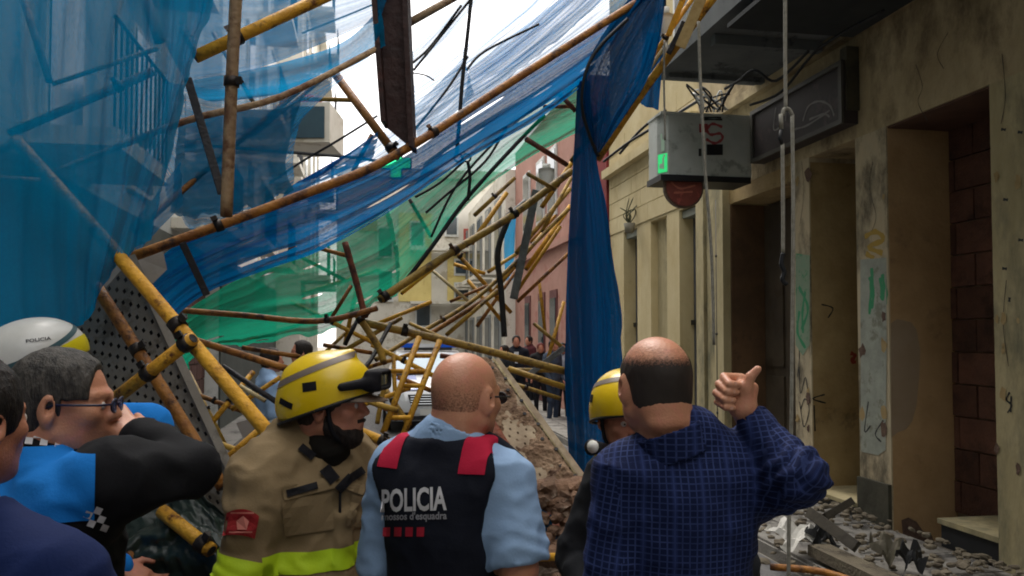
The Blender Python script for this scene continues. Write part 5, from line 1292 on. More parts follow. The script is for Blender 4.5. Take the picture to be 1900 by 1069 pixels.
def fade_hair(name, col, z0, z1, d0=1., d1=0., scale=900):
    """short hair whose strands thin out towards the bare crown: coverage falls from d0 at height z0 to d1 at z1"""
    m = bpy.data.materials.new(name); m.use_nodes = True; nt = m.node_tree; n = nt.nodes; l = nt.links; b = n['Principled BSDF']
    b.inputs['Base Color'].default_value = srgb(col); b.inputs['Roughness'].default_value = .7
    tc = n.new('ShaderNodeTexCoord'); sx = n.new('ShaderNodeSeparateXYZ'); l.new(tc.outputs['Object'], sx.inputs[0])
    mr = n.new('ShaderNodeMapRange'); mr.inputs[1].default_value = z0; mr.inputs[2].default_value = z1; mr.inputs[3].default_value = d0; mr.inputs[4].default_value = d1; l.new(sx.outputs[2], mr.inputs[0])
    ns = n.new('ShaderNodeTexNoise'); ns.inputs['Scale'].default_value = scale*.25; ns.inputs['Detail'].default_value = 4; l.new(tc.outputs['Object'], ns.inputs[0])
    a = n.new('ShaderNodeMath'); a.operation = 'SUBTRACT'; l.new(mr.outputs[0], a.inputs[0]); l.new(ns.outputs[0], a.inputs[1])
    c = n.new('ShaderNodeMapRange'); c.inputs[1].default_value = -.35; c.inputs[2].default_value = .25; l.new(a.outputs[0], c.inputs[0])
    l.new(c.outputs[0], b.inputs['Alpha']); return m
def hairmat(name, a, b): return mat(name, a, b, 60, .65, bump=.35, bscale=240, stretch=(1, 1, .3), spec=.3, contrast=(.4, .6))
def person_base(label, px, d, grp=None, z=0.):
    b = P(px, HOR, d); return thing('person', label, 'person', Vector((b.x, b.y, z)), grp)
SHOE = mat('black_leather', '#1b1a1a', None, rough=.4)
def trousers(B, m, parent, k=1.08, h=.014, bulk=1.0):
    lo = B.p(0, 0, 0)-np.array([.36, .36, 0]); hi = B.p(0, 0, 0)+np.array([.36, .36, 1.12]); v = Vol(lo, hi, h)
    for p in leg_prims(B, k): v.put(p, .04)
    v.put(B.ell((0, 0, .97), (.172*bulk, .125*bulk, .12)), .04); cloth('trousers', v, m, parent, .006, (10, 10, 16), 5)
    for s in (-1, 1):
        v = Vol(B.p(s*.1, .03, .06)-.17, B.p(s*.1, .03, .06)+.17, .01); v.put(B.ell((s*.105, .06, .035), (.045, .12, .04)), .02); v.put(B.cap((s*.105, -.02, .05), (s*.105, -.02, .12), .045), .03)
        v.cut(B.p(0, 0, .002), (0, 0, -1)); skinmesh('shoe', v, SHOE, parent)

# ================= bald police officer seen from behind
def fabric(name, c1, c2, rough=.85, bs=150, sc=5, b=.08): return mat(name, c1, c2, sc, rough, bump=b, bscale=bs, contrast=(.3, .7), spec=.2)
M_lblue = fabric('light_blue_shirt', '#93b0d2', '#85a2c6'); M_navy = fabric('navy_vest', '#12151f', '#171b27')
t = person_base('bald police officer in navy vest and light blue shirt, seen from behind', 838, 2.1)
b0 = np.array(t.location); sc_ = 1.0
B = Fr(b0, -24, sc=1.02); hc = np.array(P(866, 738, 2.10)); H = Fr(hc, -36, -4)
shR = B.p(.160, -.015, 1.385); elR = np.array(P(962, 1055, 1.98)); wrR = np.array(P(975, 1130, 2.2))
shL = B.p(-.160, -.015, 1.385); elL = B.p(-.205, .0, 1.12); wrL = B.p(-.2, .2, 1.0)
def bodyvol(h, pts, m=.16):
    a = np.min(pts, 0)-m; b = np.max(pts, 0)+m; return Vol(a, b, h)
v = bodyvol(.006, [B.p(0, 0, .9), B.p(-.3, 0, 1.2), B.p(.3, 0, 1.2), hc, elR, wrR, elL, wrL], .14)
for p in torso_prims(B): v.put(p, .04)
v.put(cap(B.p(0, -.03, 1.42), H.p(0, -.03, -.06), .066, .060), .03)
head_prims(v, H, fat=.004); ears(v, H)
for p in arm_prims(shR, elR, wrR, 1.05)+arm_prims(shL, elL, wrL): v.put(p, .02)
hand(v, wrR, wrR-elR, (-1, 0, 0), (0, 1, .3)); hand(v, wrL, wrL-elL, (1, 0, 0), (0, 1, .3))
skinmesh('body', v, SKIN2, t)
glasses(H, t, mat('dark_lens', '#23272a', None, rough=.1, spec=.8), M_blk)
eyes(H, t)
hairmesh('stubble', H, fade_hair('scalp_stubble', '#4e4038', hc[2]-.02, hc[2]+.06, .34, .0), t, lambda x, y, z: np.maximum(np.maximum(z-.075, -.066-z+.3*np.clip(y, -.03, 1)), y-.06), .0012, .004, .0, 3, .004)
v = bodyvol(.008, [B.p(0, 0, .95), B.p(-.3, 0, 1.2), B.p(.3, 0, 1.2), B.p(0, 0, 1.5), elR, elL], .16)
for p in torso_prims(B): v.put(p, .04, 'u', .012)
sE = shR+(elR-shR)*.93; v.put(cap(shR, sE, .072, .074), .03); sL = shL+(elL-shL)*.8; v.put(cap(shL, sL, .072, .072), .03)
v.cut(sE, (elR-shR)); 
so, SV, SFc = cloth('shirt', v, M_lblue, t, .009, (6, 6, 9), 2, arms=[(shR, elR), (shL, elL)])
NB = B.p(0, -.03, 1.42); NT = H.p(0, -.03, -.06)
collar(NB, NT, .035, .105, .094, .078, M_lblue, t, B.M@np.array([0, .25, 0]))
# vest
v = bodyvol(.007, [B.p(0, 0, .95), B.p(-.25, 0, 1.2), B.p(.25, 0, 1.2), B.p(0, 0, 1.5)], .1)
for p in torso_prims(B)[:5]: v.put(p, .045, 'u', .030)
for p in torso_prims(B)[5:]: v.put(p, .045, 'u', .020)
for s, q, e in ((1, shR, elR), (-1, shL, elL)):
    c0 = B.p(s*.215, -.015, 1.36); v.put(cap(c0-np.array([0, 0, .16]), c0+np.array([0, 0, .2]), .088, .088), .02, 's'); v.put(ell(B.p(s*.215, -.0, 1.30), (.09, .2, .16), B.M), .02, 's')
v.put(cap(B.p(0, .0, 1.455), B.p(0, .03, 1.6), .082, .10), .02, 's')
v.cut(B.p(0, 0, .98), (0, 0, -1)); v.cut(B.p(0, 0, 1.51), (0, 0, 1))
vo, VV, VF_ = cloth('vest', v, M_navy, t, .004, (8, 8, 10), 4)
vt = bvh((VV, VF_)); bkn = B.M@np.array([0, 1, 0]); 
U_ = B.M@np.array([1, 0, 0]); ctr = None
def on(tree, px, py, d0=2.1):
    r = ray(px, py).normalized(); h = tree.ray_cast(Vector((0, 0, CAMZ)), r); return h[0] if h[0] is not None else P(px, py, d0)
def decal_px(name, polys, px, py, tree, m, parent, tilt=0., off=.003, U=None, d0=2.1):
    c0 = on(tree, px, py, d0); D = (c0-Vector((0, 0, CAMZ))).normalized(); U = Vector(U) if U is not None else Vector((1, 0, 0)); U = (U-D*U.dot(D)).normalized()
    Wv = U.cross(D); Wv = Wv if Wv.z > 0 else -Wv
    ct, st = math.cos(tilt), math.sin(tilt); U2 = U*ct+Wv*st; W2 = Wv*ct-U*st
    return decal(name, polys, c0, U2, W2, D, tree, m, parent, off)
M_prw = mat('pale_print_white', '#c9c9cc', None, rough=.6); M_prg = mat('grey_print', '#8f8f95', None, rough=.6); M_prr = mat('red_print', '#a01c30', None, rough=.6)
def tp(body, size, w, dx=0, dy=0, **k):
    vs, fs = text_poly(body, size, w=w, **k); return [([(a+dx, b+dy) for a, b in vs], fs)]
mpx = 2.03/FPX
decal_px('lettering', tp('POLICIA', .075, 116*mpx, bold=.0022), 767, 947, vt, M_prw, t, R(2), .004)
decal_px('lettering', tp("mossos d'esquadra", .024, 114*mpx, bold=.0006), 768, 964, vt, M_prg, t, R(1), .004)
for k in range(4):
    decal_px('red_square', [grid(.018, .022, 2, 2)], 717+k*21, 987, vt, M_prr, t, 0, .004)
# red shoulder bands and dark epaulettes
n0 = B.M@np.array([1, 0, 0])
M_pink = fabric('crimson_band', '#b8203f', '#a91a38')
for s in (1, -1):
    a = B.p(s*.085, 0, 1.4); c_ = B.p(s*.15, 0, 1.4)
    shell('shoulder_band', (VV, VF_), [(a, -n0*s), (c_, n0*s), (B.p(0, -.02, 1.435), (0, 0, -1)), (B.p(0, .04, 1.4), B.M@np.array([0, 1, 0]))], M_pink, t, .003)
    eb_ = MB(); eb_.tube(smooth_pts([Vector(B.p(s*.085, .02, 1.505)), Vector(B.p(s*.13, .015, 1.487)), Vector(B.p(s*.185, .01, 1.45))], 5), [.020]*11, 8); eb_.build('epaulette', M_navy, t, True)
trousers(B, fabric('navy_trousers', '#171b28', '#1c2130'), t)

# ================= man in blue plaid shirt, thumb up
def plaid():
    m = bpy.data.materials.new('blue_plaid'); m.use_nodes = True; nt = m.node_tree; n = nt.nodes; l = nt.links; b = n['Principled BSDF']; b.inputs['Roughness'].default_value = .85; b.inputs['Specular IOR Level'].default_value = .2
    uv = n.new('ShaderNodeTexCoord'); sx = n.new('ShaderNodeSeparateXYZ'); l.new(uv.outputs['UV'], sx.inputs[0])
    def line(out, per, wd):
        a = n.new('ShaderNodeMath'); a.operation = 'MULTIPLY'; a.inputs[1].default_value = 1/per; l.new(out, a.inputs[0])
        f = n.new('ShaderNodeMath'); f.operation = 'FRACT'; l.new(a.outputs[0], f.inputs[0])
        p = n.new('ShaderNodeMath'); p.operation = 'PINGPONG'; p.inputs[1].default_value = .5; l.new(f.outputs[0], p.inputs[0])
        r = n.new('ShaderNodeMapRange'); r.inputs[1].default_value = wd; r.inputs[2].default_value = wd*.5; l.new(p.outputs[0], r.inputs[0]); return r.outputs[0]
    a = line(sx.outputs[0], .0165, .13); c = line(sx.outputs[1], .0150, .13); a2 = line(sx.outputs[0], .066, .12)
    mx = n.new('ShaderNodeMath'); mx.operation = 'MAXIMUM'; l.new(a, mx.inputs[0]); l.new(c, mx.inputs[1])
    ns = n.new('ShaderNodeTexNoise'); ns.inputs['Scale'].default_value = 9; ns.inputs['Detail'].default_value = 4
    mu = n.new('ShaderNodeMath'); mu.operation = 'MULTIPLY'; l.new(mx.outputs[0], mu.inputs[0]); l.new(ns.outputs[0], mu.inputs[1])
    cm = n.new('ShaderNodeMix'); cm.data_type = 'RGBA'; cm.inputs[6].default_value = srgb('#0f1a3e'); cm.inputs[7].default_value = srgb('#3f4f82'); l.new(mu.outputs[0], cm.inputs[0])
    c2 = n.new('ShaderNodeMix'); c2.data_type = 'RGBA'; c2.inputs[7].default_value = srgb('#2b3a6c'); l.new(cm.outputs[2], c2.inputs[6])
    m2 = n.new('ShaderNodeMath'); m2.operation = 'MULTIPLY'; m2.inputs[1].default_value = .4; l.new(a2, m2.inputs[0]); l.new(m2.outputs[0], c2.inputs[0])
    l.new(c2.outputs[2], b.inputs['Base Color'])
    nb = n.new('ShaderNodeTexNoise'); nb.inputs['Scale'].default_value = 300; bp = n.new('ShaderNodeBump'); bp.inputs['Strength'].default_value = .15; l.new(nb.outputs[0], bp.inputs['Height']); l.new(bp.outputs[0], b.inputs['Normal'])
    return m
M_plaid = plaid()
t = person_base('man in dark blue plaid shirt giving a thumbs up, balding head seen from behind', 1258, 2.0)
b0 = np.array(t.location)+np.array([.012, 0, 0]); B = Fr(b0, 6, sc=1.035); hc = np.array(P(1214, 717, 1.98)); H = Fr(hc, 14, -6, sc=1.03)
shR = B.p(.170, -.015, 1.375); elR = np.array(P(1480, 882, 1.86)); wrR = np.array(P(1392, 778, 1.98)); 
shL = B.p(-.155, -.015, 1.375); elL = B.p(-.195, -.02, 1.12); wrL = B.p(-.22, .2, 1.0)
v = bodyvol(.0042, [B.p(0, 0, .9), B.p(-.3, 0, 1.2), B.p(.3, 0, 1.2), hc, elR, wrR, elL, wrL], .14)
for p in torso_prims(B, .98, .03): v.put(p, .04)
v.put(cap(B.p(-.01, -.03, 1.40), H.p(0, -.03, -.05), .072, .060), .03)
v.put(ell(H.p(0, -.066, -.088), (.050, .026, .020), H.M), .02)
v.put(cap(H.p(-.035, -.092, -.108), H.p(.035, -.092, -.108), .004), .010, 's')
head_prims(v, H, fat=.008); ears(v, H)
for p in arm_prims(shR, elR, wrR, 1.05)+arm_prims(shL, elL, wrL): v.put(p, .02)
hand(v, wrL, wrL-elL, (1, 0, 0), (0, 1, .3))
# the fist: knuckles away to the photo's left, curled fingers facing the camera, thumb up
K = lambda x, y, d=1.95: np.array(P(x, y, d))
v.put(cap(K(1392, 778, 1.98), K(1378, 757, 1.96), .030, .032), .02)
pc = K(1381, 738, 1.965); ux = K(1388, 708, 1.96)-K(1378, 762, 1.96); ux /= np.linalg.norm(ux); uy = np.array([0, 1., 0]); uz = np.cross(ux, uy)
v.put(rbox(pc, (.028, .008, .014), .014, np.stack([ux, uy, uz], 1)), .014)
fin = [((1366, 701), (1343, 699), (1354, 713)), ((1361, 716), (1334, 713), (1350, 727)), ((1358, 732), (1329, 729), (1346, 742)), ((1359, 747), (1331, 746), (1346, 756))]
for i, (a, b_, c_) in enumerate(fin):
    r0 = (.0105, .0108, .0104, .0092)[i]
    A = K(*a, 1.985); Bk = K(*b_, 1.962); Ck = K(*c_, 1.924); Dk = K(c_[0]+14, c_[1]+1, 1.930)
    v.put(cap(K(1376, a[1]+1, 1.985), A, r0*1.2, r0*1.15), .006)
    v.put(cap(A, Bk, r0*1.12, r0*1.02), .0015); v.put(cap(Bk, Ck, r0, r0*.95), .0015); v.put(cap(Ck, Dk, r0*.95, r0*.88), .0015)
v.put(cap(K(1383, 756, 1.95), K(1384, 718, 1.94), .021, .016), .010)
v.put(cap(K(1383, 720, 1.94), K(1392, 700, 1.935), .0145, .0125), .008); v.put(cap(K(1392, 700, 1.935), K(1406, 685, 1.93), .012, .0095), .004)
skinmesh('body', v, SKIN2, t)
for (x, y, d_) in ((1364, 712, 1.9195), (1361, 727, 1.9195), (1357, 742, 1.9195), (1357, 757, 1.9205)):
    c_ = K(x, y, d_-.0005); rr2 = [Vector(c_+np.array([.0050*math.cos(a), -.0005, .0042*math.sin(a)])) for a in np.linspace(0, 2*math.pi, 11)[:-1]]
    MB().add(rr2, [list(range(10))]).build('fingernail', mat('nail', '#d6a48e', None, rough=.3), t)
eyes(H, t)
hairmesh('hair', H, fade_hair('dark_fading_hair', '#2b231e', hc[2]+.035, hc[2]+.080, 1.1, .15), t, lambda x, y, z: np.maximum(np.maximum(z-.084+.22*np.clip(y+.02, 0, 1)+.004*np.cos(x*60)-.10*np.abs(x), -.070-z+.35*np.clip(y, -.03, 1)), y-.035), .0032, .004, .0012, 5, .008)
v = bodyvol(.008, [B.p(0, 0, .92), B.p(-.3, 0, 1.2), B.p(.3, 0, 1.2), B.p(0, 0, 1.5), elR, elL, wrL, wrR], .14)
for p in torso_prims(B, .98, .03): v.put(p, .04, 'u', .018)
v.put(B.ell((0, .0, 1.02), (.18, .16, .2)), .05)
wE = wrR+(elR-wrR)*.10; v.put(cap(shR, elR, .080, .064), .03); v.put(cap(elR, wE, .062, .044), .02)
wL = wrL+(elL-wrL)*.1; v.put(cap(shL, elL, .072, .060), .03); v.put(cap(elL, wL, .058, .042), .02)
v.put(cap(wE, wE+(elR-wE)*.16, .048, .049), .004)
v.cut(B.p(0, 0, .88), (0, 0, -1))
tmp = v.like()
e_ = (wrR-elR)/np.linalg.norm(wrR-elR); tmp.put(cap(wE-e_*.02, wE+e_*.06, .036, .036), .004); v.minus(tmp)
def finish_plaid():
    V, F = v.mesh(); V = relax(V, F, 1, .4); N = normals(V, F)
    q = V*np.array([7, 7, 9])+2.2; n = 1-2*np.abs(vnoise(q, 1, 3))**.7; V = V+N*(n*.009)[:, None]
    # folds that ring the bent elbow
    for A_, B_ in ((shR, elR), (wrR, elR)):
        ax = (B_-A_); L_ = np.linalg.norm(ax); ax /= L_; s = (V-A_)@ax; rad = np.linalg.norm(V-A_-s[:, None]*ax, axis=1)
        w = np.exp(-((s-L_)/.09)**2)*(rad < .1); V = V+N*(w*np.sin(s*150+3*np.sin((V@np.array([30, 0, 20]))))*.004)[:, None]
    o = mesh_obj('shirt', V, F, M_plaid, t, True)
    C = V[F].mean(1); bones = [('t', None, None), ('a', shR, elR), ('f', elR, wrR), ('a', shL, elL), ('f', elL, wrL)]
    D = []
    for k, a, b in bones:
        if k == 't': loc = (C-B.o)@B.M; D.append(np.where(np.abs(loc[:, 0]) < .18, 0., np.abs(loc[:, 0])-.18)+.001); continue
        ba = b-a; hh = np.clip(((C-a)@ba)/(ba@ba), .0, 1); dd = np.linalg.norm(C-a-hh[:, None]*ba, axis=1)-.07; D.append(np.maximum(dd, 0)+.0005)
    lab = np.argmin(np.stack(D, 1), 1); loc0 = np.abs(((C-B.o)@B.M)[:, 0]); lab[loc0 < .175] = 0
    fy = ((C-B.o)@B.M)[:, 2] < 1.5
    me = o.data; ul = me.uv_layers.new(name='uv'); UVc = np.zeros((len(F), 4, 2)); VF4 = V[F]
    for i, (k, a, b) in enumerate(bones):
        s = lab == i
        if not s.any(): continue
        q = VF4[s]
        if k == 't':
            l_ = (q-B.o)@B.M; ang = np.arctan2(l_[..., 0], -l_[..., 1]+.0); back = l_[..., 1] < .02
            u = np.sign(l_[..., 0])*(np.abs(l_[..., 0])+.4*np.clip(l_[..., 1]+.08, 0, 1)); vv_ = l_[..., 2]+.25*np.clip(.0-np.abs(l_[..., 1]+.1)+.1, 0, 1)*0+.35*l_[..., 1]*(l_[..., 2] > 1.50)
            UVc[s, :, 0] = u; UVc[s, :, 1] = vv_
        else:
            ax = (b-a)/np.linalg.norm(b-a); n1 = np.cross(ax, [0, 1, 0]); n1 /= np.linalg.norm(n1); n2 = np.cross(ax, n1)
            r_ = q-a; ang = np.arctan2(r_@n2, r_@n1); ang0 = ang[:, :1]; ang = ang0+(ang-ang0+np.pi) % (2*np.pi)-np.pi
            UVc[s, :, 0] = r_@n1; UVc[s, :, 1] = r_@ax
    ul.data.foreach_set('uv', UVc.astype(np.float32).ravel()); return V, F
PV, PF = finish_plaid()
co_, CV, CF = collar(B.p(-.01, -.03, 1.40), H.p(0, -.03, -.05), .055, .130, .098, .086, M_plaid, t, B.M@np.array([0, .2, 0]))
ul = co_.data.uv_layers.new(name='uv'); cq = CV[CF]-B.o; UVc = np.stack([np.arctan2(cq[..., 0], -cq[..., 1])*.1, cq[..., 2]], -1); ul.data.foreach_set('uv', UVc.astype(np.float32).ravel())
# watch strap on the raised wrist, just under the cuff
wp = wrR+(elR-wrR)*.32; e2 = (wrR-elR)/np.linalg.norm(wrR-elR)
trousers(B, fabric('grey_trousers', '#2c2d33', '#25262b'), t, 1.1, bulk=1.08)

# ================= firefighter in the yellow helmet
M_turn = fabric('tan_turnout', '#8d7a5c', '#7a684c', .9, 150, 4, .10); M_hiv = fabric('lime_reflective', '#b9d32a', '#a9c822', .6); M_sil = mat('silver_tape', '#8f8f84', None, rough=.4)
M_hel = mat('yellow_helmet', '#e5c512', '#dcb90e', 5, .28, spec=.6, c3='#b39a20', s3=7, t3=(.62, .75)); M_strap = fabric('black_webbing', '#15151a', '#1c1c20', .7)
def helmet(H, parent, label, shellm, band=True, goggles=True, rim=M_blk, visor=True, black_patch=True, h=.004):
    c = H.p(0, 0, .05); v = Vol(c-.21, c+.21, h)
    v.put(H.ell((0, -.012, .045), (.112, .142, .118)), .01)
    v.put(H.ell((0, -.03, -.0), (.108, .135, .105)), .02)
    v.put(H.cap((0, -.12, .09), (0, .06, .155), .016, .012), .03)
    # rim line: lower at the back, up over the brow
    v.cut(H.p(0, .10, .030), H.M@np.array([0, .35, -1.0]))
    tmp = v.like(); tmp.put(H.ell((0, -.012, .03), (.100, .130, .105)), .01); tmp.put(H.ell((0, -.03, -.04), (.098, .124, .13)), .02); v.minus(tmp)
    o, V, F = skinmesh('helmet', v, shellm, parent); o['label'] = label; tr = bvh((V, F))
    # dark rubber edge
    ep = []
    for a in np.linspace(0, 2*math.pi, 40):
        x, y = .109*math.cos(a), -.014+.139*math.sin(a); z = .030-(.10-y)*.35+.002; k = 1.0
        ep.append(Vector(H.p(x, y, z)))
    MB().tube(ep, .0055, 6, False).build('edge_trim', rim, o, True)
    if band:
        n_ = H.M@np.array([0, -.42, 1]); n_ = n_/np.linalg.norm(n_); 
        s1 = shell('grey_band', (V, F), [(H.p(0, 0, .132), n_), (H.p(0, 0, .112), -n_), (H.p(0, .075, 0), H.M@np.array([0, 1., 0]))], mat('helmet_band', '#75695f', None, rough=.5), o, .0015)
    if black_patch:
        for s in (1, -1):
            q = H.p(s*.3, -.035, .065); D = -(H.M@np.array([s, 0, 0.]))
            decal('sticker', [grid(.042, .026, 4, 3)], Vector(H.p(s*.12, -.03, .062)), Vector(H.M@np.array([0, 1, .15])), Vector(H.M@np.array([0, -.15, 1])), Vector(D), tr, M_strap, o, .0015)
            decal('rear_vent', [grid(.05, .018, 4, 3)], Vector(H.p(s*.12, -.105, .012)), Vector(H.M@np.array([0, 1, -.35])), Vector(H.M@np.array([0, .35, 1])), Vector(D), tr, M_strap, o, .0025)
    if visor:
        pv = []; 
        for j, (yy, zz) in enumerate(((.0, .0), (.055, -.016))):
            for a in np.linspace(R(25), R(155), 15): pv.append(H.p(.098*math.cos(a)*(1 if j == 0 else .92), -.01+.128*math.sin(a)+yy*math.sin(a), .034+zz))
        pv2 = [p-H.M@np.array([0, 0, .004]) for p in pv]; V4 = pv+pv2; F4 = [[i, i+1, i+16, i+15] for i in range(14)]+[[i+30, i+45, i+46, i+31] for i in range(14)]+[[i+15, i+16, i+46, i+45] for i in range(14)]
        mesh_obj('peak', np.array(V4), F4, mat('peak_brown', '#7a6a5c', '#8a7a6a', 5, .4), o, True)
    if goggles:
        g = Vol(H.p(0, .13, .075)-.14, H.p(0, .13, .075)+.14, h); g.put(H.box((0, .142, .076), (.064, .012, .018), .014), .02)
        for s in (-1, 1): g.put(H.cap((s*.07, .135, .072), (s*.098, .06, .060), .017, .012), .015)
        g.put(H.box((0, .172, .077), (.052, .010, .011), .008), .006, 's')
        go, _, _ = skinmesh('goggles', g, M_strap, o)
        lp = [H.p(x, .163-.9*x*x*2, z) for z in (.062, .092) for x in np.linspace(-.06, .06, 9)]
        mesh_obj('lens', np.array(lp), [[i, i+1, i+10, i+9] for i in range(8)], mat('goggle_lens', '#8a8660', '#5a5a44', 9, .12, spec=.8), go, True)
        sp_ = [Vector(H.p(.116*math.cos(a), -.012+.146*math.sin(a), .058-.05*max(0, -math.sin(a)))) for a in np.linspace(R(30), R(-210), 26)]
        mbx = MB()
        for i in range(len(sp_)-1): mbx.add([sp_[i]-Vector((0, 0, .007)), sp_[i+1]-Vector((0, 0, .007)), sp_[i+1]+Vector((0, 0, .007)), sp_[i]+Vector((0, 0, .007))], [(0, 1, 2, 3)])
        if False: mbx.build('goggle_strap', M_strap, go)
    return o, tr
def chinstrap(H, parent, m=M_strap):
    for s in (-1, 1):
        MB().tube(smooth_pts([Vector(H.p(s*.086, .015, .03)), Vector(H.p(s*.082, .02, -.03)), Vector(H.p(s*.066, .03, -.08)), Vector(H.p(s*.02, .06, -.118)), Vector(H.p(0, .066, -.122))], 5), .007, 6).build('chin_strap', m, parent, True)
t = person_base('bearded firefighter in yellow helmet and tan turnout coat, looking across at the others', 552, 2.42)
b0 = np.array(t.location)+np.array([.045, 0, 0]); B = Fr(b0, -128, sc=.985); hc = np.array(P(614, 752, 2.38)); H = Fr(hc, -94, 0)
def armset(B, s, el, wr): return B.p(s*.165, -.0, 1.37), B.p(*el), B.p(*wr)
shR, elR, wrR = armset(B, 1, (.235, -.02, 1.10), (.22, .16, .92)); shL, elL, wrL = armset(B, -1, (-.235, -.02, 1.10), (-.22, .17, .93))
v = bodyvol(.006, [B.p(0, 0, .9), B.p(-.3, 0, 1.2), B.p(.3, 0, 1.2), hc, elR, wrR, elL, wrL], .14)
for p in torso_prims(B): v.put(p, .04)
v.put(cap(B.p(0, -.03, 1.42), H.p(0, -.03, -.06), .064, .058), .03); head_prims(v, H); ears(v, H)
for p in arm_prims(shR, elR, wrR)+arm_prims(shL, elL, wrL): v.put(p, .02)
hand(v, wrR, wrR-elR, B.M@np.array([-1, 0, 0]), B.M@np.array([0, 1, .3])); hand(v, wrL, wrL-elL, B.M@np.array([1, 0, 0]), B.M@np.array([0, 1, .3]))
skinmesh('body', v, SKIN, t); eyes(H, t)
hairmesh('hair', H, hairmat('dark_brown_hair', '#2a211c', '#3a2e27'), t, lambda x, y, z: np.maximum(np.maximum(-.055-z+.3*np.clip(y, -.03, 1), y-.05), z-.08), .006, .004, .003)
# beard
c = H.p(0, .05, -.07); v = Vol(c-.11, c+.11, .004)
v.put(H.ell((0, .022, -.03), (.062, .068, .082)), .03, 'u', .007); v.put(H.ell((0, .060, -.093), (.030, .028, .028)), .02, 'u', .006)
for s in (-1, 1): v.put(H.cap((s*.055, -.002, -.055), (s*.022, .062, -.092), .017, .014), .03, 'u', .007)
X, Y, Z = np.meshgrid(*v.ax, indexing='ij'); q = np.stack([X-H.o[0], Y-H.o[1], Z-H.o[2]], -1)@H.M
v.F = np.maximum(v.F, np.maximum(q[..., 2]+.066-.9*np.clip(.052-q[..., 1], 0, .05), .0-q[..., 1]).astype(np.float32))
V, F = v.mesh(); N = normals(V, F); V = V+N*(vnoise(V, 90, 2)*.003)[:, None]; mesh_obj('beard', V, F, hairmat('beard_hair', '#1d1714', '#2c231e'), t, True)
MB().tube([Vector(H.p(-.028, .088, -.045)), Vector(H.p(0, .101, -.043)), Vector(H.p(.028, .088, -.045))], .006, 6).build('moustache', MATS['beard_hair'], t, True)
# balaclava pulled down round the neck
v = bodyvol(.006, [B.p(0, -.02, 1.42), H.p(0, 0, -.12)], .12); v.put(cap(B.p(0, -.015, 1.44), H.p(0, -.012, -.12), .074, .068), .02)
cloth('neck_hood', v, fabric('black_hood', '#16130f', '#1e1a15'), t, .005, (9, 9, 30), 7)
v = bodyvol(.008, [B.p(0, 0, .85), B.p(-.32, 0, 1.2), B.p(.32, 0, 1.2), B.p(0, 0, 1.55), elR, elL, wrL, wrR], .15)
for p in torso_prims(B, 1.0): v.put(p, .05, 'u', .028)
v.put(B.ell((0, .01, .92), (.2, .17, .2)), .05)
for a, b_, c_ in ((shR, elR, wrR), (shL, elL, wrL)): v.put(cap(a, b_, .088, .078), .03); v.put(cap(b_, c_+(b_-c_)*.12, .076, .062), .025)
v.cut(B.p(0, 0, .80), (0, 0, -1))
tmp = v.like()
for a, b_ in ((elR, wrR), (elL, wrL)):
    e_ = (b_-a)/np.linalg.norm(b_-a); tmp.put(cap(b_-e_*.05, b_+e_*.08, .050, .055), .005)
v.put(B.box((0, .150, 1.08), (.022, .010, .22), .008), .02)
v.minus(tmp)
jo, JV, JF = cloth('turnout_coat', v, M_turn, t, .022, (5, 5, 6), 6, rl=2, arms=[(shR, elR), (shL, elL)])
collar(B.p(0, -.03, 1.40), H.p(0, -.02, -.06), .05, .125, .112, .094, M_turn, t, B.M@np.array([0, .45, 0]), .012)
jt = bvh((JV, JF)); CAMP = np.array([0, 0, CAMZ])
# lime bands on chest and sleeve with silver centre
def band(VF, co, n, w, keep, m=M_hiv, nm='reflective_band'):
    n = np.array(n)/np.linalg.norm(n); co = np.array(co)
    o = shell(nm, VF, [(co+n*w/2, n), (co-n*w/2, -n)], m, t, .004, keep=keep)
    return o
locx = lambda c: ((c-B.o)@B.M)
zb = P(600, 1035, 2.3).z
cen = B.p(0, 0, 0); 
def near_arm(c, a, b): 
    ba = b-a; h_ = np.clip(((c-a)@ba)/(ba@ba), 0, 1); return np.linalg.norm(c-a-h_[:, None]*ba, axis=1)
tor = lambda c: (np.abs(locx(c)[:, 0]) < .205) | (near_arm(c, shR, elR) > .12)
band((JV, JF), (0, 0, zb), (0, 0, 1), .058, lambda c: (np.abs(locx(c)[:, 0]) < .225))
ax_ = (elR-shR); q0 = shR+ax_*.74; band((JV, JF), q0, ax_, .06, lambda c: (near_arm(c, shR, elR) < .125) & (locx(c)[:, 0] > .19))
ax_ = (elL-shL); q0 = shL+ax_*.83; band((JV, JF), q0, ax_, .062, lambda c: (near_arm(c, shL, elL) < .125) & (locx(c)[:, 0] < -.19))
# pocket flaps, name tapes, badge, buttoned throat
def flap(name, px, py, w, h_, tilt, m, off=.006, label=None):
    o = decal_px(name, [grid(w, h_, 6, 4)], px, py, jt, m, t, tilt, off, d0=2.3)
    bm = bmesh.new(); bm.from_mesh(o.data); g = bmesh.ops.extrude_face_region(bm, geom=bm.faces[:]); cd = (Vector((0, 0, CAMZ))-P(px, py, 2.3)).normalized()*off*.8
    bmesh.ops.translate(bm, vec=cd, verts=[e for e in g['geom'] if isinstance(e, bmesh.types.BMVert)]); bm.to_mesh(o.data); bm.free()
    if label: o['label'] = label
    return o
flap('pocket_flap', 575, 905, .145, .035, R(14), M_turn); flap('pocket', 572, 955, .135, .1, R(8), M_turn, .004)
flap('pocket_flap', 668, 905, .09, .035, R(-22), M_turn); flap('pocket', 672, 950, .075, .09, R(-8), M_turn, .004)
flap('name_tape', 561, 908, .085, .020, R(16), M_strap, .009); flap('throat_tab', 640, 897, .055, .026, R(48), M_strap, .010)
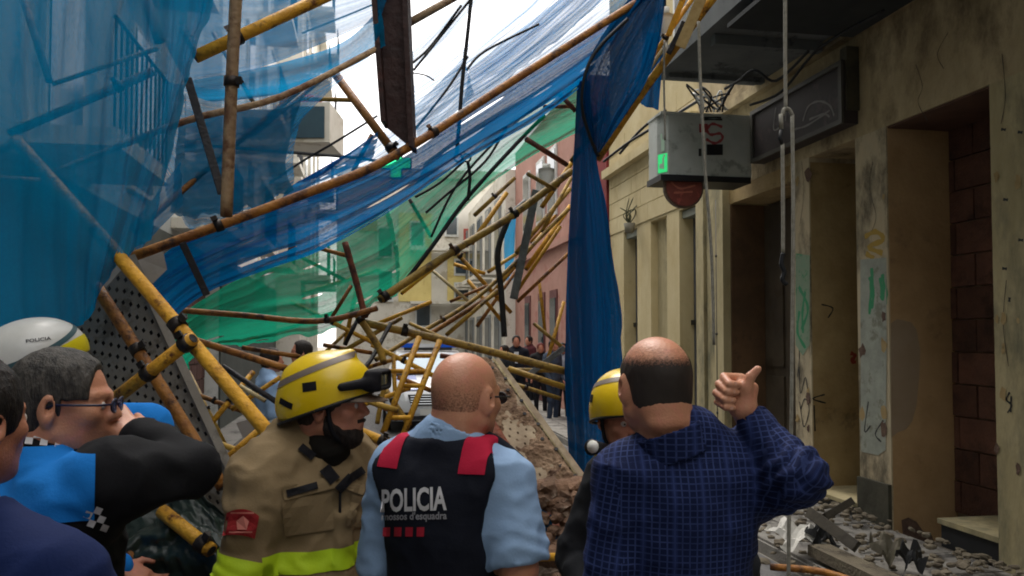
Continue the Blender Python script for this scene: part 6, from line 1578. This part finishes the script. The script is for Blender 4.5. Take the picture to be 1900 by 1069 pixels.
flap('throat_tab', 612, 880, .05, .034, R(-50), M_strap, .008); flap('throat_tab', 662, 880, .05, .024, R(35), M_strap, .008)
arch = []
gv, gf = grid(.085, .068, 10, 5)
gv = [(a_, b_-.014*(a_/.0425)**2*(1 if b_ > -.01 else .4)) for a_, b_ in gv]
bd = decal_px('badge', [(gv, gf)], 448, 969, jt, mat('red_badge', '#a82a2c', '#8a1c22', 30, .8, bump=.2), t, R(-6), .006, d0=2.3)
def decal2(polys, px, py, m, off=.016, nm='emblem', tilt=0): return decal_px(nm, polys, px, py, jt, m, bd, tilt, off, d0=2.3)
decal2([([(-.012, -.018), (.012, -.018), (.016, .004), (0, .018), (-.016, .004)], [[0, 1, 2, 3, 4]])], 450, 970, mat('badge_pattern', '#c4766a', None, rough=.7))
decal2([grid(.06, .004, 4, 1, 0, .024)], 448, 969, MATS['badge_pattern']); decal2([grid(.06, .004, 4, 1, 0, -.026)], 448, 969, MATS['badge_pattern'])
MB().tube(smooth_pts([Vector(B.p(.02, .16, z)) for z in (1.38, 1.25, 1.1, .95)], 4), .004, 6).build('zip', M_strap, t, True)
ho, _ = helmet(H, t, 'yellow firefighter helmet with grey band and raised goggles', M_hel); chinstrap(H, t)
# collar patch dark
flap('collar_patch', 570, 838, .05, .022, R(-38), M_strap, .006)
trousers(B, M_turn, t, 1.25, bulk=1.15)

# ================= grey haired officer with sunglasses and raised arm
M_bk = fabric('black_jersey', '#0f1013', '#15161a'); M_cy = fabric('bright_blue_yoke', '#1b7fd6', '#1773c6')
t = person_base('grey haired officer in black and bright blue uniform with sunglasses, arm raised to his face', 105, 1.78)
b0 = np.array(t.location); B = Fr(b0, -48, sc=1.01); hc = np.array(P(120, 751, 1.80)); H = Fr(hc, -76, -2, sc=1.02)
shR = np.array(P(205, 892, 1.66)); elR = np.array(P(362, 866, 1.76)); wrR = np.array(P(230, 806, 1.84)); shL = B.p(-.19, -.015, 1.40); elL = B.p(-.25, .02, 1.12); wrL = B.p(-.2, .2, 1.05)
v = bodyvol(.006, [B.p(0, 0, .9), B.p(-.3, 0, 1.2), B.p(.3, 0, 1.2), hc, elR, wrR, elL, wrL], .14)
for p in torso_prims(B): v.put(p, .04)
v.put(cap(B.p(0, -.03, 1.42), H.p(0, -.03, -.06), .068, .062), .03); head_prims(v, H, fat=.004); ears(v, H)
for p in arm_prims(shR, elR, wrR, .78)+arm_prims(shL, elL, wrL): v.put(p, .02)
hd = np.array(P(206, 772, 1.88))-wrR; hand(v, wrR, hd, (0, .3, -1), (-.2, .8, .4), .5); hand(v, wrL, wrL-elL, (1, 0, 0), (0, 1, .3))
skinmesh('body', v, SKIN2, t); eyes(H, t)
glasses(H, t, mat('blue_mirror_lens', '#14306e', '#1d4690', 20, .1, spec=.9), mat('dark_blue_frame', '#101b3c', None, rough=.3))
hairmesh('hair', H, hairmat('grey_hair', '#2b2a29', '#4d4a46'), t, lambda x, y, z: np.maximum(np.maximum(-.075-z+.9*np.clip(y+.03, 0, .06), y-.062-.1*np.clip(z-.04, 0, 1)), np.where(z < .015, y-.012, -1)), .010, .004, .0025, 8)
v = bodyvol(.008, [B.p(0, 0, .95), B.p(-.3, 0, 1.2), B.p(.3, 0, 1.2), B.p(0, 0, 1.5), elR, elL, wrL, wrR], .15)
for p in torso_prims(B, 1.05): v.put(p, .04, 'u', .016)
v.put(cap(B.p(.1, -.03, 1.36), shR, .09, .074), .05)
wE = wrR+(elR-wrR)*.22; v.put(cap(shR, elR, .076, .052), .025); v.put(cap(elR, wE, .053, .045), .018); v.put(cap(shL, elL, .078, .062), .03); v.put(cap(elL, wrL+(elL-wrL)*.1, .058, .045), .02)
v.cut(B.p(0, 0, .88), (0, 0, -1))
so, SV, SFc = cloth('jersey', v, M_bk, t, .013, (5, 5, 7), 3)
collar(B.p(0, -.03, 1.42), H.p(0, -.03, -.06), .03, .085, .098, .082, M_bk, t, B.M@np.array([0, .2, 0]))
# blue yoke, its edges as in the photo: vertical seam at the shoulder, level seam across the back
pS = P(176, 900, 1.7); n1 = Vector(ray(176, 900)).cross(Vector((0, 0, 1))).normalized()
pB = P(100, 941, 1.7); nB = Vector((0, 0, -1))
yk = shell('yoke', (SV, SFc), [(pS, np.array(n1)), (P(150, 942, 1.7), np.array((0, 0, -1.))), (P(100, 826, 1.72), (0, 0, 1.))], M_cy, t, .004)
yt = bvh((SV, SFc))
ck = []
for i in range(10):
    for j in range(2):
        if (i+j) % 2 == 0: ck.append(grid(.014, .014, 1, 1, (i-4.5)*.014, (j-.5)*.014))
decal_px('check_band', ck, 62, 812, yt, M_prw, t, R(-6), .008, d0=1.75)
ck = [grid(.017, .017, 1, 1, a*.017, b*.017) for a, b in ((0, 1), (1, 0), (2, 1), (2, -0.6), (0, -.4), (1, -1))]
ck = [grid(.013, .013, 1, 1, a*.013, b*.013) for a, b in ((-1, 0), (0, -1), (0, 1), (1, 0), (2, -1))]
decal_px('check_badge', ck, 176, 960, yt, M_prw, t, R(-20), .006, d0=1.7)
trousers(B, fabric('black_trousers', '#14151a', '#191a20'), t)

# ================= nearest bystander in navy T-shirt
M_nv = fabric('navy_tshirt', '#0b1c46', '#0d2150')
t = person_base('nearest bystander in plain navy T-shirt, mostly cut off by the picture edge', -35, 1.42)
b0 = np.array(t.location); B = Fr(b0, -15, sc=.985); hc = np.array(P(-62, 785, 1.42)); H = Fr(hc, -20, 0)
shR = B.p(.195, -.015, 1.39); elR = B.p(.26, .0, 1.10); wrR = B.p(.2, .2, 1.0); shL = B.p(-.19, -.015, 1.40); elL = B.p(-.26, .0, 1.12); wrL = B.p(-.2, .2, 1.0)
v = bodyvol(.008, [B.p(0, 0, .9), B.p(-.3, 0, 1.2), B.p(.3, 0, 1.2), hc, elR, wrR, elL, wrL], .14)
for p in torso_prims(B): v.put(p, .04)
v.put(cap(B.p(0, -.03, 1.42), H.p(0, -.03, -.06), .066, .060), .03); head_prims(v, H); ears(v, H)
for p in arm_prims(shR, elR, wrR)+arm_prims(shL, elL, wrL): v.put(p, .02)
hand(v, wrR, wrR-elR, (-1, 0, 0), (0, 1, .3)); hand(v, wrL, wrL-elL, (1, 0, 0), (0, 1, .3))
skinmesh('body', v, SKIN, t); eyes(H, t)
hairmesh('hair', H, hairmat('black_hair', '#141110', '#241e1b'), t, lambda x, y, z: np.maximum(-.075-z+.9*np.clip(y+.03, 0, .06), y-.062), .012, .005, .004, 4)
v = bodyvol(.009, [B.p(0, 0, .9), B.p(-.3, 0, 1.2), B.p(.3, 0, 1.2), B.p(0, 0, 1.5), elR, elL], .15)
for p in torso_prims(B, 1.06): v.put(p, .04, 'u', .018)
for a, b_ in ((shR, elR), (shL, elL)): v.put(cap(a, a+(b_-a)*.8, .086, .084), .03)
tmp = v.like(); tmp.put(cap(B.p(0, -.02, 1.46), H.p(0, -.03, -.02), .072, .070), .01); v.minus(tmp)
cloth('tshirt', v, M_nv, t, .009, (5, 5, 7), 5); trousers(B, fabric('blue_jeans', '#232c44', '#1c2438'), t)

# ================= officer in the white and yellow helmet
t = person_base('officer in white helmet with yellow rim standing behind the grey haired officer', 95, 2.35)
b0 = np.array(t.location); B = Fr(b0, -60, sc=1.04); hc = np.array(P(76, 690, 2.35)); H = Fr(hc, -62, 20, sc=1.0)
shR = B.p(.19, -.015, 1.40); elR = np.array(P(275, 790, 2.2)); wrR = np.array(P(120, 775, 2.15)); shL = B.p(-.19, -.015, 1.40); elL = B.p(-.26, .0, 1.12); wrL = B.p(-.2, .2, 1.0)
v = bodyvol(.008, [B.p(0, 0, .9), B.p(-.3, 0, 1.2), B.p(.3, 0, 1.2), hc, elR, wrR, elL, wrL], .14)
for p in torso_prims(B): v.put(p, .04)
v.put(cap(B.p(0, -.03, 1.42), H.p(0, -.03, -.06), .066, .060), .03); head_prims(v, H); ears(v, H)
for p in arm_prims(shR, elR, wrR)+arm_prims(shL, elL, wrL): v.put(p, .02)
hand(v, wrL, wrL-elL, (1, 0, 0), (0, 1, .3)); hand(v, wrR, wrR-elR, (0, 0, -1), (0, 1, 0))
skinmesh('body', v, SKIN, t); eyes(H, t)
v = bodyvol(.009, [B.p(0, 0, .9), B.p(-.3, 0, 1.2), B.p(.3, 0, 1.2), B.p(0, 0, 1.5), elR, elL, wrR, wrL], .15)
for p in torso_prims(B, 1.05): v.put(p, .04, 'u', .016)
for a, b_, c_ in ((shR, elR, wrR), (shL, elL, wrL)): v.put(cap(a, b_, .075, .058), .03); v.put(cap(b_, c_, .056, .036), .02)
cloth('jacket', v, M_cy, t, .009, (6, 6, 9), 9); trousers(B, M_bk, t)
c = H.p(0, 0, .05); v = Vol(c-.23, c+.23, .005); v.put(H.ell((0, -.012, .045), (.122, .155, .118)), .01); v.put(H.ell((0, -.03, 0), (.118, .15, .105)), .02); v.cut(H.p(0, .12, .012), H.M@np.array([0, .22, -1.0]))
tmp = v.like(); tmp.put(H.ell((0, -.012, .03), (.108, .138, .105)), .01); tmp.put(H.ell((0, -.03, -.04), (.105, .134, .13)), .02); v.minus(tmp)
ho, HV, HF = skinmesh('helmet', v, mat('white_helmet', '#cfd0cc', '#bcbeba', 5, .3, spec=.6), t); ht = bvh((HV, HF))
nn = H.M@np.array([0, .22, -1.0]); nn /= np.linalg.norm(nn); c0 = H.p(0, .12, .012)
shell('yellow_rim', (HV, HF), [(c0, nn), (c0-nn*.05, -nn)], mat('yellow_rim_paint', '#d8c822', None, rough=.35), ho, .002)
for o1 in (.062, .078):
    pass
n2 = H.M@np.array([.35, -.1, 1.]); n2 /= np.linalg.norm(n2); shell('teal_stripe', (HV, HF), [(H.p(0, 0, .098), n2), (H.p(0, 0, .084), -n2)], mat('teal_stripe_paint', '#35545c', None, rough=.4), ho, .0015)
decal_px('lettering', tp('POLICIA', .013, .062, bold=.0003), 72, 633, ht, M_blk, ho, R(8), .003, d0=2.3)
chinstrap(H, t, mat('yellow_strap', '#d2c02c', None, rough=.6))

# ================= second firefighter, half hidden
t = person_base('second firefighter in yellow helmet half hidden behind the plaid shirt', 1212, 2.75)
b0 = np.array(t.location); B = Fr(b0, 165, sc=.94); hc = np.array(P(1160, 776, 2.66)); H = Fr(hc, -170, -8)
shR, elR, wrR = armset(B, 1, (.27, .0, 1.10), (.2, .2, .98)); shL, elL, wrL = armset(B, -1, (-.27, .0, 1.10), (-.2, .2, .98))
v = bodyvol(.007, [B.p(0, 0, .9), B.p(-.3, 0, 1.2), B.p(.3, 0, 1.2), hc, elR, wrR, elL, wrL], .14)
for p in torso_prims(B): v.put(p, .04)
v.put(cap(B.p(0, -.03, 1.42), H.p(0, -.03, -.06), .064, .058), .03); head_prims(v, H); ears(v, H)
for p in arm_prims(shR, elR, wrR)+arm_prims(shL, elL, wrL): v.put(p, .02)
hand(v, wrR, wrR-elR, (-1, 0, 0), (0, -1, .3)); hand(v, wrL, wrL-elL, (1, 0, 0), (0, -1, .3))
skinmesh('body', v, SKIN, t); eyes(H, t)
v = bodyvol(.010, [B.p(0, 0, .85), B.p(-.32, 0, 1.2), B.p(.32, 0, 1.2), B.p(0, 0, 1.55), elR, elL, wrL, wrR], .15)
for p in torso_prims(B, 1.02): v.put(p, .05, 'u', .028)
for a, b_, c_ in ((shR, elR, wrR), (shL, elL, wrL)): v.put(cap(a, b_, .09, .078), .03); v.put(cap(b_, c_+(b_-c_)*.12, .074, .06), .025)
cloth('turnout_coat', v, fabric('dark_turnout', '#1d1f24', '#26282c'), t, .012, (6.5, 6.5, 8), 11); trousers(B, MATS['dark_turnout'], t, 1.2, bulk=1.1)
helmet(H, t, 'yellow helmet with black rim', M_hel, goggles=False, visor=False); chinstrap(H, t)
tc_ = thing('helmet_torch', 'small black torch with bright lens on the hidden firefighter, before the blue drape', 'torch', P(1112, 832, 2.55))
MB().tube([P(1098, 830, 2.5), P(1110, 831, 2.55), P(1132, 834, 2.62)], [.026, .020, .016], 12).build('barrel', M_blk, tc_, True)
MB().tube([P(1099, 829, 2.495), P(1101, 829, 2.5)], .020, 12).build('lens', mat('torch_lens', '#e8e8e0', None, rough=.15), tc_, True)
MB().tube([P(1112, 838, 2.56), P(1128, 840, 2.6)], [.022, .022], 10).build('clip', mat('yellow_clip', '#c9b32a', None, rough=.5), tc_, True)

# ================= people farther off
def small_person(label, px, ptop, d, yaw, top, bottom, hairm, skin=SKIN, grp='onlookers standing down the street', H_=None, arm='down', h=.016):
    H_ = H_ or 1.60+((px*7) % 13)/13*.22
    t = person_base(label, px, d, grp); s = H_/1.75
    # stand on the ground, crown where the photo shows it as near as the height allows
    B = Fr(np.array(t.location), yaw, sc=s); H = Fr(B.p(0, .02, 1.635), yaw+random.uniform(-15, 15), sc=s)
    shR = B.p(.19, -.015, 1.40); shL = B.p(-.19, -.015, 1.40)
    elR, wrR = (B.p(.25, -.02, 1.12), B.p(.22, .1, .9)) if arm != 'up' else (B.p(.27, .06, 1.2), B.p(.15, .25, 1.35))
    elL, wrL = (B.p(-.25, -.02, 1.12), B.p(-.22, .1, .9)) if arm != 'cross' else (B.p(-.25, .05, 1.15), B.p(.05, .2, 1.2))
    v = bodyvol(h*.7, [B.p(0, 0, .9), B.p(-.3, 0, 1.2), B.p(.3, 0, 1.2), H.p(0, 0, .1), elR, wrR, elL, wrL], .12)
    for p in torso_prims(B): v.put(p, .04)
    v.put(cap(B.p(0, -.03, 1.42), H.p(0, -.03, -.06), .062, .056), .03); head_prims(v, H); ears(v, H)
    for p in arm_prims(shR, elR, wrR)+arm_prims(shL, elL, wrL): v.put(p, .02)
    hand(v, wrR, wrR-elR, (-1, 0, 0), (0, 1, .3)); hand(v, wrL, wrL-elL, (1, 0, 0), (0, 1, .3))
    skinmesh('body', v, skin, t, 0)
    hairmesh('hair', H, hairm, t, lambda x, y, z: np.maximum(-.075-z+.9*np.clip(y+.03, 0, .06), y-.062), .014, .008, .004, 4)
    v = bodyvol(h, [B.p(0, 0, .9), B.p(-.3, 0, 1.2), B.p(.3, 0, 1.2), B.p(0, 0, 1.5), elR, elL, wrR, wrL], .12)
    for p in torso_prims(B, 1.04): v.put(p, .04, 'u', .016)
    for a, b_, c_ in ((shR, elR, wrR), (shL, elL, wrL)): v.put(cap(a, b_, .078, .06), .03); v.put(cap(b_, c_, .056, .036), .02)
    cloth('jacket', v, top, t, .008, (6, 6, 9), 3); trousers(B, bottom, t, 1.08, .02)
    return t, B, H
M_dk1 = fabric('dark_jacket', '#171a22', '#1f232c'); M_dk2 = fabric('black_jacket', '#141416', '#1c1c1e'); M_dk3 = fabric('charcoal_jacket', '#2a2c30', '#222427'); M_tr = fabric('dark_trousers', '#1a1b20', '#212228'); M_tb = fabric('grey_blue_jeans', '#3a4558', '#2f394a')
HB = hairmat('onlooker_black_hair', '#17120f', '#271f1a'); HR = hairmat('onlooker_auburn_hair', '#5a1d1c', '#6c2a24')
a_, B_, H2 = small_person('onlooker in dark jacket with white shirt front, first past the police car', 958, 618, 17, 180, M_dk1, M_tr, HB)
ft = bvh((np.array([v.co for v in a_.children[2].data.vertices])+np.array(a_.location), np.array([list(p.vertices) for p in a_.children[2].data.polygons])))
decal('shirt_front', [([(-.05, .12), (.05, .12), (.03, -.12), (-.03, -.12)], [[0, 1, 2, 3]])], Vector(B_.p(0, .2, 1.3)), (1, 0, 0), (0, 0, 1), Vector(B_.M@np.array([0, -1., 0])), ft, mat('white_shirt', '#cfd2d6', None, rough=.8), a_, .02)
small_person('onlooker with dark red hair in a black jacket facing the wreck', 1003, 606, 18, 175, M_dk2, M_tr, HR, arm='cross')
small_person('onlooker in grey blue jacket standing in front of the maroon door', 1026, 612, 16.2, 230, fabric('grey_blue_jacket', '#4a5566', '#3e4858'), M_tb, HB)
small_person('onlooker in pale shirt at the edge of the blue drape', 1044, 618, 16.5, 170, fabric('pale_shirt', '#a8adb8', '#9aa0ac'), M_tr, HB, arm='up')
small_person('onlooker with dark curly hair behind the others by the bent dark tube', 982, 612, 21, 120, fabric('maroon_jumper', '#5a2c30', '#4c2529'), M_tr, HB, arm='up')
small_person('onlooker in dark coat beside the roof of the police car', 936, 616, 15.5, 130, M_dk3, M_tr, HB)
small_person('officer in light blue shirt beyond the green net, arms lowered', 502, 618, 7.6, -60, M_lblue, MATS['navy_trousers'], HB, grp='officers in light blue shirts beyond the net')
small_person('second officer in light blue shirt beyond the green net, nearer the tubes', 562, 612, 8.3, 120, M_lblue, MATS['navy_trousers'], HB, grp='officers in light blue shirts beyond the net', arm='cross')
# ------------------------------------------------------------------ police car facing the camera
M_cw = mat('car_white', '#d4d7da', '#c6cacd', 3, .2, spec=.6); M_cb = mat('car_blue', '#27469a', '#21408c', 3, .3, spec=.6); M_rub2 = mat('tyre_rubber', '#141414', '#1c1c1c', 20, .85)
M_wind = mat('windscreen', '#8aa6b8', '#9db6c4', 1.5, .4, spec=.4); M_chr = mat('chrome', '#b9bcbd', None, rough=.15, metal=1.)
cx, cyd = P(806, HOR, 14.6).x, 14.6
car = thing('police_car', 'white police car with blue bonnet stripes and roof light bar facing the wreck', 'car', (cx, cyd, 0)); car.rotation_euler = (0, 0, 0)
CY = R(9)
def C(x, y, z):   # x across, y back from the nose, z up
    return Vector((cx+x*math.cos(CY)-y*math.sin(CY), cyd+x*math.sin(CY)+y*math.cos(CY), z))
# stations along the length: (y, z_top, half width low, half width at top)
st = [(0.0, .62, .72, .60), (.06, .74, .84, .70), (.35, .88, .88, .76), (1.0, .97, .90, .80), (1.35, 1.02, .91, .82), (3.3, 1.05, .91, .82), (3.9, 1.02, .90, .80), (4.15, .85, .84, .72)]
mb = MB(); k = 0
for i, (y, zt_, w0, w1) in enumerate(st):
    ring = [(-w0*.94, .24), (-w0, .40), (-w0, zt_*.72), (-w1, zt_*.96), (-w1*.55, zt_), (0, zt_+.012), (w1*.55, zt_), (w1, zt_*.96), (w0, zt_*.72), (w0, .40), (w0*.94, .24)]
    mb.V += [C(x, y, z) for x, z in ring]
n = 11
for i in range(len(st)-1):
    for j in range(n): mb.F.append([i*n+j, (i+1)*n+j, (i+1)*n+(j+1) % n, i*n+(j+1) % n])
mb.F.append(list(range(n))); mb.F.append([(len(st)-1)*n+j for j in range(n)][::-1])
bo = mb.build('body', M_cw, car, True)
gh = [(1.25, 1.03, .80), (1.95, 1.42, .66), (2.6, 1.47, .65), (3.3, 1.42, .64), (3.85, 1.05, .76)]
mb = MB()
lo_ = [(1.25, 1.0), (1.95, 1.03), (2.6, 1.05), (3.3, 1.05), (3.85, 1.03)]
for (y, z, w), (_, zb_) in zip(gh, lo_):
    mb.V += [C(-.82, y, zb_), C(-w, y, z), C(-w*.5, y, z+.015), C(w*.5, y, z+.015), C(w, y, z), C(.82, y, zb_)]
for i in range(4):
    for j in range(5): mb.F.append([i*6+j, (i+1)*6+j, (i+1)*6+j+1, i*6+j+1])
mb.build('roof', M_cw, car, True)
def Wc(x, y, z): return C(x, y, z)
mb = MB(); mb.add([C(-.74, 1.27, 1.045), C(.74, 1.27, 1.045), C(.60, 1.90, 1.40), C(-.60, 1.90, 1.40)], [(0, 1, 2, 3)])
mb.V = [v+Vector((0, -.02, .012)) for v in mb.V]; ws = mb.build('windscreen', M_wind, car)
for s in (-1, 1):
    MB().add([C(s*.80, 1.4, 1.06), C(s*.70, 1.95, 1.37), C(s*.68, 3.25, 1.37), C(s*.79, 3.6, 1.08)], [(0, 1, 2, 3)]).build('side_window', M_glass, car)
    MB().obox(C(s*.99, 1.35, 1.06), (.10, 0, 0), (0, .05, 0), (0, 0, .07)).build('mirror', M_cb, car)
    hl = MB().add([C(s*.52, -.012, .60), C(s*.82, .06, .60), C(s*.84, .10, .76), C(s*.55, .03, .74)], [(0, 1, 2, 3)]).build('headlight', mat('headlight_glass', '#dfe4e6', None, rough=.08, spec=1.), car)
    MB().add([C(s*.45, -.03, .30), C(s*.78, .02, .30), C(s*.78, .02, .40), C(s*.45, -.03, .40)], [(0, 1, 2, 3)]).build('fog_light_recess', M_blk, car)
    for yy in (.75, 3.35):
        c0 = C(s*.80, yy, .32); axv = (C(1, 0, 0)-C(0, 0, 0)).normalized()*s
        w_ = MB().tube([c0-axv*.02, c0+axv*.12], .32, 20).build('wheel', M_rub2, car, True); MB().tube([c0+axv*.115, c0+axv*.13], .19, 14).build('rim', M_chr, w_, True)
    MB().add([C(s*.25, .12, .80), C(s*.62, .14, .78), C(s*.70, 1.15, .99), C(s*.30, 1.1, 1.015)], [(0, 1, 2, 3)]).build('bonnet_stripe', M_cb, car)
mbg = MB(); mbg.add([C(-.42, -.02, .52), C(.42, -.02, .52), C(.48, -.005, .72), C(-.48, -.005, .72)], [(0, 1, 2, 3)]); gr = mbg.build('grille', M_blk, car)
for k in range(4): MB().tube([C(-.43, -.03, .55+k*.045), C(.43, -.03, .55+k*.045)], .008, 6).build('grille_bar', M_chr, gr)
MB().obox(C(0, -.05, .40), C(.26, 0, 0)-C(0, 0, 0), C(0, .01, 0)-C(0, 0, 0), (0, 0, .055)).build('number_plate', mat('plate_white', '#d0d2ce', None, rough=.5), car)
vs, fs = text_poly('CME 2741', .08, w=.44); pass
mesh_obj('bumper', np.array([tuple(C(x, y, z)) for x, y, z in ((-.86, -.035, .26), (.86, -.035, .26), (.86, -.035, .33), (-.86, -.035, .33), (-.86, .1, .26), (.86, .1, .26), (.86, .1, .33), (-.86, .1, .33))]), [(0,1,2,3),(0,4,5,1),(3,2,6,7),(1,5,6,2),(0,3,7,4)], M_blk, car)
lbx = MB().obox(C(0, 2.3, 1.51), C(.5, 0, 0)-C(0, 0, 0), C(0, .12, 0)-C(0, 0, 0), (0, 0, .03)).build('light_bar', M_blk, car)
for s in (-1, 1): MB().obox(C(s*.42, 2.3, 1.585), C(.2, 0, 0)-C(0, 0, 0), C(0, .11, 0)-C(0, 0, 0), (0, 0, .045)).build('blue_lamp', mat('blue_lamp_glass', '#1d58c8', None, rough=.15), lbx)
MB().obox(C(.0, 2.3, 1.58), C(.2, 0, 0)-C(0, 0, 0), C(0, .11, 0)-C(0, 0, 0), (0, 0, .04)).build('lamp_middle', M_cw, lbx)
# second dark vehicle roof behind? a white van parked at the left, seen between tubes
# ------------------------------------------------------------------ pharmacy cross lit green
ph = thing('pharmacy_cross', 'green lit pharmacy cross on the far wall behind the main tube', 'sign', P(732, 302, 9.0))
M_led = mat('green_led', '#19c46a', None, emit=((.05, .95, .35, 1), 1.6)); pc_ = P(735, 303, 9.0); r_ = .17
for (w, h_) in ((r_*.38, r_), (r_, r_*.38)):
    MB().obox(pc_+Vector((0, .03 if w > h_ else .034, 0)), (w, 0, 0), (0, .03, 0), (0, 0, h_)).build('case', M_blk, ph)
for (w, h_, yy) in ((r_*.33, r_*.95, -.012), (r_*.95, r_*.33, -.010)):
    MB().obox(pc_+Vector((0, yy, 0)), (w, 0, 0), (0, .008, 0), (0, 0, h_)).build('led_panel', M_led, ph)
rx = S(-1.9, 0, 0); MB().tube([pc_+Vector((0, .06, 0)), pc_+Vector((-.5, .4, .15)), S(-1.9, 9.9, pc_.z+.3)], .02, 6).build('bracket', M_blk, ph)
# hanging conical lamps
for (px, py, d, s_, lb_) in ((1234, 30, 4.75, 1.0, 'white conical street lamp hanging beside the top of the blue drape'), (1014, 314, 8.0, .9, 'white conical street lamp hanging farther down beside the yellow tubes')):
    c0 = P(px, py, d); w = 17*d/FPX*s_; lt = thing('street_lamp', lb_, 'lamp', c0, 'conical street lamps')
    n = 16; V = []
    for (rr_, zz) in ((w, 0), (w, -.03*d/4.7), (w*.45, -.13*d/4.7), (w*.32, -.16*d/4.7)):
        V += [c0+Vector((math.cos(a)*rr_, math.sin(a)*rr_, zz)) for a in np.linspace(0, 2*math.pi, n, endpoint=False)]
    F = [[i*n+j, i*n+(j+1) % n, (i+1)*n+(j+1) % n, (i+1)*n+j] for i in range(3) for j in range(n)]+[list(range(n))]
    MB().add(V, F).build('shade', M_white, lt, True)
    MB().tube([c0+Vector((0, 0, -.15)), c0+Vector((0, 0, -.24))], .015, 8).build('stem', M_white, lt, True)
    MB().tube([c0+Vector((0, 0, 0)), c0+Vector((0, 0, .05))], w*.5, 12).build('cap', M_white, lt, True)
# wall plant over the first grey door of the cream building
wp_ = thing('wall_plant', 'small straggling plant in a pot over the first grey door of the cream wall', 'plant', S(XR-.1, YP(1168, XR-.1), 3.3))
yq, zq = RX(1168, 432, XR-.12)
MB().tube([S(XR-.12, yq, zq), S(XR-.12, yq, zq+.16)], [.07, .10], 10).build('pot', mat('grey_pot', '#7a7668', None, rough=.8), wp_, True)
rq = random.Random(4)
for k in range(9):
    p0 = S(XR-.12, yq, zq+.15); MB().tube(smooth_pts([p0, p0+Vector((rq.uniform(-.12, .12), rq.uniform(-.1, .1), .15)), p0+Vector((rq.uniform(-.25, .2), rq.uniform(-.1, .1), rq.uniform(.2, .5)))], 4), [.010]*8+[.004], 5).build('stem', mat('dry_stem', '#3d4030', '#50523a', 9, .8), wp_)
# balusters of balconies, drains
dpn = thing('drain_pipe', 'grey drain pipe running down between the cream wall and the shop pilasters', 'pipe', S(XR-.08, YP(1334, XR), .1))
MB().tube([S(XR-.06, YP(1334, XR-.06), .1), S(XR-.06, YP(1334, XR-.06), zl1-.1)], .035, 8).build('pipe', mat('dirty_pipe', '#55503f', '#454135', 5, .7), dpn, True)
for z in (.8, 1.8, 2.8): MB().tube([S(XR-.06, YP(1334, XR-.06), z), S(XR-.06, YP(1334, XR-.06), z+.03)], .042, 8).build('bracket', M_blk, dpn, True)
# unseen end block and side walls added behind the camera to shade the place
bk = thing('rear_shade_block', 'plain grey block added unseen behind the camera to shade the street', 'building', S(0, -12, 0))
MB().sbox(-9, 9, -13, -12, 0, 12).build('wall', M_lw2, bk)
MB().sbox(XR, XB+3, -12, 1.19, 0, TOP).build('wall', M_plas, shop)
MB().sbox(-2.95, -9, -12, -3.01, 0, 12).build('wall', M_lw2, bk)
